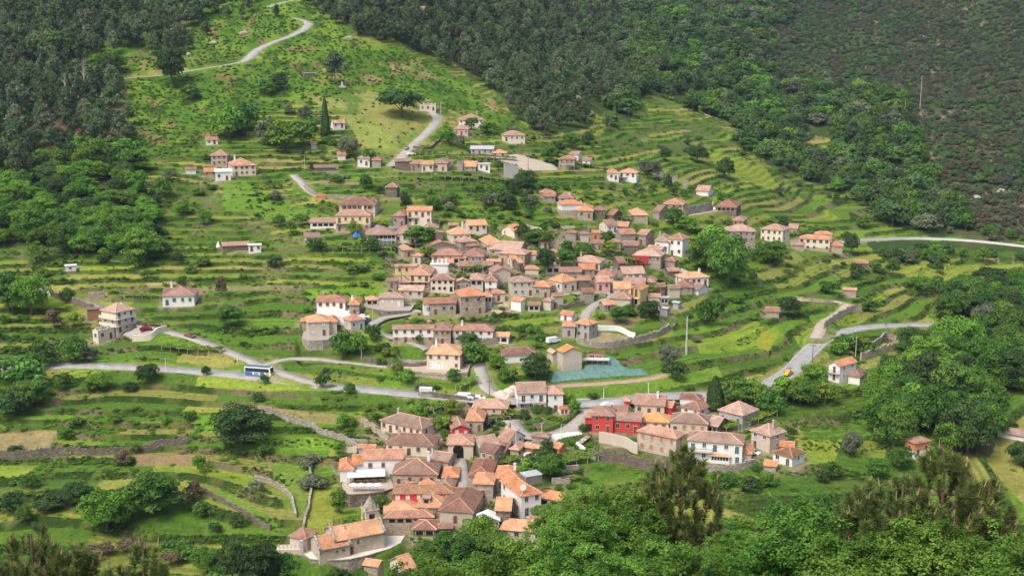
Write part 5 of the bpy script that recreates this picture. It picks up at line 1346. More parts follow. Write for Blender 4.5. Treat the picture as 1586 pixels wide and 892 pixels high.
HAND = [  # x, base y, height, width, leaves, shape
 (267, 132, 56, 46, 'L_d', 'fine'), (622, 182, 44, 58, 'L_d', 'wide'), (504, 208, 58, 16, 'L_d', 'cypress'), (519, 134, 48, 34, 'L_p', 'pine'), (375, 690, 66, 82, 'L_d', 'fine'),
 (165, 817, 66, 72, 'L_l', 'fine'), (238, 792, 66, 84, 'L_m', 'fine'), (355, 214, 52, 48, 'L_l', 'round'), (382, 200, 44, 40, 'L_m', 'round'), (440, 232, 46, 52, 'L_l', 'round'), (470, 226, 42, 40, 'L_l', 'round'),
 (416, 222, 40, 36, 'L_o', 'round'), (1095, 420, 62, 52, 'L_m', 'fine'), (1128, 442, 78, 62, 'L_m', 'fine'), (1108, 392, 40, 50, 'L_l', 'round'), (1192, 408, 36, 44, 'L_l', 'fine'), (1100, 502, 46, 34, 'L_m', 'round'),
 (1035, 568, 36, 32, 'L_o', 'fine'), (1046, 588, 24, 28, 'L_d', 'round'), (829, 584, 40, 46, 'L_d', 'fine'), (734, 562, 32, 34, 'L_m', 'round'), (1107, 630, 54, 36, 'L_d', 'cypress'), (1140, 624, 38, 50, 'L_m', 'round'), (1165, 628, 40, 40, 'L_l', 'round'),
 (532, 549, 44, 42, 'L_m', 'round'), (556, 548, 36, 30, 'L_l', 'round'), (578, 528, 26, 22, 'L_m', 'round'), (355, 506, 34, 40, 'L_m', 'fine'), (115, 556, 42, 36, 'L_m', 'round'), (134, 556, 24, 26, 'L_o', 'round'),
 (229, 592, 30, 32, 'L_d', 'fine'), (151, 602, 32, 34, 'L_l', 'fine'), (98, 600, 24, 28, 'L_m', 'round'), (320, 583, 14, 14, 'L_d', 'round'), (500, 602, 22, 22, 'L_m', 'round'), (409, 598, 13, 15, 'L_m', 'round'), (541, 613, 16, 18, 'L_m', 'round'),
 (30, 592, 46, 80, 'L_m', 'wide'), (48, 626, 46, 56, 'L_m', 'fine'), (20, 640, 40, 50, 'L_d', 'round'), (62, 568, 40, 46, 'L_m', 'round'), (48, 486, 66, 50, 'L_l', 'fine'), (14, 480, 60, 50, 'L_m', 'fine'), (105, 470, 22, 20, 'L_m', 'round'),
 (116, 505, 22, 24, 'L_y', 'round'), (84, 508, 30, 24, 'L_r', 'round'), (343, 458, 30, 16, 'L_r', 'round'), (1030, 248, 22, 18, 'L_d', 'fine'), (1080, 250, 26, 30, 'L_d', 'fine'), (1122, 275, 32, 28, 'L_d', 'round'), (1004, 272, 28, 32, 'L_o', 'fine'),
 (836, 728, 34, 38, 'L_d', 'fine'), (856, 738, 40, 44, 'L_m', 'fine'), (846, 702, 24, 22, 'L_d', 'round'), (592, 786, 34, 30, 'L_m', 'fine'), (818, 742, 30, 34, 'L_l', 'round'), (1221, 488, 28, 32, 'L_d', 'fine'), (1374, 592, 48, 28, 'L_d', 'fine'),
 (1384, 692, 78, 56, 'L_m', 'fine'), (1320, 702, 42, 26, 'L_o', 'fine'), (1440, 668, 90, 70, 'L_m', 'fine'), (1476, 640, 96, 74, 'L_m', 'fine'), (1425, 620, 84, 66, 'L_d', 'fine'), (1498, 700, 96, 70, 'L_d', 'fine'), (1486, 552, 78, 70, 'L_l', 'fine'),
 (1520, 590, 80, 64, 'L_m', 'fine'), (1562, 600, 74, 70, 'L_d', 'fine'), (1560, 530, 62, 66, 'L_m', 'fine'), (1524, 520, 56, 50, 'L_o', 'fine'), (1455, 610, 70, 52, 'L_l', 'fine'), (1532, 650, 70, 56, 'L_m', 'fine'), (1410, 650, 66, 50, 'L_l', 'round'),
 (1350, 668, 40, 30, 'L_m', 'round'), (1580, 720, 44, 40, 'L_d', 'fine'), (1260, 606, 46, 40, 'L_l', 'fine'), (1240, 622, 40, 46, 'L_m', 'fine'), (1215, 618, 36, 40, 'L_l', 'round'), (1278, 622, 34, 34, 'L_y', 'round'), (1190, 640, 40, 40, 'L_m', 'round'),
 (845, 422, 40, 26, 'L_d', 'fine'), (876, 412, 28, 32, 'L_m', 'fine'), (808, 368, 22, 22, 'L_d', 'round'), (942, 378, 22, 20, 'L_d', 'round'), (944, 392, 18, 22, 'L_y', 'round'), (905, 395, 22, 28, 'L_m', 'round'), (879, 392, 20, 20, 'L_m', 'round'),
 (836, 376, 24, 44, 'L_m', 'fine'), (958, 500, 26, 28, 'L_m', 'fine'), (1006, 492, 28, 30, 'L_d', 'fine'), (972, 488, 18, 20, 'L_m', 'round'), (1012, 452, 16, 24, 'L_y', 'round'), (1042, 348, 26, 30, 'L_m', 'round'), (1062, 358, 24, 30, 'L_l', 'round'),
 (664, 398, 22, 22, 'L_y', 'round'), (572, 390, 24, 26, 'L_m', 'round'), (490, 388, 22, 28, 'L_m', 'round'), (548, 362, 20, 20, 'L_y', 'round'), (648, 376, 26, 44, 'L_m', 'round'), (672, 366, 18, 26, 'L_m', 'round'), (650, 530, 16, 14, 'L_m', 'round'),
 (726, 536, 22, 30, 'L_m', 'fine'), (740, 556, 28, 28, 'L_m', 'round'), (768, 572, 26, 26, 'L_l', 'round'), (786, 590, 26, 28, 'L_m', 'round'), (703, 590, 20, 20, 'L_m', 'round'), (630, 590, 20, 22, 'L_l', 'round'), (616, 582, 22, 16, 'L_y', 'round'),
 (526, 700, 16, 18, 'L_l', 'round'), (636, 640, 24, 18, 'L_y', 'round'), (652, 640, 26, 20, 'L_l', 'round'), (685, 662, 26, 28, 'L_y', 'round'), (700, 640, 24, 24, 'L_y', 'round'), (532, 662, 24, 20, 'L_l', 'round'), (545, 660, 16, 16, 'L_y', 'round'),
 (890, 640, 22, 20, 'L_l', 'fine'), (880, 626, 24, 22, 'L_y', 'fine'), (813, 648, 16, 12, 'L_m', 'round'), (830, 640, 14, 14, 'L_m', 'round'), (848, 641, 12, 14, 'L_m', 'round'), (903, 668, 12, 12, 'L_m', 'round'),
 (525, 792, 36, 26, 'L_l', 'round'), (540, 806, 24, 26, 'L_m', 'round'), (743, 842, 46, 60, 'L_l', 'fine'), (764, 856, 36, 50, 'L_m', 'fine'), (700, 862, 40, 60, 'L_m', 'fine'), (664, 872, 40, 50, 'L_m', 'fine'), (655, 852, 24, 34, 'L_m', 'round'),
 (432, 892, 60, 60, 'L_m', 'fine'), (400, 900, 66, 60, 'L_d', 'fine'), (560, 896, 34, 40, 'L_m', 'round'), (625, 884, 22, 30, 'L_l', 'round'), (360, 900, 70, 46, 'L_d', 'fine'), (320, 884, 46, 40, 'L_m', 'fine'),
 (284, 866, 30, 34, 'L_m', 'round'), (262, 858, 24, 30, 'L_m', 'round'), (150, 862, 20, 40, 'L_r', 'wide'), (205, 850, 20, 36, 'L_r', 'wide'), (268, 870, 20, 34, 'L_r', 'wide'), (300, 772, 26, 26, 'L_r', 'round'), (312, 794, 22, 26, 'L_m', 'round'), (366, 812, 20, 20, 'L_d', 'round'),
 (334, 822, 16, 20, 'L_d', 'round'), (40, 748, 14, 16, 'L_m', 'round'), (45, 752, 22, 26, 'L_m', 'round'), (38, 808, 28, 24, 'L_m', 'fine'), (14, 788, 30, 34, 'L_d', 'round'), (75, 790, 20, 40, 'L_d', 'wide'), (120, 778, 34, 46, 'L_d', 'fine'), (85, 786, 24, 34, 'L_d', 'round'),
 (192, 716, 24, 24, 'L_r', 'round'), (210, 700, 22, 16, 'L_y', 'round'), (310, 730, 28, 20, 'L_l', 'round'), (1228, 822, 28, 28, 'L_d', 'fine'), (1250, 830, 22, 18, 'L_d', 'round'), (1210, 806, 36, 28, 'L_m', 'round'), (1180, 820, 28, 30, 'L_m', 'round'), (1150, 818, 24, 30, 'L_l', 'round'),
 (1360, 738, 30, 34, 'L_m', 'fine'), (1395, 720, 34, 40, 'L_m', 'fine'), (1288, 736, 26, 26, 'L_m', 'round'), (1274, 742, 20, 22, 'L_d', 'round'), (1160, 760, 24, 34, 'L_d', 'round'), (1120, 752, 22, 34, 'L_m', 'round'), (1190, 750, 20, 26, 'L_m', 'round'),
 (1338, 352, 20, 24, 'L_m', 'round'), (1318, 392, 30, 22, 'L_d', 'fine'), (1312, 372, 14, 18, 'L_d', 'round'), (1214, 350, 16, 18, 'L_d', 'round'), (1212, 272, 14, 14, 'L_m', 'round'), (1310, 312, 12, 8, 'L_d', 'round'), (1420, 454, 30, 36, 'L_m', 'fine'), (1448, 452, 22, 24, 'L_m', 'round'),
 (1326, 430, 26, 18, 'L_d', 'round'), (1358, 420, 18, 16, 'L_m', 'round'), (1382, 424, 18, 16, 'L_m', 'round'), (1452, 422, 18, 16, 'L_m', 'round'), (1285, 452, 20, 26, 'L_m', 'round'), (1348, 480, 18, 24, 'L_m', 'round'), (1340, 546, 24, 30, 'L_m', 'round'), (1310, 540, 24, 36, 'L_m', 'round'),
 (1338, 528, 10, 16, 'L_g', 'bush'), (1300, 548, 22, 26, 'L_l', 'round'), (146, 266, 42, 54, 'L_l', 'fine'), (208, 266, 34, 42, 'L_m', 'fine'), (175, 262, 30, 30, 'L_m', 'round'), (28, 260, 40, 32, 'L_l', 'fine'), (212, 300, 38, 36, 'L_l', 'fine'), (250, 306, 32, 30, 'L_m', 'round'),
 (46, 372, 50, 46, 'L_l', 'fine'), (220, 404, 50, 60, 'L_l', 'fine'), (210, 414, 26, 28, 'L_m', 'round'), (100, 390, 44, 40, 'L_m', 'fine'), (180, 370, 40, 40, 'L_m', 'fine'), (283, 332, 24, 26, 'L_l', 'fine'), (232, 338, 20, 20, 'L_m', 'round'), (317, 346, 20, 22, 'L_m', 'round'), (57, 406, 28, 30, 'L_m', 'round'),
 (264, 278, 14, 16, 'L_o', 'round'), (432, 140, 28, 28, 'L_d', 'fine'), (410, 146, 24, 26, 'L_m', 'round'), (448, 176, 16, 14, 'L_o', 'round'), (473, 190, 28, 20, 'L_o', 'fine'), (540, 240, 30, 30, 'L_o', 'fine'), (570, 252, 22, 22, 'L_m', 'round'), (170, 115, 32, 46, 'L_m', 'fine'), (90, 94, 42, 50, 'L_m', 'fine'),
 (295, 152, 24, 28, 'L_m', 'round'), (170, 134, 14, 18, 'L_m', 'round'), (695, 222, 22, 24, 'L_l', 'round'), (712, 228, 18, 18, 'L_o', 'round'), (730, 200, 20, 18, 'L_m', 'round'), (755, 206, 18, 26, 'L_l', 'round'), (772, 262, 14, 14, 'L_m', 'round'), (852, 248, 24, 24, 'L_m', 'fine'), (866, 236, 20, 20, 'L_d', 'round'),
 (885, 228, 24, 28, 'L_m', 'fine'), (910, 222, 20, 18, 'L_d', 'round'), (815, 290, 28, 34, 'L_d', 'fine'), (850, 300, 26, 34, 'L_m', 'fine'), (795, 300, 26, 24, 'L_d', 'fine'), (772, 302, 14, 20, 'L_m', 'round'), (758, 318, 20, 26, 'L_o', 'round'), (785, 322, 22, 26, 'L_d', 'round'), (672, 324, 22, 24, 'L_m', 'round'),
 (700, 318, 18, 18, 'L_m', 'round'), (568, 292, 22, 20, 'L_m', 'round'), (628, 326, 30, 14, 'L_d', 'round'), (428, 308, 14, 20, 'L_o', 'round'), (425, 412, 18, 22, 'L_d', 'round'), (468, 348, 18, 20, 'L_m', 'round'), (432, 350, 18, 18, 'L_m', 'round'), (450, 360, 18, 16, 'L_m', 'round'), (1034, 292, 22, 12, 'L_d', 'round'),
 (104, 178, 70, 26, 'B', 'bare'), (133, 165, 72, 32, 'B', 'bare'), (1345, 270, 24, 14, 'B', 'bare'), (912, 372, 30, 20, 'B', 'bare'), (1447, 320, 20, 12, 'B', 'bare'), (1545, 430, 40, 16, 'B', 'bare'), (1566, 440, 46, 14, 'B', 'bare'),
]
HAND.sort(key=lambda t: t[1])
for x, y, hh, ww, lm, sh in HAND:
    if x > 1400 and y > 510: hh *= .86; ww *= .92
    tree(x, y, hh, ww, lm if lm != 'B' else 'L_r', sh)
# ---- scattering
_SG = FPX / depth(*[q.ravel() for q in np.meshgrid(np.arange(-500, 2101, 10.0), np.arange(-500, 1310, 10.0))]).reshape(181, 261)
def sc_fast(x, y): return float(_SG[min(180, max(0, int((y + 500) / 10))), min(260, max(0, int((x + 500) / 10)))])
RS = random.Random(4)
HBc = np.pad(HB.cumsum(0).cumsum(1), ((1, 0), (1, 0)))
def overlap(x, y, w, h_):
    x0, x1 = int(max(0, x - w / 2)), int(min(1586, x + w / 2)); y0, y1 = int(max(0, y - h_)), int(min(892, y))
    if x1 <= x0 or y1 <= y0: return 0
    return (HBc[y1, x1] - HBc[y0, x1] - HBc[y1, x0] + HBc[y0, x0]) / max(1, (x1 - x0) * (y1 - y0))
def free(x, y, w=0, h_=0, tol=.1):
    if 0 <= x < 1586 and 0 <= y < 892 and EX[int(y), int(x)]: return False
    return overlap(x, y, w, h_) <= tol if w else True
STUFF = {}
def add_stuff(name, x, y, W_, H_, pi): STUFF.setdefault(name, []).append((x, y, W_, H_, pi))
def zscatter(test, size_m, dens, fn, y0, y1, x0=-120, x1=1710):
    y = y0
    while y < y1:
        s = sc_fast(min(max(900, x0), x1), min(y, 891)); wpx = size_m * s
        x = x0 + RS.random() * wpx
        while x < x1:
            s = sc_fast(x, y); wpx = size_m * s
            if RS.random() < dens:
                xx = x + RS.uniform(-.4, .4) * wpx; yy = y + RS.uniform(-.3, .3) * wpx * .5
                if test(xx, yy): fn(xx, yy, s)
            x += wpx * .85
        y += max(1.2, wpx * .36)
_RX, _RY = np.meshgrid(np.arange(-340, 1922, 2.0), np.arange(-80, 930, 2.0))
_RU = _RX + (vnoise(_RX / 20, _RY / 14, 301) - .5) * 24; _RV = _RY + (vnoise(_RX / 20, _RY / 14, 302) - .5) * 16
def tester(polys, holes=()):
    m_ = np.zeros(_RX.shape, bool)
    for p_ in polys: m_ |= inside(p_, _RU, _RV)
    for p_ in holes: m_ &= ~inside(p_, _RU, _RV)
    def t(x, y):
        i_ = int((y + 80) / 2); j_ = int((x + 340) / 2)
        return 0 <= i_ < m_.shape[0] and 0 <= j_ < m_.shape[1] and bool(m_[i_, j_])
    return t
PLOTM = tester([p for p, c in PLOTS])
cand = []
def pine_m(x, y, s):
    H_ = RS.uniform(7, 14); cand.append((s, x, y, H_ * s * RS.uniform(.55, .78), H_ * s, 'L_p', 'pine'))
zscatter(tester([Z_PINEM], [[(920, 160), (960, 170), (955, 200), (915, 195)], [(640, 12), (672, 16), (678, 36), (645, 34)]]), 5.4, .62, pine_m, -60, 215)
def pine_b(x, y, s):
    H_ = RS.uniform(10, 17); cand.append((s, x, y, H_ * s * RS.uniform(.5, .7), H_ * s, 'L_p', 'pine'))
zscatter(tester([Z_PINEL]), 7.4, .72, pine_b, -40, 300, -80, 420)
def pine_sparse(x, y, s): pine_m(x, y, s)
zscatter(tester([[(0, -60), (480, -60), (440, 20), (330, 60), (290, 80), (0, 80)]]), 9.5, .22, pine_sparse, -60, 85, -80, 480)
zscatter(tester([[(440, -60), (560, -60), (560, 30), (600, 70), (500, 30), (480, 0)]]), 6, .6, pine_m, -60, 80, 440, 620)
def oak(x, y, s):
    r = RS.random(); H_ = RS.uniform(4.5, 9.5) if x < 420 else RS.uniform(6, 11)
    if not free(x, y, H_ * s * .9, H_ * s * .8, .2): return
    cand.append((s, x, y, H_ * s * RS.uniform(.95, 1.25), H_ * s, 'L_l' if r < (.65 if x < 420 else .3) else ('L_m' if r < .88 else 'L_d'), 'fine' if s > 3.3 else 'round'))
zscatter(tester([Z_OAKL]), 6.0, .62, oak, 240, 425, -100, 320)
zscatter(tester([Z_OAKBR]), 6.4, .9, oak, 430, 720, 1340, 1700)
def oakr(x, y, s):
    r = RS.random(); H_ = RS.uniform(7, 13) if y < 360 else RS.uniform(3.5, 7)
    if y > 340 and not free(x, y, H_ * s, H_ * s, .02): return
    if r < .12: cand.append((s, x, y, H_ * s * .5, H_ * s * 1.1, 'L_p', 'pine')); return
    cand.append((s, x, y, H_ * s * RS.uniform(.95, 1.3), H_ * s, 'L_f' if r < .58 else ('L_m' if r < .76 else ('L_d' if r < .86 else ('L_l' if r < .92 else 'L_o'))), 'round'))
zscatter(tester([Z_OAKR], HOLE_R), 8.2, .93, oakr, -70, 378, 860, 1640)
zscatter(tester([Z_STRIP]), 6, .8, oakr, 372, 415, 1330, 1700)
cand.sort(key=lambda c: -c[0] * c[4])
nb = npine = 0
SI = {'pine': 0, 'round': 3, 'fine': 6, 'bush': 9}
for s, x, y, w_, h_, lm, sh in cand:
    infr = -10 < x < 1596 and -2 < y < 900
    if infr and sh == 'pine' and npine < 130 and y > 40:
        npine += 1
        tree(x, y, h_, w_, lm, sh, label='grey-green pine in the dense stand on the %s slope' % ('upper left' if x < 420 else 'upper middle'), group='pines of the stand on the %s slope' % ('upper left' if x < 420 else 'upper middle'))
    elif infr and sh != 'pine' and nb < 70:
        nb += 1
        if x < 420: lb, gr_ = 'leafy oak in the bright green wood on the left slope', 'oaks of the left wood'
        elif y > 425: lb, gr_ = 'leafy tree in the dark wood at the lower right', 'trees of the lower right wood'
        else: lb, gr_ = 'round-crowned tree in the deep green valley wood on the right', 'trees of the valley wood'
        tree(x, y, h_, w_, lm, sh, label=lb, group=gr_)
    else:
        add_stuff('far_pines' if sh == 'pine' else ('near_wood' if lm in ('L_l', 'L_m', 'L_d') and y > 225 else 'valley_wood'), x, y, w_, h_, (sh, lm))
# shrubs: mountain scrub, bracken, terrace edges
def scrub(x, y, s):
    H_ = RS.uniform(1.2, 4.2) * (.6 + .8 * float(vnoise(x / 40, y / 26, 78))); add_stuff('mountain_scrub', x, y, H_ * s * RS.uniform(.9, 1.3), H_ * s, ('bush', 'olive_scrub' if (y > 90 and float(vnoise(x / 36, y / 26, 79)) > .6 and RS.random() < .6) else 'scrub' if float(vnoise(x / 30, y / 22, 77)) < .62 or RS.random() < .3 else 'L_f'))
zscatter(tester([Z_HEATH]), 3.0, .75, scrub, -60, 372, 1150, 1680)
def scrub2(x, y, s):
    H_ = RS.uniform(2, 5); add_stuff('mountain_scrub', x, y, H_ * s * RS.uniform(1., 1.6), H_ * s, ('bush', 'L_f'))
zscatter(tester([Z_HEATH]), 7.5, .3, scrub2, -60, 372, 1150, 1680)
def fern(x, y, s):
    if not free(x, y): return
    H_ = RS.uniform(.6, 1.5); add_stuff('bracken', x, y, H_ * s * RS.uniform(1.0, 1.6), H_ * s, ('bush', 'fern'))
zscatter(tester([Z_MEADOW]), 4.5, .3, fern, 140, 250, 470, 670)
zscatter(tester([Z_BRACK], [Z_PINEM]), 2.4, .46, fern, -20, 245, 100, 840)
jj, kk = np.where((riser > .55) & (GPX > -20) & (GPX < 1606) & (GPY > 120) & (GPY < 900))
pick = np.random.RandomState(3).permutation(len(jj))[:25000]
nbush = 0
for a_, b_ in zip(jj[pick], kk[pick]):
    x, y = cx[b_], cy[a_]
    n1_ = float(vnoise(TX[a_, b_] / 22, TYY[a_, b_] / 22, 401))
    right = 900 < x < 1400 and 150 < y < 360
    if n1_ < (.55 if right else .3) or RS.random() > (.35 if right else .62): continue
    if not free(x, y, 6, 6, .3): continue
    s = scale_at(x, y); H_ = RS.uniform(.3, .75) * (1.9 if n1_ > .74 else 1)
    r = RS.random()
    add_stuff('terrace_edge_growth', x, y, H_ * s * RS.uniform(1.1, 1.8), H_ * s, ('bush', 'L_m' if r < .4 else ('L_d' if r < .55 else ('L_l' if r < .8 else ('fern' if r < .97 else 'L_r')))))
def tuft(x, y, s):
    if not free(x, y): return
    if zV_at(x, y): return
    a_ = min(max(int(np.searchsorted(cy, y)), 0), NY - 1); b_ = min(max(int(np.searchsorted(cx, x)), 0), NX - 1); hv = hid2[a_, b_]
    if hv < .78 and RS.random() > .2: return
    if (hv > .78 and .28 < f[a_, b_] < .5): return
    H_ = RS.uniform(.3, .7) if hv < .78 else RS.uniform(.5, 1.05); add_stuff('field_growth', x, y, H_ * s * RS.uniform(1.6, 2.6), H_ * s, ('bush', 'grassy' if RS.random() < .35 else ('fern' if hv > .88 else 'L_l')))
def zV_at(x, y): return False
Z_ALLF = [(-30, 900), (-30, 240), (200, 240), (350, 200), (480, 160), (800, 200), (900, 200), (990, 150), (1150, 200), (1380, 350), (1600, 370), (1600, 900)]
zscatter(tester([Z_ALLF], [Z_OAKL, Z_OAKBR, Z_STRIP, Z_MEADOW] + [p for p, c in PLOTS]), 2.2, .34, tuft, 150, 895)
# kitchen-garden bushes and small fruit trees between the houses
nsm = 0
def small(x, y, s):
    global nsm
    H_ = RS.uniform(1.6, 4.2); r = RS.random()
    if not free(x, y, H_ * s * 1.1, H_ * s, .06): return
    if PLOTM(x, y): return
    lm = 'L_m' if r < .4 else ('L_l' if r < .65 else ('L_d' if r < .8 else ('L_y' if r < .92 else 'L_o')))
    if nsm < 45 and H_ > 2.6:
        nsm += 1; tree(x, y, H_ * s, H_ * s * RS.uniform(.9, 1.25), lm, 'round')
    else: add_stuff('garden_growth', x, y, H_ * s * RS.uniform(1., 1.4), H_ * s * .8, ('bush', lm))
zscatter(tester([Z_VILL], [Z_CORE, Z_CORE2]), 4.4, .3, small, 285, 892, 430, 1320)
def yardbush(x, y, s):
    H_ = RS.uniform(.7, 1.9)
    if free(x, y, H_ * s, H_ * s * .8, .03): add_stuff('garden_growth', x, y, H_ * s * RS.uniform(1.1, 1.6), H_ * s * .8, ('bush', RS.choice(('L_m', 'L_l', 'L_d', 'L_v', 'L_m'))))
zscatter(tester([Z_CORE, Z_CORE2]), 2.4, .6, yardbush, 345, 860, 520, 1250)
def gorse(x, y, s): add_stuff('gorse', x, y, 2.2 * s * RS.uniform(.8, 1.5), 1.6 * s, ('bush', 'L_g' if RS.random() < .5 else 'L_y'))
zscatter(tester([[(1180, 190), (1330, 180), (1440, 200), (1440, 290), (1300, 250), (1200, 230)], [(845, 190), (880, 185), (890, 205), (850, 205)], [(1470, 150), (1540, 120), (1560, 330), (1480, 300)]]), 7, .12, gorse, 110, 340, 820, 1600)
def small2(x, y, s):
    H_ = RS.uniform(1.5, 4.5); r = RS.random()
    if float(vnoise(x / 45, y / 25, 555)) < .6: return
    if not free(x, y, H_ * s * 1.1, H_ * s, .06) or PLOTM(x, y): return
    lm = 'L_m' if r < .45 else ('L_l' if r < .65 else ('L_d' if r < .88 else 'L_o'))
    add_stuff('scattered_bushes', x, y, H_ * s * RS.uniform(1., 1.5), H_ * s * .85, ('bush' if H_ < 3 else 'round', lm))
zscatter(tester([Z_ALLF], [Z_VILL, Z_OAKL, Z_OAKBR, Z_MEADOW]), 6.5, .15, small2, 200, 895)
def lowland(x, y, s):
    H_ = RS.uniform(2, 5); add_stuff('near_slope_bushes', x, y, H_ * s * 1.3, H_ * s, ('round', 'L_m' if RS.random() < .6 else 'L_d'))
zscatter(lambda x, y: y > 915, 5, .6, lowland, 915, 1250, -300, 1900)

# instanced vegetation that nobody could count: one object per kind, geometry nodes
PCOL = {}
def proto_collection(keys):
    kk_ = tuple(keys)
    if kk_ in PCOL: return PCOL[kk_]
    c = bpy.data.collections.new('plants_%d' % len(PCOL))
    for n_, (sh, lm, i) in enumerate(keys):
        bm_ = get_crown(sh, i, lm)
        if sh == 'bush': o = bpy.data.objects.new('%03d_plant' % n_, bm_)
        else:
            t = TR['pine'][i % 3] if sh == 'pine' else TR['broad'][i % 3]
            key = ('full', sh, lm, i)
            if key not in PROTO:
                import bmesh
                b = bmesh.new(); b.from_mesh(bm_); nf0 = len(b.faces); b.from_mesh(t); b.faces.ensure_lookup_table()
                for f_ in b.faces[nf0:]: f_.material_index = 1
                m2 = bpy.data.meshes.new('plant'); b.to_mesh(m2); b.free(); m2.materials.append(bm_.materials[0]); m2.materials.append(t.materials[0]); PROTO[key] = m2
            o = bpy.data.objects.new('%03d_plant' % n_, PROTO[key])
        c.objects.link(o)
    PCOL[kk_] = c; return c
def scatter_object(name, items):
    kinds = sorted({it[4] for it in items}); keys = [(sh, lm, i) for sh, lm in kinds for i in range(3)]
    idx = {k: n_ * 3 for n_, k in enumerate(kinds)}
    A = np.array([(it[0], it[1]) for it in items]); G = ground(A[:, 0], A[:, 1]); s = FPX / depth(A[:, 0], A[:, 1])
    me = bpy.data.meshes.new(name); me.vertices.add(len(items)); G[:, 2] -= .15; me.vertices.foreach_set('co', G.astype(np.float32).ravel())
    rs = np.random.RandomState(len(items))
    W_ = np.array([it[2] for it in items]) / s; H_ = np.array([it[3] for it in items]) / s
    a = me.attributes.new('sc', 'FLOAT_VECTOR', 'POINT'); a.data.foreach_set('vector', np.stack([W_, W_ * rs.uniform(.85, 1.15, len(items)), H_], 1).astype(np.float32).ravel())
    a = me.attributes.new('ro', 'FLOAT_VECTOR', 'POINT'); a.data.foreach_set('vector', np.stack([rs.normal(0, .08, len(items)), rs.normal(0, .08, len(items)), rs.uniform(0, 6.28, len(items))], 1).astype(np.float32).ravel())
    a = me.attributes.new('pi', 'INT', 'POINT'); a.data.foreach_set('value', np.array([idx[it[4]] + rs.randint(3) for it in items], np.int32))
    o = link(name, me); ng = bpy.data.node_groups.new(name + '_scatter', 'GeometryNodeTree')
    ng.interface.new_socket('Geometry', in_out='INPUT', socket_type='NodeSocketGeometry'); ng.interface.new_socket('Geometry', in_out='OUTPUT', socket_type='NodeSocketGeometry')
    gi = ng.nodes.new('NodeGroupInput'); go = ng.nodes.new('NodeGroupOutput'); ip = ng.nodes.new('GeometryNodeInstanceOnPoints'); ci = ng.nodes.new('GeometryNodeCollectionInfo')
    ci.inputs['Collection'].default_value = proto_collection(keys); ci.inputs['Separate Children'].default_value = True; ci.inputs['Reset Children'].default_value = True
    def att(n_, t):
        q = ng.nodes.new('GeometryNodeInputNamedAttribute'); q.data_type = t; q.inputs[0].default_value = n_; return q.outputs[0]
    ng.links.new(gi.outputs[0], ip.inputs['Points']); ng.links.new(ci.outputs[0], ip.inputs['Instance']); ip.inputs['Pick Instance'].default_value = True
    ng.links.new(att('pi', 'INT'), ip.inputs['Instance Index']); ng.links.new(att('ro', 'FLOAT_VECTOR'), ip.inputs['Rotation']); ng.links.new(att('sc', 'FLOAT_VECTOR'), ip.inputs['Scale'])
    ng.links.new(ip.outputs[0], go.inputs[0]); md = o.modifiers.new('scatter', 'NODES'); md.node_group = ng
    return o
SL = {'gorse': 'yellow flowering gorse dotted over the valley sides', 'far_pines': 'grey-green pines covering the upper slopes', 'near_wood': 'leafy wood filling the gaps between the nearer trees', 'valley_wood': 'deep green broadleaf wood in the far valley', 'mountain_scrub': 'dark heather and scrub on the right mountain',
      'bracken': 'bright green bracken on the open upper slope', 'terrace_edge_growth': 'bushy growth along the terrace edges', 'field_growth': 'tufts of tall grass and fern on the terraces', 'garden_growth': 'garden bushes between the village houses',
      'scattered_bushes': 'small bushes dotted over the terraces', 'near_slope_bushes': 'bushes on the near slope below the viewpoint'}
for k_, it in STUFF.items(): tag(scatter_object(k_, it), SL[k_], 'vegetation', None, 'stuff')
print('stuff', {k_: len(v) for k_, v in STUFF.items()}, 'trees', NTREE, nb, npine)
# ------------------------------------------------------------------ houses
for i, h in enumerate(HOUSES): build_house(h, i)
def uniq(lb):
    assert lb not in USED, lb
    USED.add(lb); return lb
# ------------------------------------------------------------------ flat built platforms (terraces held up by walls)
def platform(name, poly, zref, label, cat, depth_=6, wallm='st', topm='pale', kind=None, parapet=0):
    z = P(*zref).z if not isinstance(zref, float) else zref
    pts = [on_plane(x, y, z) for x, y in poly]
    area = sum(pts[i].x * pts[(i + 1) % len(pts)].y - pts[(i + 1) % len(pts)].x * pts[i].y for i in range(len(pts)))
    if area < 0: pts.reverse()
    o = sum(pts, Vector()) / len(pts); n = len(pts); b = MB()
    b.face([p - o + Vector((0, 0, .05)) for p in pts], 0); t = b.mesh('paving', [RM[topm]])
    w = MB()
    for i in range(n):
        a = pts[i] - o; c = pts[(i + 1) % n] - o
        w.face([a - Vector((0, 0, depth_)), c - Vector((0, 0, depth_)), c, a])
        if parapet:
            d = (c - a).normalized(); q = Vector((d.y, -d.x, 0)) * .15; u = Vector((0, 0, parapet))
            for s0, s1 in ((q, q), (-q, -q)): pass
            w.face([a + q, c + q, c + q + u, a + q + u]); w.face([c - q, a - q, a - q + u, c - q + u]); w.face([a + q + u, c + q + u, c - q + u, a - q + u])
    if kind == 'structure':
        r = link(name, None, None, o); tag(r, kind='structure')
    else: r = thing(name, uniq(label), cat, o)
    link('paving', t, r); link('retaining_wall', w.mesh('retaining_wall', [M[wallm]]), r)
    return z
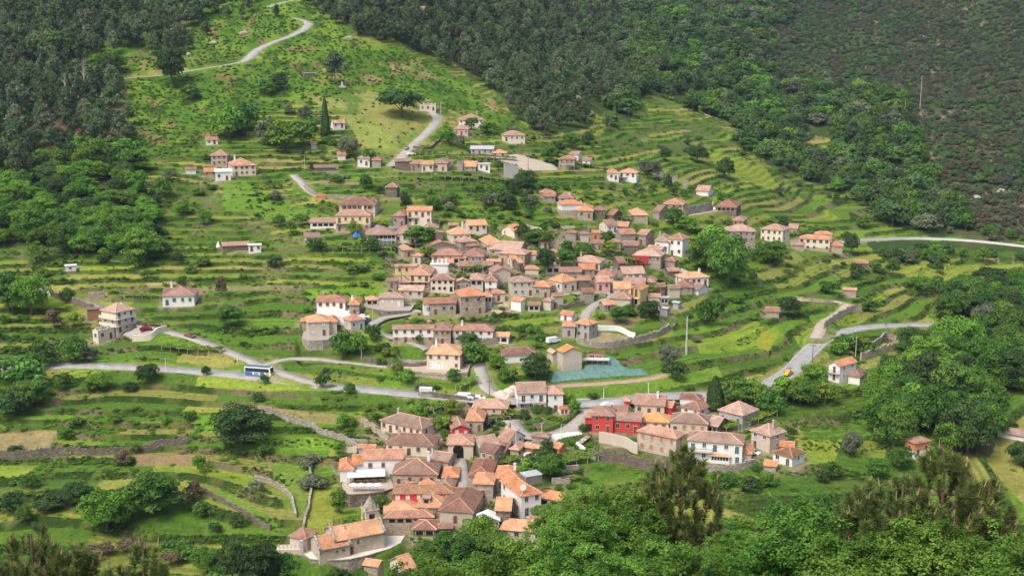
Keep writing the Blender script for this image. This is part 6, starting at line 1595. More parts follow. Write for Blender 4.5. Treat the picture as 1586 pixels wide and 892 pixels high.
# ------------------------------------------------------------------ church
zc = platform('church_terrace', [(467, 857), (480, 866), (495, 868), (515, 868), (540, 867), (572, 860), (604, 850), (628, 838), (626, 826), (610, 818), (560, 815), (490, 830), (452, 846)], (520, 864), 'pale paved terrace with a high stone wall under the church', 'terrace', 7, 'gr', 'pale', None, .25)
NL, NR = on_plane(519, 863, zc), on_plane(596, 848, zc)
ax = (NR - NL); Lc = ax.length; crz = math.atan2(ax.y, ax.x)
ch = thing('church', uniq('long stone church with bright orange roof and a bell tower on the paved terrace'), 'church', NL, crz)
def gable_box(x0, x1, y0, y1, H, rise, nm, cop=True):
    b = MB(); my = (y0 + y1) / 2
    b.face([(x0, y0, -1), (x1, y0, -1), (x1, y0, H), (x0, y0, H)]); b.face([(x1, y1, -1), (x0, y1, -1), (x0, y1, H), (x1, y1, H)])
    b.face([(x1, y0, -1), (x1, y1, -1), (x1, y1, H), (x1, my, H + rise), (x1, y0, H)]); b.face([(x0, y1, -1), (x0, y0, -1), (x0, y0, H), (x0, my, H + rise), (x0, y1, H)])
    link('wall', b.mesh('wall', [M['lt']]), ch)
    rm = roof_mesh(x1 - x0 - .8, y1 - y0, H, rise, 'g', 'o'); link('roof', rm, ch, ((x0 + x1) / 2, y0, 0))
    for x in (x0, x1):
        b = MB()
        for ya, yb in ((y0 - .4, my), (my, y1 + .4)):
            za, zb = (H - .1, H + rise + .2) if ya < my else (H + rise + .2, H - .1)
            k = Vector((0, 0, .45))
            A, B = Vector((x - .28, ya, za)), Vector((x - .28, yb, zb)); C, D_ = Vector((x + .28, yb, zb)), Vector((x + .28, ya, za))
            b.face([A + k, D_ + k, C + k, B + k]); b.face([A, A + k, B + k, B]); b.face([D_, C, C + k, D_ + k]); b.face([A, D_, D_ + k, A + k]); b.face([B, B + k, C + k, C])
        b.box(x - .16, my - .12, H + rise + .4, x + .16, my + .12, H + rise + 1.5); b.box(x - .12, my - .45, H + rise + 1.0, x + .12, my + .45, H + rise + 1.2)
        link('coping', b.mesh('coping', [M['gr']]), ch)
gable_box(0, Lc, 0, 7.6, 4.4, 2.0, 'nave')
gable_box(-4.2, 3.6, -1.0, 6.6, 3.3, 1.8, 'chancel')
for x, y, z, sc in ((.2, -1.01, 1.7, (.7, 1, .5)), (1.9, -1.01, 1.7, (.7, 1, .5)), (-4.0, -1.01, 1.9, (.3, 1, .5))): link('window', opening('s'), ch, (x, y, z), 0, sc)
link('window', opening('s'), ch, (6, -.01, 2.4), 0, (.6, 1, 1.0)); link('door', opening('b', True), ch, (3.9 + .4, -.01, 0), 0, (.9, 1, 2))
tw = on_plane(574, 829, zc)
tp = Matrix.Rotation(-crz, 3, 'Z') @ (tw - NL)
tb = MB(); q = 1.75; TH = 7.4
tb.box(-q, -q, -1, q, q, 4.6)
for sx in (-1, 1):
    for sy in (-1, 1): tb.box(sx * q - (0 if sx < 0 else .9), sy * q - (0 if sy < 0 else .9), 4.6, sx * q + (.9 if sx < 0 else 0), sy * q + (.9 if sy < 0 else 0), 6.6)
tb.box(-q, -q, 6.6, q, q, TH); tb.box(-q - .2, -q - .2, TH, q + .2, q + .2, TH + .25); tb.box(-q - .15, -q - .15, 4.45, q + .15, q + .15, 4.6)
link('bell_tower', tb.mesh('bell_tower', [M['lt']]), ch, tp)
sb = MB(); sb.prism((0, 0, TH + .25), (0, 0, TH + 3.4), 2.0, .12, 8)
for sx in (-1, 1):
    for sy in (-1, 1): sb.box(sx * 1.6 - .2, sy * 1.6 - .2, TH + .2, sx * 1.6 + .2, sy * 1.6 + .2, TH + .7); sb.prism((sx * 1.6, sy * 1.6, TH + .7), (sx * 1.6, sy * 1.6, TH + 1.7), .2, .02, 6)
sb.prism((0, 0, TH + 3.3), (0, 0, TH + 4.4), .05, .05, 5); sb.box(-.35, -.05, TH + 3.9, .35, .05, TH + 4.0)
link('spire', sb.mesh('spire', [M['gr']]), ch, tp)
bb = MB(); bb.prism((0, 0, 5.0), (0, 0, 5.9), .55, .28, 10); bb.prism((0, 0, 5.9), (0, 0, 6.6), .05, .05, 4); link('bell', bb.mesh('bell', [M['iron']]), ch, tp)
# square platform under the beige house on the high wall, the white terrace, restaurant terrace, cabin deck
platform('high_terrace', [(468, 524), (478, 528), (500, 527), (522, 524), (530, 514), (505, 506), (470, 508)], (495, 523), 'high stone retaining wall carrying the beige house with cream shutters', 'retaining wall', 7, 'gr', 'conc')
platform('white_terrace', [(490, 484), (510, 490), (540, 492), (548, 480), (535, 474), (495, 474)], (515, 484), 'pale terrace with slanting white walls below the white house beside the grey tower house', 'terrace', 3, 'wh', 'pale')
zr = platform('restaurant_terrace', [(528, 750), (531, 764), (542, 767), (570, 765), (594, 762), (612, 756), (606, 743), (597, 738), (534, 738)], (560, 756), 'restaurant terrace paved in beige over a rough dark wall', 'terrace', 5, 'dk', 'tan', None, .3)
platform('porch_terrace', [(563, 476), (600, 482), (636, 481), (644, 470), (600, 466), (565, 468)], (605, 477), 'tall mossy stone terrace wall carrying the house with the white doors', 'retaining wall', 5, 'dk', 'conc')
platform('manor_forecourt', [(606, 568), (640, 577), (690, 581), (724, 579), (728, 568), (700, 560), (620, 560)], (665, 573), 'low balustraded stone terrace in front of the cream villa with the wide orange roof', 'terrace', 3, 'st', 'tan', None, .6)
# restaurant awning, tables and parasols
def frame_at(px, py, z, th=0):
    p = on_plane(px, py, z); return p, math.radians(th) - math.atan2(p.x, p.y)
p, rz = frame_at(568, 749, zr)
s_ = FPX / (p.y * CP - p.z * SP)
aw = thing('awning', uniq('long white sloping awning over the restaurant tables'), 'awning', p, rz); wl = 58 / s_
b = MB()
for k in range(8):
    x0, x1 = -wl / 2 + k * wl / 8, -wl / 2 + (k + 1) * wl / 8 - .03
    b.face([(x0, -.4, 2.3), (x1, -.4, 2.3), (x1, 3.2, 3.0), (x0, 3.2, 3.0)]); b.face([(x0, -.4, 2.05), (x1, -.4, 2.05), (x1, -.4, 2.3), (x0, -.4, 2.3)])
link('canopy', b.mesh('canopy', [M['fwh']]), aw); b = MB()
for k in range(6): x = -wl / 2 + .05 + k * (wl - .1) / 5; b.prism((x, -.3, 0), (x, -.3, 2.3), .05); b.prism((x, 3.1, 0), (x, 3.1, 2.9), .05)
link('posts', b.mesh('posts', [M['iron']]), aw)
b = MB(); b.box(-wl / 2, 3.25, 0, wl / 2, 3.4, 2.6); link('back_panel', b.mesh('back_panel', [M['fgn']]), aw)
tbm = MB(); tbm.box(-.75, -.4, .68, .75, .4, .74)
for sx in (-.65, .65):
    for sy in (-.32, .32): tbm.prism((sx, sy, 0), (sx, sy, .68), .035, n=4)
tbme = tbm.mesh('table', [m_plain('yellow_tablecloth', (.62, .42, .12))]); cbm = MB()
cbm.box(-.2, -.2, .42, .2, .2, .46); cbm.box(-.2, .16, .46, .2, .2, .9)
for sx in (-.17, .17):
    for sy in (-.17, .17): cbm.prism((sx, sy, 0), (sx, sy, .42), .025, n=4)
cbme = cbm.mesh('chair', [M['wd']])
for k in range(5):
    q = p + Matrix.Rotation(rz, 3, 'Z') @ Vector((-wl / 2 + wl * (k + .5) / 5, .9, .05))
    ordn = ('first', 'second', 'third', 'fourth', 'fifth')[k]
    tag(link('dining_table', tbme, None, q, rz), uniq(f'{ordn} yellow table from the left under the long white awning'), 'table', 'tables under the restaurant awning')
    for d_ in (-1, 1): tag(link('dining_chair', cbme, None, q + Matrix.Rotation(rz, 3, 'Z') @ Vector((d_ * .35, -d_ * .75, 0)), rz + (0 if d_ < 0 else math.pi) + math.pi * (d_ > 0)), 'wooden chair at the yellow tables under the long white awning', 'chair', 'chairs at the restaurant tables')
for k, px in enumerate((548, 560, 573, 585)):
    q, r2 = frame_at(px, 761, zr); o = thing('parasol', uniq(('first', 'second', 'third', 'fourth')[k] + ' pale parasol from the left along the edge of the restaurant terrace'), 'parasol', q, r2, 'parasols on the restaurant terrace')
    b = MB(); b.prism((0, 0, 0), (0, 0, 2.3), .04); link('pole', b.mesh('pole', [M['wd']]), o); b = MB(); b.prism((0, 0, 2.0), (0, 0, 2.5), 1.25, .05, 8); link('canopy', b.mesh('canopy', [M['fwh']]), o)
# timber cabin's deck
zd = P(930, 564).z + 1.6
o = thing('timber_deck', uniq('raised pale deck on posts below the glazed timber cabin'), 'deck', P(922, 563), -math.atan2(P(922, 563).x, P(922, 563).y))
b = MB(); b.box(-5, -1.6, 1.5, 4.6, 1.2, 1.7); b.box(-5, -1.62, 1.9, 4.6, -1.55, 2.5); link('deck_boards', b.mesh('deck_boards', [M['fwh']]), o)
b = MB()
for k in range(6): b.box(-4.8 + k * 1.82, -1.5, -1.5, -4.6 + k * 1.82, -1.3, 1.5)
link('posts', b.mesh('posts', [M['wd']]), o)
# ------------------------------------------------------------------ free-standing stone walls
WALLS = [
 ([(563, 556), (600, 560), (640, 563), (662, 560)], 1.6, 'dk', 'long mossy wall between the round bushes and the cream villa garden'),
 ([(602, 546), (640, 554), (662, 556)], 1.4, 'gr', 'upper garden wall left of the cream villa with the orange roof'),
 ([(706, 537), (735, 538), (765, 531), (790, 524)], 2.4, 'st', 'curving ramp wall at the right end of the long white row'),
 ([(893, 529), (930, 539), (975, 533), (1012, 523), (1036, 508)], 2.2, 'gr', 'curving stone wall under the grey modern house and its bare earth yard'),
 ([(926, 509), (955, 511), (968, 517), (984, 523)], 1.8, 'wh', 'stepped white garden wall right of the grey modern house'),
 ([(1020, 492), (1030, 502), (1040, 508), (1048, 503)], 1.2, 'dk', 'dark short wall at the garden corner right of the modern house'),
 ([(928, 682), (945, 686), (965, 692), (988, 700)], 3.2, 'be', 'tall beige plastered retaining wall below the long red house'),
 ([(920, 710), (945, 716), (985, 722), (1030, 727), (1060, 722)], 3.4, 'dk', 'dark high wall below the large pale house with orange shutters'),
 ([(1092, 728), (1120, 729), (1150, 726), (1168, 720)], 2.0, 'gr', 'garden wall below the large white villa with the sunroom'),
 ([(80, 462), (110, 472), (150, 485), (172, 491)], 2.2, 'dk', 'dark retaining wall of the lane above the cream three-storey villa'),
 ([(1275, 510), (1298, 497), (1318, 486), (1334, 484)], 3.0, 'st', 'rough rubble wall topped with yellow gorse beside the hairpin lane'),
 ([(1333, 556), (1352, 551), (1375, 545), (1402, 541)], 3.0, 'st', 'curved rubble wall above the dry meadow at the road bend'),
 ([(1332, 541), (1355, 533), (1372, 522), (1392, 527)], 2.2, 'gr', 'upper broken field wall between road bend and dark wood'),
 ([(-10, 710), (40, 709), (75, 706), (106, 705)], 2.4, 'dk', 'long dark field wall at the left edge below the ploughed plot'),
 ([(110, 700), (150, 702), (200, 697), (255, 690), (290, 686)], 2.0, 'dk', 'brown overgrown field wall above the brown ploughed plot'),
 ([(400, 634), (440, 646), (490, 664), (540, 686), (562, 700)], 1.8, 'gr', 'slanting rubble wall left of the clipped hedge'),
 ([(314, 760), (345, 776), (385, 800), (420, 816)], 1.4, 'dk', 'low slanting wall beside the bright strip field at lower left'),
 ([(395, 738), (430, 750), (452, 775), (458, 800)], 1.4, 'gr', 'curving wall between the small vegetable plots at lower left'),
 ([(480, 726), (482, 760), (474, 800), (470, 815)], 1.2, 'gr', 'straight field wall left of the yellowish strip field'),
 ([(472, 290), (482, 302), (510, 305), (548, 307)], 1.6, 'gr', 'pale wall below the bend of the upper lane'),
 ([(640, 230), (660, 232), (678, 220), (684, 210)], 1.4, 'dk', 'dark wall curving beside the upper lane'),
 ([(1060, 332), (1080, 328), (1100, 324), (1104, 316)], 4.0, 'gr', 'tall ruined walls beside the white barn over the ruins'),
 ([(560, 655), (580, 668), (602, 682)], 2.2, 'st', 'pale stone garden wall below the clipped hedge'),
 ([(1120, 396), (1150, 402), (1172, 392)], 2.0, 'gr', 'stone wall below the long stone house on the right spur'),
 ([(905, 470), (885, 474), (868, 478), (855, 470)], 1.8, 'dk', 'dark bank wall below the core lane'),
 ([(1232, 462), (1262, 469), (1290, 471)], 1.2, 'st', 'low pale wall along the start of the hairpin lane'),
 ([(660, 617), (720, 622), (790, 624)], 1.6, 'dk', 'dark wall holding the main road above the long barn with the red door'),
 ([(893, 690), (905, 700), (922, 712)], 1.4, 'wh', 'pale wall edge beside the timber ramp under the red house'),
 ([(258, 512), (236, 523), (205, 525)], 2.2, 'cr', 'cream boundary wall around the forecourt of the three-storey villa'),
]
for poly, hgt, mt, lb in WALLS:
    pp = resample(poly, 3.0); G = [gp(*q) for q in pp]; o = G[0].copy(); rs = random.Random(len(lb)); b = MB(); n = len(G)
    for i in range(n - 1):
        a, c = G[i] - o, G[i + 1] - o; d = (c - a); d.z = 0
        if d.length < .05: continue
        d.normalize(); q = Vector((d.y, -d.x, 0)) * .28; ha = hgt * (1 if mt in ('wh', 'be', 'cr') else rs.uniform(.82, 1.12)); u = Vector((0, 0, ha)); e = Vector((0, 0, -1.5))
        b.face([a + q + e, c + q + e, c + q + u, a + q + u]); b.face([c - q + e, a - q + e, a - q + u, c - q + u]); b.face([a + q + u, c + q + u, c - q + u, a - q + u])
        b.face([a - q + e, a + q + e, a + q + u, a - q + u]); b.face([c + q + e, c - q + e, c - q + u, c + q + u])
    tag(link('stone_wall', b.mesh('stone_wall', [M[mt]]), None, o), uniq(lb), 'wall', 'walls among the houses and fields')
rw = random.Random(12); nyard = 0
def overlap(x, y, w, h_):
    a_ = HB[int(max(0, y - h_)):int(y) + 1, int(max(0, x - w / 2)):int(x + w / 2) + 1]
    return float(a_.mean()) if a_.size else 0
for _ in range(900):
    zc_ = rw.choice((Z_CORE, Z_CORE, Z_CORE2)); x = rw.uniform(min(p[0] for p in zc_), max(p[0] for p in zc_)); y = rw.uniform(min(p[1] for p in zc_), max(p[1] for p in zc_)); L = rw.uniform(14, 30)
    if not inside(zc_, [x], [y])[0] or not free(x, y, L, 8, .02) or not free(x + L / 2, y) or not free(x - L / 2, y): continue
    lb = None
    for w_ in where(x, y):
        t_ = f'short {"grey" if rw.random() < .5 else "brown"} yard wall {w_}'
        if t_ not in USED and len(t_.split()) <= 16: lb = t_; USED.add(t_); break
    if not lb: continue
    a, c = gp(x - L / 2, y), gp(x + L / 2, y + rw.uniform(-5, 5)); b = MB(); d = c - a; n = max(2, int(d.length / 1.2)); hh = rw.uniform(.9, 2.0)
    d2 = Vector((d.x, d.y, 0)).normalized(); q = Vector((d2.y, -d2.x, 0)) * .25
    for i in range(n):
        p0, p1 = d * (i / n), d * ((i + 1) / n); u = Vector((0, 0, hh * rw.uniform(.75, 1.1))); e = Vector((0, 0, -1.2))
        b.face([p0 + q + e, p1 + q + e, p1 + q + u, p0 + q + u]); b.face([p1 - q + e, p0 - q + e, p0 - q + u, p1 - q + u]); b.face([p0 + q + u, p1 + q + u, p1 - q + u, p0 - q + u]); b.face([p0 - q + e, p0 + q + e, p0 + q + u, p0 - q + u]); b.face([p1 + q + e, p1 - q + e, p1 - q + u, p1 + q + u])
    tag(link('yard_wall', b.mesh('yard_wall', [M[rw.choice(('gr', 'dk', 'st', 'be'))]]), None, a), lb, 'wall', 'yard walls between the houses'); nyard += 1
    mark(HB, x - L / 2, y - 6, x + L / 2, y + 2); mark(EX, x - L / 2, y - 3, x + L / 2, y + 4)
    if nyard >= 46: break
# ------------------------------------------------------------------ vine pergolas and clipped hedges
PERG = [(501, 389, 560, 390, 3), (560, 390, 612, 387, 3), (606, 388, 657, 381, 3.2), (668, 346, 694, 345, 3), (724, 364, 748, 360, 3.5), (746, 359, 768, 362, 3), (733, 384, 757, 382, 3), (772, 372, 790, 373, 3), (718, 424, 763, 418, 3.5),
 (668, 276, 700, 278, 3.2), (700, 278, 740, 281, 3.6), (738, 276, 792, 284, 4), (694, 246, 742, 246, 3.4), (742, 246, 800, 251, 3.4), (640, 241, 690, 238, 3), (893, 257, 942, 263, 4), (1000, 278, 1026, 279, 3), (963, 344, 997, 342, 3), (1046, 327, 1070, 326, 3),
 (964, 371, 996, 369, 3.4), (972, 408, 1012, 410, 3.6), (1018, 436, 1046, 440, 6), (1020, 448, 1044, 446, 4), (860, 727, 943, 712, 3), (862, 718, 936, 703, 2.6), (768, 718, 808, 717, 5), (748, 650, 790, 653, 5), (780, 650, 812, 650, 4), (722, 694, 737, 690, 3), (728, 716, 752, 716, 3),
 (1125, 672, 1162, 660, 4), (1160, 661, 1204, 647, 4), (192, 462, 248, 464, 3), (162, 456, 186, 455, 2.4), (250, 540, 290, 545, 3.6), (290, 545, 340, 552, 3.6), (209, 506, 250, 507, 3), (660, 470, 694, 466, 3), (880, 263, 900, 262, 3), (1222, 366, 1262, 364, 3), (735, 590, 705, 600, 3), (672, 640, 700, 634, 3.5),
 (1095, 690, 1125, 684, 0)]
pergm = {}
for k, (x0, y0, x1, y1, wd_) in enumerate(PERG):
    if wd_ == 0: continue
    a, c = gp(x0, y0), gp(x1, y1); d = c - a; L = math.hypot(d.x, d.y); rz = math.atan2(d.y, d.x); slope = d.z / max(L, .1)
    lb = None
    for w_ in where((x0 + x1) / 2, (y0 + y1) / 2):
        t_ = f'vine pergola {w_}' if len(w_.split()) > 10 else f'yellow-green vine pergola on posts {w_}'
        if t_ not in USED: lb = t_; USED.add(t_); break
    r = thing('vine_pergola', lb or f'bright yellow-green vine pergola number', 'pergola', a, rz, 'vine pergolas of the village')
    rs = np.random.RandomState(k); n = int(L * wd_ * 16); x = rs.uniform(0, L, n); y = rs.uniform(0, wd_, n); z = 2.0 + x * slope + rs.normal(0, .12, n) + .25 * np.sin(x * 1.3 + k) * np.cos(y)
    nn = rs.normal(size=(n, 3)) * .5 + np.array([0, 0, 1]); nn /= np.linalg.norm(nn, axis=1)[:, None]
    link('vine_canopy', fast_mesh('vine_canopy', leaf_quads(np.stack([x, y, z], 1), nn, .48, rs), 4, [M['L_v']], np.clip(rs.normal(.5, .2, n), 0, 1)), r)
    b = MB(); m_ = max(1, int(L / 3.2))
    for i in range(m_ + 1):
        for yy in (.1, wd_ - .1): xx = i * L / m_; b.prism((xx, yy, -1.2 + xx * slope), (xx, yy, 2.0 + xx * slope), .08, n=4)
    for yy in (.1, wd_ - .1): b.prism((0, yy, 1.95), (L, yy, 1.95 + L * slope), .04, n=4)
    link('posts', b.mesh('posts', [M['conc']]), r)
for poly, hh, wd_, lb in (([(560, 655), (585, 649), (611, 641)], 2.6, 1.2, 'tall clipped green hedge on the lawn left of the largest hipped house'), ([(842, 667), (862, 660), (880, 650), (897, 637)], 1.4, 1.2, 'clipped hedge curving down beside the plaza lane'),
                          ([(594, 808), (630, 805), (672, 801)], 2.0, 2.6, 'bright clipped vine hedge behind the church tower'), ([(500, 572), (560, 580), (620, 588)], 1.0, 1.0, 'low hedge between the main road and the garden path')):
    G = [gp(*q) for q in resample(poly, 2.0)]; o = G[0]; rs = np.random.RandomState(len(lb)); Cc, Nn = [], []
    for i in range(len(G) - 1):
        a, c = G[i] - o, G[i + 1] - o; d = c - a; L = d.length; n = int(L * 60); q = Vector((d.y, -d.x, 0)).normalized()
        for _ in range(n):
            t = rs.uniform(); u = rs.uniform(-1, 1); v = rs.uniform(0, 1); pt = a + d * t
            if rs.rand() < .5: pt = pt + q * (wd_ / 2 * (1 if u > 0 else -1)) + Vector((0, 0, hh * v)); nv_ = q * (1 if u > 0 else -1)
            else: pt = pt + q * (wd_ / 2 * u) + Vector((0, 0, hh)); nv_ = Vector((0, 0, 1))
            nv_ = nv_ + Vector(rs.normal(size=3)) * .4; nv_.normalize(); Cc.append(pt); Nn.append(nv_)
    tag(link('hedge', fast_mesh('hedge', leaf_quads(np.array(Cc), np.array(Nn), .34, rs), 4, [M['L_v'] if 'vine' in lb else M['L_l']], np.clip(rs.normal(.45, .2, len(Cc)), 0, 1)), None, o), uniq(lb), 'hedge')
# ------------------------------------------------------------------ vehicles
paint = {}
def car_paint(n_, c):
    if n_ not in paint:
        m, n, b = mat('paint_' + n_); b.inputs['Base Color'].default_value = (*c, 1); b.inputs['Roughness'].default_value = .25; b.inputs['Specular IOR Level'].default_value = .5; paint[n_] = m
    return paint[n_]
def extr(b, prof, y0, y1, inset=0, m=0):
    """side outline (x, z) extruded across the width; inset narrows points above the waist"""
    n = len(prof); L_ = []; R_ = []
    for x, z in prof:
        k = inset if z > .95 else 0
        L_.append((x, y0 + k, z)); R_.append((x, y1 - k, z))
    b.face(L_, m); b.face(list(reversed(R_)), m)
    for i in range(n): j = (i + 1) % n; b.face([L_[i], R_[i], R_[j], L_[j]], m)
_car = {}
def car_parts(kind):
    if kind in _car: return _car[kind]
    body, glass, w = MB(), MB(), MB()
    if kind == 'car':
        extr(body, [(-2.1, .3), (2.1, .3), (2.15, .6), (2.0, .82), (1.1, .93), (-1.9, .95), (-2.15, .75)], -.86, .86)
        extr(body, [(1.15, .94), (.5, 1.38), (-.9, 1.43), (-1.75, .95)], -.8, .8, .1)
        extr(glass, [(1.02, 1.0), (.5, 1.33), (-.85, 1.37), (-1.55, 1.0)], -.83, .83, .1); glass.face([(1.2, -.66, .96), (1.2, .66, .96), (.55, .62, 1.37), (.55, -.62, 1.37)]); wx_ = (-1.3, 1.3); wr = .32; yw = .8
    elif kind == 'van':
        extr(body, [(-2.5, .35), (2.5, .35), (2.55, .9), (2.2, 1.15), (1.6, 1.75), (1.3, 1.95), (-2.5, 1.95)], -.95, .95, .06)
        extr(glass, [(2.0, 1.2), (1.6, 1.68), (.7, 1.72), (.7, 1.2)], -.94, .94, .03); glass.face([(2.24, -.8, 1.16), (2.24, .8, 1.16), (1.64, .78, 1.74), (1.64, -.78, 1.74)]); wx_ = (-1.6, 1.6); wr = .36; yw = .88
    elif kind == 'coach':
        extr(body, [(-4.6, .4), (4.6, .4), (4.68, 1.2), (4.4, 3.0), (4.2, 3.15), (-4.5, 3.15), (-4.6, 3.0)], -1.22, 1.22, .03)
        extr(glass, [(4.1, 1.55), (4.0, 2.75), (-4.3, 2.75), (-4.3, 1.55)], -1.25, 1.25, .03); glass.face([(4.68, -1.1, 1.3), (4.68, 1.1, 1.3), (4.46, 1.1, 2.9), (4.46, -1.1, 2.9)]); wx_ = (-2.6, 3.1); wr = .5; yw = 1.08
    else:
        extr(body, [(-2.3, .5), (2.3, .5), (2.35, .95), (1.2, 1.05), (-2.3, 1.0)], -.88, .88); extr(body, [(1.2, 1.0), (.75, 1.65), (-.5, 1.68), (-.6, 1.0)], -.84, .84, .08)
        extr(glass, [(1.1, 1.08), (.7, 1.58), (-.45, 1.6), (-.5, 1.08)], -.86, .86, .08); body.box(-2.2, -.85, 1.0, -.7, -.8, 1.35); body.box(-2.2, .8, 1.0, -.7, .85, 1.35); wx_ = (-1.5, 1.45); wr = .38; yw = .8
    w.prism((0, -.11, 0), (0, .11, 0), wr, n=12); w.prism((0, -.13, 0), (0, .13, 0), wr * .55, n=8, m=1)
    hl = MB(); hl.box(-.04, -.16, -.07, .04, .16, .07)
    st = MB()
    _car[kind] = (body, glass.mesh('windows', [M['glass']]), w.mesh('wheel', [M['iron'], M['metal']]), hl.mesh('headlight', [M['fwh']]), wx_, wr, yw); return _car[kind]
def vehicle(px, py, kind, col, label, road=None, turn=None):
    body, gl, wh_, hl, wx_, wr, yw = car_parts(kind); p = gp(px, py)
    if road:
        for k_, nm_, pp, pts, wid, mt in RP:
            if nm_ == road:
                i = int(np.argmin([(q[0] - px) ** 2 + (q[1] - py) ** 2 * 6 for q in pp])); i = min(max(i, 2), len(pts) - 3)
                d = pts[i + 2] - pts[i - 2]; rz = math.atan2(d[1], d[0]); side = Vector((d[1], -d[0], 0)).normalized(); c = Vector(pts[i]); off = (p - c).dot(side); off = max(-wid / 2 + 1.2, min(wid / 2 - 1.2, off))
                p = c + side * off + Vector((0, 0, .06)); break
    else: rz = math.radians(turn) - math.atan2(p.x, p.y); p = p + Vector((0, 0, .2))
    nm_ = {'car': 'parked_car', 'van': 'van', 'coach': 'coach', 'pickup': 'pickup_truck'}[kind]
    r = thing(nm_, uniq(label), {'car': 'car', 'van': 'van', 'coach': 'bus', 'pickup': 'truck'}[kind], p, rz, 'vehicles on the village roads')
    key = (kind, col)
    if key not in _car: _car[key] = mesh_from('body', body.v, body.f, [car_paint(*PC[col])], body.mi)
    link('body', _car[key], r); link('windows', gl, r)
    for x in wx_:
        for y in (-yw, yw): link('wheel', wh_, r, (x, y, wr))
    L = 4.7 if kind == 'coach' else (2.53 if kind == 'van' else (2.36 if kind == 'pickup' else 2.14))
    for y in (-.6, .6): link('headlight', hl, r, (L, y, .72))
    if kind == 'coach':
        b = MB()
        for s_ in (-1, 1):
            y = s_ * 1.235
            for x0, x1, z0, z1, c in ((-4.5, -1.6, .56, 1.5, 0), (-1.3, .6, .56, 1.45, 1), (.9, 2.6, .56, 1.5, 0), (3.0, 4.2, .56, 1.5, 4), (-4.5, 4.3, .45, .55, 2)):
                b.face([(x0, y, z0), (x1, y, z0), (x1 - .3, y, z1), (x0 - .0, y, z1)], c)
        b.box(-4.4, -1.1, 3.15, 4.0, 1.1, 3.2, 3)
        link('livery', b.mesh('livery', [car_paint('coach_blue', (.05, .16, .45)), car_paint('coach_sky', (.15, .35, .6)), M['iron'], car_paint('coach_roof', (.05, .20, .22)), car_paint('coach_orange', (.8, .35, .03))]), r)
        b = MB()
        for i in range(7): x = -4.0 + i * 1.25; b.box(x, -1.27, 1.55, x + .08, 1.27, 2.75)
        link('window_pillars', b.mesh('window_pillars', [M['iron']]), r)
PC = {'w': ('white', (.8, .8, .8)), 's': ('silver', (.5, .52, .54)), 'b': ('dark_blue', (.02, .04, .10)), 'r': ('dark_red', (.25, .02, .04)), 'y': ('yellow', (.75, .45, .03)), 'g': ('grey', (.18, .19, .2)), 'k': ('black', (.02, .02, .02)), 'n': ('brown', (.2, .1, .06))}
for v_ in ((400, 580, 'coach', 'w', 'white and blue coach with a teal roof driving on the main road', 'main_road'), (661, 608, 'van', 'w', 'white van driving on the main road above the stone bus shelter', 'main_road'),
           (712, 619, 'car', 's', 'silver car, leftmost of the vehicles parked by the main road junction', 'main_road'), (722, 620, 'van', 'w', 'white van parked behind the silver car at the main road junction', 'main_road'), (731, 620, 'car', 'g', 'dark grey car parked second from the right at the main road junction', 'main_road'),
           (741, 620, 'car', 'w', 'white car, rightmost of the vehicles parked by the main road junction', 'main_road'), (630, 231, 'car', 'g', 'grey car driving up the upper lane', 'upper_lane'), (1220, 582, 'pickup', 'y', 'yellow pickup truck driving up to the road bend', 'main_road'),
           (295, 522, 'car', 'n', 'small brown vehicle on the left lane right of the cream villa', 'left_lane')):
    vehicle(*v_[:5], road=v_[5])
for v_ in ((637, 242, 'car', 'w', 'white car parked beside the upper row of barns', 20), (226, 515, 'car', 'r', 'dark red car parked on the forecourt of the cream villa', 5), (571, 495, 'car', 'b', 'dark blue car parked beside the village lane', -10), (563, 490, 'car', 'w', 'white car half hidden behind the dark blue one', -10),
           (1166, 700, 'car', 'w', 'white car parked between the white villa and the tall stone house', -20), (857, 531, 'van', 'w', 'white van on the track above the amber-roofed warehouse', 35), (588, 352, 'car', 'w', 'white car parked right of the yellow house', 10), (606, 351, 'car', 's', 'silver car parked above the veranda house', 20),
           (704, 709, 'car', 'w', 'white car standing in the arched garage by the village street', 80), (190, 114, 'car', 'b', 'blue car beside the forest road near the big dark tree', 10), (889, 638, 'car', 's', 'silver car behind the hedge right of the big white house', 20), (941, 630, 'car', 'w', 'white car parked on the gravel behind the red house', 25), (759, 657, 'car', 'k', 'black car under the vine pergola at the plaza', 60)):
    vehicle(*v_[:5], turn=v_[5])
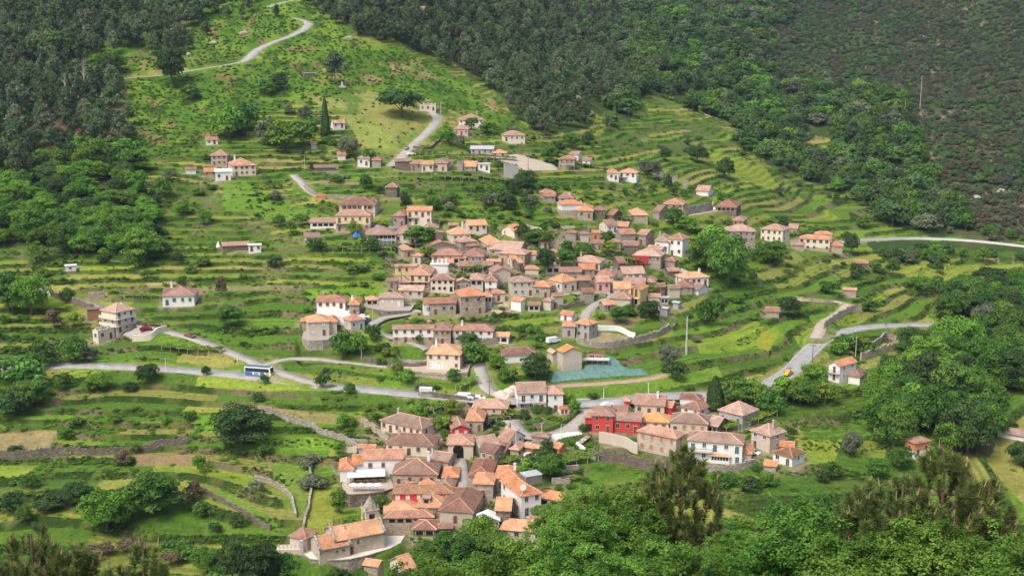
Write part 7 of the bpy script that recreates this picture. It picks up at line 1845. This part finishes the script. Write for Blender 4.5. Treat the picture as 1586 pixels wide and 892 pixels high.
# ------------------------------------------------------------------ poles, pylons, lamps, signs
POLES = [(1063, 487, 546, 'lattice', 'tall pale concrete pylon on the green terraces, highest pole of the village'), (560, 515, 553, 'conc', 'concrete pole among the trees below the house with the blue balcony'), (1325, 519, 553, 'conc', 'concrete pole on the slope right of the road bend'),
 (1258, 535, 564, 'wood', 'dark thin pole at the edge of the road bend'), (1223, 567, 580, 'wood', 'short dark pole just left of the yellow pickup truck'), (401, 121, 146, 'conc', 'slim pole on the bracken slope above the olive trees'), (683, 160, 185, 'lamp', 'street lamp at the top end of the upper lane'),
 (1424, 133, 181, 'snag', 'bare white dead trunk standing on the right mountain'), (1004, 588, 613, 'lamp', 'slim white lamp post at the edge of the parking area'), (935, 596, 614, 'lamp', 'short lamp post left of the dirt track by the parking area'), (649, 584, 616, 'wood', 'dark pole beside the main road left of the white van'),
 (577, 462, 497, 'conc', 'pole beside the dark blue car'), (705, 515, 545, 'conc', 'lamp pole in front of the long white row'), (758, 578, 622, 'wood', 'dark pole where the garden lane meets the main road'), (869, 660, 682, 'lamp', 'slim lamp post in the middle of the plaza'), (839, 652, 684, 'lamp', 'white pillar lamp beside the plaza hedge'),
 (257, 557, 577, 'lamp', 'small lamp post beside the main road at left'), (368, 552, 563, 'lamp', 'white short post beside the left lane before the coach'), (1184, 606, 624, 'wood', 'plain pole in the trees left of the yellow pickup truck'), (472, 239, 262, 'conc', 'pole above the low dark shed at the lane bend'),
 (1400, 168, 195, 'conc', 'faint grey pole on the far right slope'), (950, 430, 455, 'conc', 'pole in front of the pink house'), (818, 240, 262, 'wood', 'pole at the left of the gravel yard'), (1372, 488, 506, 'wood', 'pole above the road past the bend'), (622, 405, 450, 'wood', 'thin dark pole left of the tall pale yellow house'),
 (570, 675, 700, 'wood', 'pole behind the white restaurant house'), (799, 660, 690, 'lamp', 'lamp post at the corner of the plaza'), (1165, 585, 606, 'lamp', 'lamp post beside the main road left of the yellow pickup truck')]
for px, yt, yb, kd, lb in POLES:
    p = gp(px, yb); s = scale_at(px, yb); H = (yb - yt) / s / .96; r = thing({'lattice': 'pylon', 'lamp': 'lamp_post', 'snag': 'dead_tree'}.get(kd, 'utility_pole'), uniq(lb), {'lattice': 'pylon', 'lamp': 'lamp post', 'snag': 'tree'}.get(kd, 'pole'), p, -math.atan2(p.x, p.y), 'poles and lamps of the village')
    b = MB(); rr = {'lattice': .42, 'snag': .35, 'lamp': .13}.get(kd, .16); mt = {'lattice': 'conc', 'wood': 'bark', 'snag': 'deadwood', 'lamp': 'fwh'}.get(kd, 'conc')
    b.prism((0, 0, -1), (0, 0, H), rr, rr * .55, 6); link('post' if kd != 'snag' else 'trunk', b.mesh('post', [M[mt]]), r)
    b = MB()
    if kd == 'lamp': b.prism((0, 0, H), (.9, -.2, H + .25), .05); b.box(.6, -.35, H + .18, 1.3, -.05, H + .32); link('lamp_head', b.mesh('lamp_head', [M['metal']]), r)
    elif kd == 'snag':
        for k in range(14): a = k * 2.2; z = H * (.2 + .055 * k); b.prism((0, 0, z), (math.cos(a) * 1.1, math.sin(a) * 1.1, z + .25), .05, .02, 4)
        link('branches', b.mesh('branches', [M['deadwood']]), r)
    else:
        b.box(-.9, -.06, H - .7, .9, .06, H - .55)
        for x in (-.8, 0, .8): b.prism((x, 0, H - .55), (x, 0, H - .3), .05, n=5)
        if kd == 'lattice': b.box(-1.2, -.08, H - 2, 1.2, .08, H - 1.8)
        link('crossarm', b.mesh('crossarm', [M['iron']]), r)
def simple(nm, lb, cat, px, py, fn, turn=0, extra=()):
    p = gp(px, py); r = thing(nm, uniq(lb), cat, p, math.radians(turn) - math.atan2(p.x, p.y))
    for part, mtl, f_ in fn:
        b = MB(); f_(b); link(part, b.mesh(part, [M[q] if isinstance(q, str) else q for q in mtl]), r)
    return r
simple('bus_shelter', 'square stone kiosk standing below the main road under the white van', 'shelter', 660, 619, [('wall', ['st'], lambda b: b.box(-1.7, 0, -1.5, 1.7, 3, 2.0)), ('roof_slab', ['conc'], lambda b: b.box(-1.9, -.2, 2.0, 1.9, 3.2, 2.2))])
simple('tepee', 'little white conical tepee beside the open barn on the left terraces', 'tent', 338, 379, [('cover', ['fwh'], lambda b: b.prism((0, 0, 0), (0, 0, 2.3), 1.1, .1, 8)), ('poles', ['wd'], lambda b: [b.prism((.1 * k, .05, 2.1), (-.25 * k, -.1, 2.8), .03) for k in (-1, 1)])])
simple('water_tank', 'round white-banded water tank in the garden below the low tiled store', 'tank', 1018, 478, [('tank', ['fwh'], lambda b: b.prism((0, 0, -1), (0, 0, 1.6), 1.6, 1.6, 20)), ('lid', ['wd'], lambda b: b.prism((0, 0, 1.6), (0, 0, 1.75), 1.3, 1.2, 20))])
simple('shipping_container', 'rusty orange container beside the upper lane bend', 'container', 497, 309, [('body', ['or'], lambda b: [b.box(-2.3, 0, 0, 2.3, 2.2, 1.6)] + [b.box(-2.2 + k * .5, -.05, .1, -2.0 + k * .5, 0, 1.5) for k in range(9)]), ('door', ['frd'], lambda b: b.box(2.3, .2, .1, 2.34, 2.0, 1.5))])
simple('wayside_shrine', 'small white wayside shrine on a stone step on the upper meadow', 'shrine', 530, 138, [('step', ['conc'], lambda b: [b.box(-2.2, -1.2, -.5, 2.2, 1.2, .35), b.box(-1.2, -.7, .35, 1.2, .7, .7)]), ('pillar', ['fwh'], lambda b: [b.box(-.35, -.3, .7, .35, .3, 2.4), b.prism((0, 0, 2.4), (0, 0, 3.1), .45, .05, 4)])])
simple('stone_chimney', 'free-standing brick-red chimney on the bank above the long white row', 'chimney', 631, 503, [('stack', ['or'], lambda b: b.box(-.5, -.4, -.5, .5, .4, 1.8)), ('cap', ['Ro'], lambda b: b.box(-.7, -.6, 1.8, .7, .6, 2.0))])
simple('stone_belfry', 'tiny stone arch with a tiled cap behind the long white row', 'arch', 665, 505, [('pillars', ['st'], lambda b: [b.box(-.9, -.2, -.5, -.6, .2, 2.2), b.box(.6, -.2, -.5, .9, .2, 2.2), b.box(-.9, -.2, 1.9, .9, .2, 2.2)]), ('cap', ['Rr'], lambda b: b.prism((0, 0, 2.2), (0, 0, 2.9), 1.2, .2, 4))])
simple('field_pump_house', 'tiny stone box on the terraces right of the dark stone tower', 'store', 732, 300, [('wall', ['be'], lambda b: b.box(-1.2, 0, -1, 1.2, 2, 2.2)), ('slab', ['gr'], lambda b: b.box(-1.35, -.15, 2.2, 1.35, 2.15, 2.35))])
simple('blue_tarpaulin', 'bright blue tarpaulin heap right below the yellow house', 'tarpaulin', 551, 365, [('cover', [m_plain('blue_plastic', (.03, .22, .55), .4)], lambda b: [b.prism((0, 0, -.3), (.1, 0, 1.7), 1.3, .4, 7), b.prism((1.4, .3, -.3), (1.3, .2, 1.2), .9, .3, 6)]), ('rope', ['fwh'], lambda b: b.prism((-1.2, -.2, .3), (1.2, -.3, .5), .03))])
simple('white_tarpaulin', 'white tarpaulin stretched between ruins and the dark open-fronted barn', 'tarpaulin', 1110, 318, [('sheet', ['fwh'], lambda b: [b.face([(-2.6, 0, .2), (2.2, 0, .6), (1.6, 2.5, 2.6), (-1.8, 2.5, 3.2)]), b.face([(-2.6, .1, .1), (-1.8, 2.6, 3.1), (1.6, 2.6, 2.5), (2.2, .1, .5)])]), ('pole', ['wd'], lambda b: b.prism((-1.8, 2.5, -1), (-1.8, 2.5, 3.3), .06))])
simple('garden_oven', 'small brick oven hut with three orange arches beside the big white house', 'oven', 877, 641, [('wall', ['wh'], lambda b: b.box(-1.9, 0, -.5, 1.9, 1.6, 1.8)), ('roof', ['Ro'], lambda b: [b.face([(-2.1, -.3, 1.8), (2.1, -.3, 1.8), (1.4, .8, 2.7), (-1.4, .8, 2.7)]), b.face([(2.1, 1.9, 1.8), (-2.1, 1.9, 1.8), (-1.4, .8, 2.7), (1.4, .8, 2.7)]), b.face([(2.1, -.3, 1.8), (2.1, 1.9, 1.8), (1.4, .8, 2.7)]), b.face([(-2.1, 1.9, 1.8), (-2.1, -.3, 1.8), (-1.4, .8, 2.7)])]), ('arches', ['frd'], lambda b: [b.box(-1.6 + k * 1.2, -.04, .2, -.8 + k * 1.2, 0, 1.4) for k in range(3)])], 18)
simple('timber_ramp', 'grey timber ramp rising to the left end of the red house', 'ramp', 903, 684, [('boards', ['gr'], lambda b: b.face([(-4.5, -3, -1.2), (-2.8, -3.6, -1.2), (2.2, 1.5, 1.6), (.8, 2.4, 1.6)])), ('railing', ['for'], lambda b: [b.prism((-2.8 + k, -3.6 + k, -1.2 + .56 * k), (-2.8 + k, -3.6 + k, -.2 + .56 * k), .06) for k in range(6)] + [b.prism((-2.8, -3.6, -.2), (2.2, 1.5, 2.6), .05)])])
simple('cemetery_block', 'pale low cemetery enclosure with crosses left of the church', 'cemetery', 450, 857, [('enclosure', ['be'], lambda b: [b.box(-3.5, 0, -2, 2.5, 3, 1.2)]), ('crosses', ['fst'], lambda b: [b.box(-3 + k, .8, 1.2, -2.85 + k, .95, 2.3) or b.box(-3.25 + k, .8, 1.8, -2.6 + k, .95, 1.95) for k in range(6)]), ('pillar', ['conc'], lambda b: b.box(2.4, -.3, -3, 3.2, .5, 3.6))], -10)
simple('granary_hut', 'small stone niche with an orange canopy on the wall below the red house', 'oven', 966, 700, [('niche', ['st'], lambda b: [b.box(-1.3, 0, -1, 1.3, 1.6, 1.9), b.box(-.9, -.04, .5, .9, 0, 1.6, 1)]), ('canopy', ['Ro'], lambda b: b.box(-1.5, -.5, 1.9, 1.5, 1.7, 2.1))]) if False else None
for k, (px, py, sz) in enumerate(((775, 612, 2.6), (788, 606, 3.0), (798, 601, 2.0), (783, 615, 2.0), (1512, 307, 4), (1538, 216, 5), (1470, 200, 2.5), (270, 78, 2.4), (236, 80, 2.0), (330, 66, 2.6), (378, 52, 3), (292, 84, 1.8), (540, 60, 3), (655, 24, 5), (888, 160, 5), (906, 178, 5), (776, 88, 4), (815, 112, 4), (1552, 300, 4))):
    p = gp(px, py); rs = random.Random(k); b = MB()
    import bmesh
    bmx = bmesh.new(); bmesh.ops.create_icosphere(bmx, subdivisions=2, radius=1)
    for v in bmx.verts:
        f_ = .75 + .5 * float(fbm(v.co.x * 2 + k * 7, v.co.y * 2 + v.co.z * 3, 7)); v.co = Vector((v.co.x * f_ * sz * 1.2, v.co.y * f_ * sz * .8, v.co.z * f_ * sz * .62))
    me = bpy.data.meshes.new('boulder'); bmx.to_mesh(me); bmx.free(); me.materials.append(M['be'] if k < 4 else M['gr'])
    lb = None
    for w_ in where(px, py):
        t_ = f'rough pale boulder {w_}'
        if t_ not in USED: lb = t_; USED.add(t_); break
    tag(link('boulder', me, None, p, rs.random() * 6), lb or 'pale rock outcrop among scrub and pines on the wooded slopes', 'rock', 'rock outcrops on the slopes')
# rail and supports of the far valley road
vr = [r_ for r_ in RP if r_[1] == 'valley_road'][0]; b = MB(); c_ = MB(); pts = vr[3]; o = Vector(pts[0])
for i in range(4, len(pts) - 1):
    a = Vector(pts[i]) - o; d = Vector(pts[i + 1] - pts[i - 1]); d.z = 0; d.normalize(); q = Vector((d.y, -d.x, 0))
    if q.y > 0: q = -q
    e = a + q * 4.2; f_ = Vector(pts[i + 1]) - o + q * 4.2
    b.face([e + Vector((0, 0, -.4)), f_ + Vector((0, 0, -.4)), f_ + Vector((0, 0, .9)), e + Vector((0, 0, .9))]); b.face([e + Vector((0, 0, .9)), f_ + Vector((0, 0, .9)), f_ - q * .2 + Vector((0, 0, .9)), e - q * .2 + Vector((0, 0, .9))])
    if i % 3 == 0: c_.box(e.x - .5, e.y - .5, e.z - 4, e.x + .5, e.y + .5, e.z - .4)
r = thing('bridge_parapet', uniq('long pale parapet with short pillars along the far valley road'), 'parapet', o); link('parapet', b.mesh('parapet', [M['fwh']]), r); link('pillars', c_.mesh('pillars', [M['conc']]), r)
# ------------------------------------------------------------------ trees close to the viewpoint
def base_at(px, t):
    lo, hi = 892.0, 4000.0
    for _ in range(40):
        m_ = (lo + hi) / 2
        if depth(px, m_)[0] > t: lo = m_
        else: hi = m_
    return P(px, lo)
def at_depth(px, py, t):
    r_ = ray(px, py); return Vector((r_[0] * t, r_[1] * t, r_[2] * t))
def big_crown(seed):
    rs = np.random.RandomState(seed); cc = clumps(rs, 62, (.5, .5, .44), -.7, .4); Vs, T = [], []
    for c in cc:
        r = .13 * rs.uniform(.5, 1.7); tc = rs.uniform(.15, .7)
        tw = rs.normal(size=(11, 3)); tw /= np.linalg.norm(tw, axis=1)[:, None]; tw[:, 2] = np.abs(tw[:, 2]) * .8
        for w_ in tw:
            c2 = c + w_ * r; per = 58; d = rs.normal(size=(per, 3)); d /= np.linalg.norm(d, axis=1)[:, None]; pos = c2 + d * np.array([.05, .05, .032]) * rs.uniform(.4, 1.3, per)[:, None]
            nn = d * .5 + rs.normal(size=(per, 3)) * .5 + np.array([0, 0, .9]); nn /= np.linalg.norm(nn, axis=1)[:, None]
            Vs.append(leaf_quads(pos, nn, .0150, rs, 1.6)); T.append(np.clip(tc + rs.uniform(-.15, .25) + rs.normal(0, .13, per), 0, 1))
    return fast_mesh('crown', np.concatenate(Vs), 4, [M['L_oak']], np.concatenate(T))
BC = [big_crown(k) for k in (1, 2, 3)]
OAKS = [(935, 828, 56, 5.0), (885, 868, 52, 4.6), (800, 925, 56, 5.6), (715, 948, 60, 5.4), (1000, 925, 50, 5.0), (968, 790, 62, 2.8), (1090, 948, 47, 5.2), (1180, 912, 50, 4.4), (1262, 895, 47, 5.8), (1245, 845, 55, 3.2), (1370, 925, 44, 5.6), (1500, 896, 46, 5.0), (1465, 835, 50, 3.2), (1590, 920, 46, 5.0), (1430, 905, 44, 4.6), (650, 945, 58, 5.2), (862, 815, 60, 2.6), (1145, 868, 54, 2.8), (905, 935, 44, 4.4), (1320, 875, 52, 3.8), (1550, 945, 42, 5)]
OAKS.sort()
OAK_L = ['leftmost', 'second from the left', 'third from the left', 'fourth from the left', 'fifth from the left', 'sixth from the left', 'seventh from the left', 'just left of the big near pine', 'directly below the big near pine', 'just right of the big near pine', 'tenth from the right', 'ninth from the right', 'eighth from the right', 'seventh from the right', 'sixth from the right', 'fifth from the right', 'fourth from the right', 'third from the right', 'second from the right', 'at the right corner', 'at the very right edge']
for k, (px, py, t, D_) in enumerate(OAKS):
    c = at_depth(px, py, t); bs = base_at(px, t); bs = Vector((c.x, c.y, min(bs.z, c.z - D_ * .6)))
    r = thing('oak_tree', uniq('leafy near oak along the bottom edge, ' + OAK_L[k]), 'tree', bs, k * 1.7, 'oaks in the near foreground')
    link('crown', BC[k % 3], r, (0, 0, c.z - bs.z - D_ * .0), 0, (D_, D_, D_ * .95)); h_ = c.z - bs.z
    b = MB(); b.prism((0, 0, -.5), (0, 0, h_), .22, .1, 8)
    for i in range(7): a = i * .9; b.prism((0, 0, h_ * .8), (math.cos(a) * D_ * .3, math.sin(a) * D_ * .3, h_ + D_ * .12 * (i % 3)), .09, .03, 5)
    link('trunk', b.mesh('trunk', [M['bark']]), r)
def near_pine(px, py, t, rad, vis, seed, label, nshoot=230):
    top = at_depth(px, py, t); bs = base_at(px, t); bs = Vector((top.x, top.y, min(bs.z, top.z - 6))); Ht = top.z - bs.z; rs = np.random.RandomState(seed); rr_ = random.Random(seed)
    r = thing('pine_tree', uniq(label), 'tree', bs, 0, 'pines in the near foreground'); nd, T = [], []; cb = MB(); bb_ = MB()
    bb_.prism((0, 0, -.5), (0, 0, Ht - .4), .17, .04, 8)
    for i in range(nshoot):
        dz = (vis + 1.5) * rs.uniform(0, 1) ** .75; rm = min(rad, .15 + rad * (dz / (vis * .55)) ** .6); rd = rm * rs.uniform(.15, 1) ** .5; a = rs.uniform(0, 6.283)
        tip = np.array([math.cos(a) * rd, math.sin(a) * rd, Ht - dz * 1.0 - .15 + .0]); dirv = np.array([math.cos(a) * .35 * rd / rad, math.sin(a) * .35 * rd / rad, 1.0]); dirv /= np.linalg.norm(dirv); L = rs.uniform(.5, .8); n = 120
        u = rs.uniform(0, 1, n); rv = rs.normal(size=(n, 3)); rv -= (rv @ dirv)[:, None] * dirv; rv /= np.linalg.norm(rv, axis=1)[:, None]
        base = tip - dirv * L * (1 - u)[:, None] * 1.0; dr = rv * .85 + dirv * (.35 + .5 * u)[:, None]; dr /= np.linalg.norm(dr, axis=1)[:, None]; ln = rs.uniform(.24, .40, n)[:, None]
        sd_ = np.cross(dr, rs.normal(size=(n, 3))); sd_ /= np.linalg.norm(sd_, axis=1)[:, None]; sd_ *= .019
        nd.append(np.stack([base - sd_, base + sd_, base + dr * ln], 1).reshape(-1, 3)); T.append(np.clip(rs.uniform(.2, .7) + rs.normal(0, .15, n), 0, 1))
        low = tip - dirv * L; (bb_.prism((0, 0, max(.5, low[2] - rd * .8)), tuple(low), .03, .015, 4) if i % 6 == 0 else None); bb_.prism(tuple(low), tuple(tip), .02, .015, 4)
        if rs.rand() < .3 and rd < rm * 1.1:
            for j in range(1 + (rs.rand() < .4)):
                q = tip + np.array([rs.normal(0, .04), rs.normal(0, .04), 0]); cb.prism(tuple(q), tuple(q + dirv * rs.uniform(.18, .42)), .026, .014, 5)
    link('needles', fast_mesh('needles', np.concatenate(nd), 3, [M['needle']], np.concatenate(T)), r); tag(link('shoots', cb.mesh('shoots', [M['candle']]), r), kind='stuff'); pass; link('trunk', bb_.mesh('trunk', [M['barkp']]), r)
near_pine(1056, 688, 58, 2.3, 4.8, 1, 'big near pine with pale upright shoots in front of the lower village', 300)
near_pine(1018, 726, 58, 1.3, 3.4, 2, 'narrow near pine touching the left side of the big near pine', 90)
near_pine(1466, 690, 46, 1.9, 3.6, 3, 'tallest pine of the wide near clump at the lower right', 240)
near_pine(1400, 735, 46, 1.4, 2.6, 4, 'middle pine of the wide near clump at the lower right', 150)
near_pine(1338, 736, 46, 1.0, 2.4, 5, 'leftmost pine of the wide near clump at the lower right', 90)
near_pine(1534, 738, 46, 1.3, 2.6, 6, 'rightmost pine of the wide near clump at the lower right', 130)
near_pine(46, 812, 48, 1.7, 2.2, 7, 'near pine top at the bottom left corner of the picture', 150)
near_pine(112, 838, 48, 1.1, 1.6, 8, 'second near pine top from the left corner', 80)
near_pine(220, 836, 46, 1.0, 1.8, 9, 'near pine top standing alone at the bottom left', 90)
near_pine(182, 872, 46, .9, 1.2, 10, 'lowest near pine top at the bottom left', 60)
near_pine(1600, 862, 42, 1.0, 1.6, 11, 'pine tip at the lower right picture edge', 60)
# ------------------------------------------------------------------ air
xs, ys, zs_ = V[..., 0], V[..., 1], V[..., 2]
b = MB(); b.box(float(xs.min()) - 30, -60, float(zs_.min()) - 9, float(xs.max()) + 30, float(ys.max()) + 30, float(zs_.max()) + 25)
hz = b.mesh('haze', []); m = bpy.data.materials.new('haze'); m.use_nodes = True; n = m.node_tree; n.nodes.remove(n.nodes['Principled BSDF'])
vp = n.nodes.new('ShaderNodeVolumePrincipled'); vp.inputs['Color'].default_value = (.62, .80, 1, 1); vp.inputs['Density'].default_value = 0.00006; vp.inputs['Anisotropy'].default_value = 0.2
n.links.new(vp.outputs[0], n.nodes['Material Output'].inputs['Volume']); hz.materials.append(m)
tag(link('haze', hz), kind='stuff', label='thin blue haze in the valley air', cat='haze')
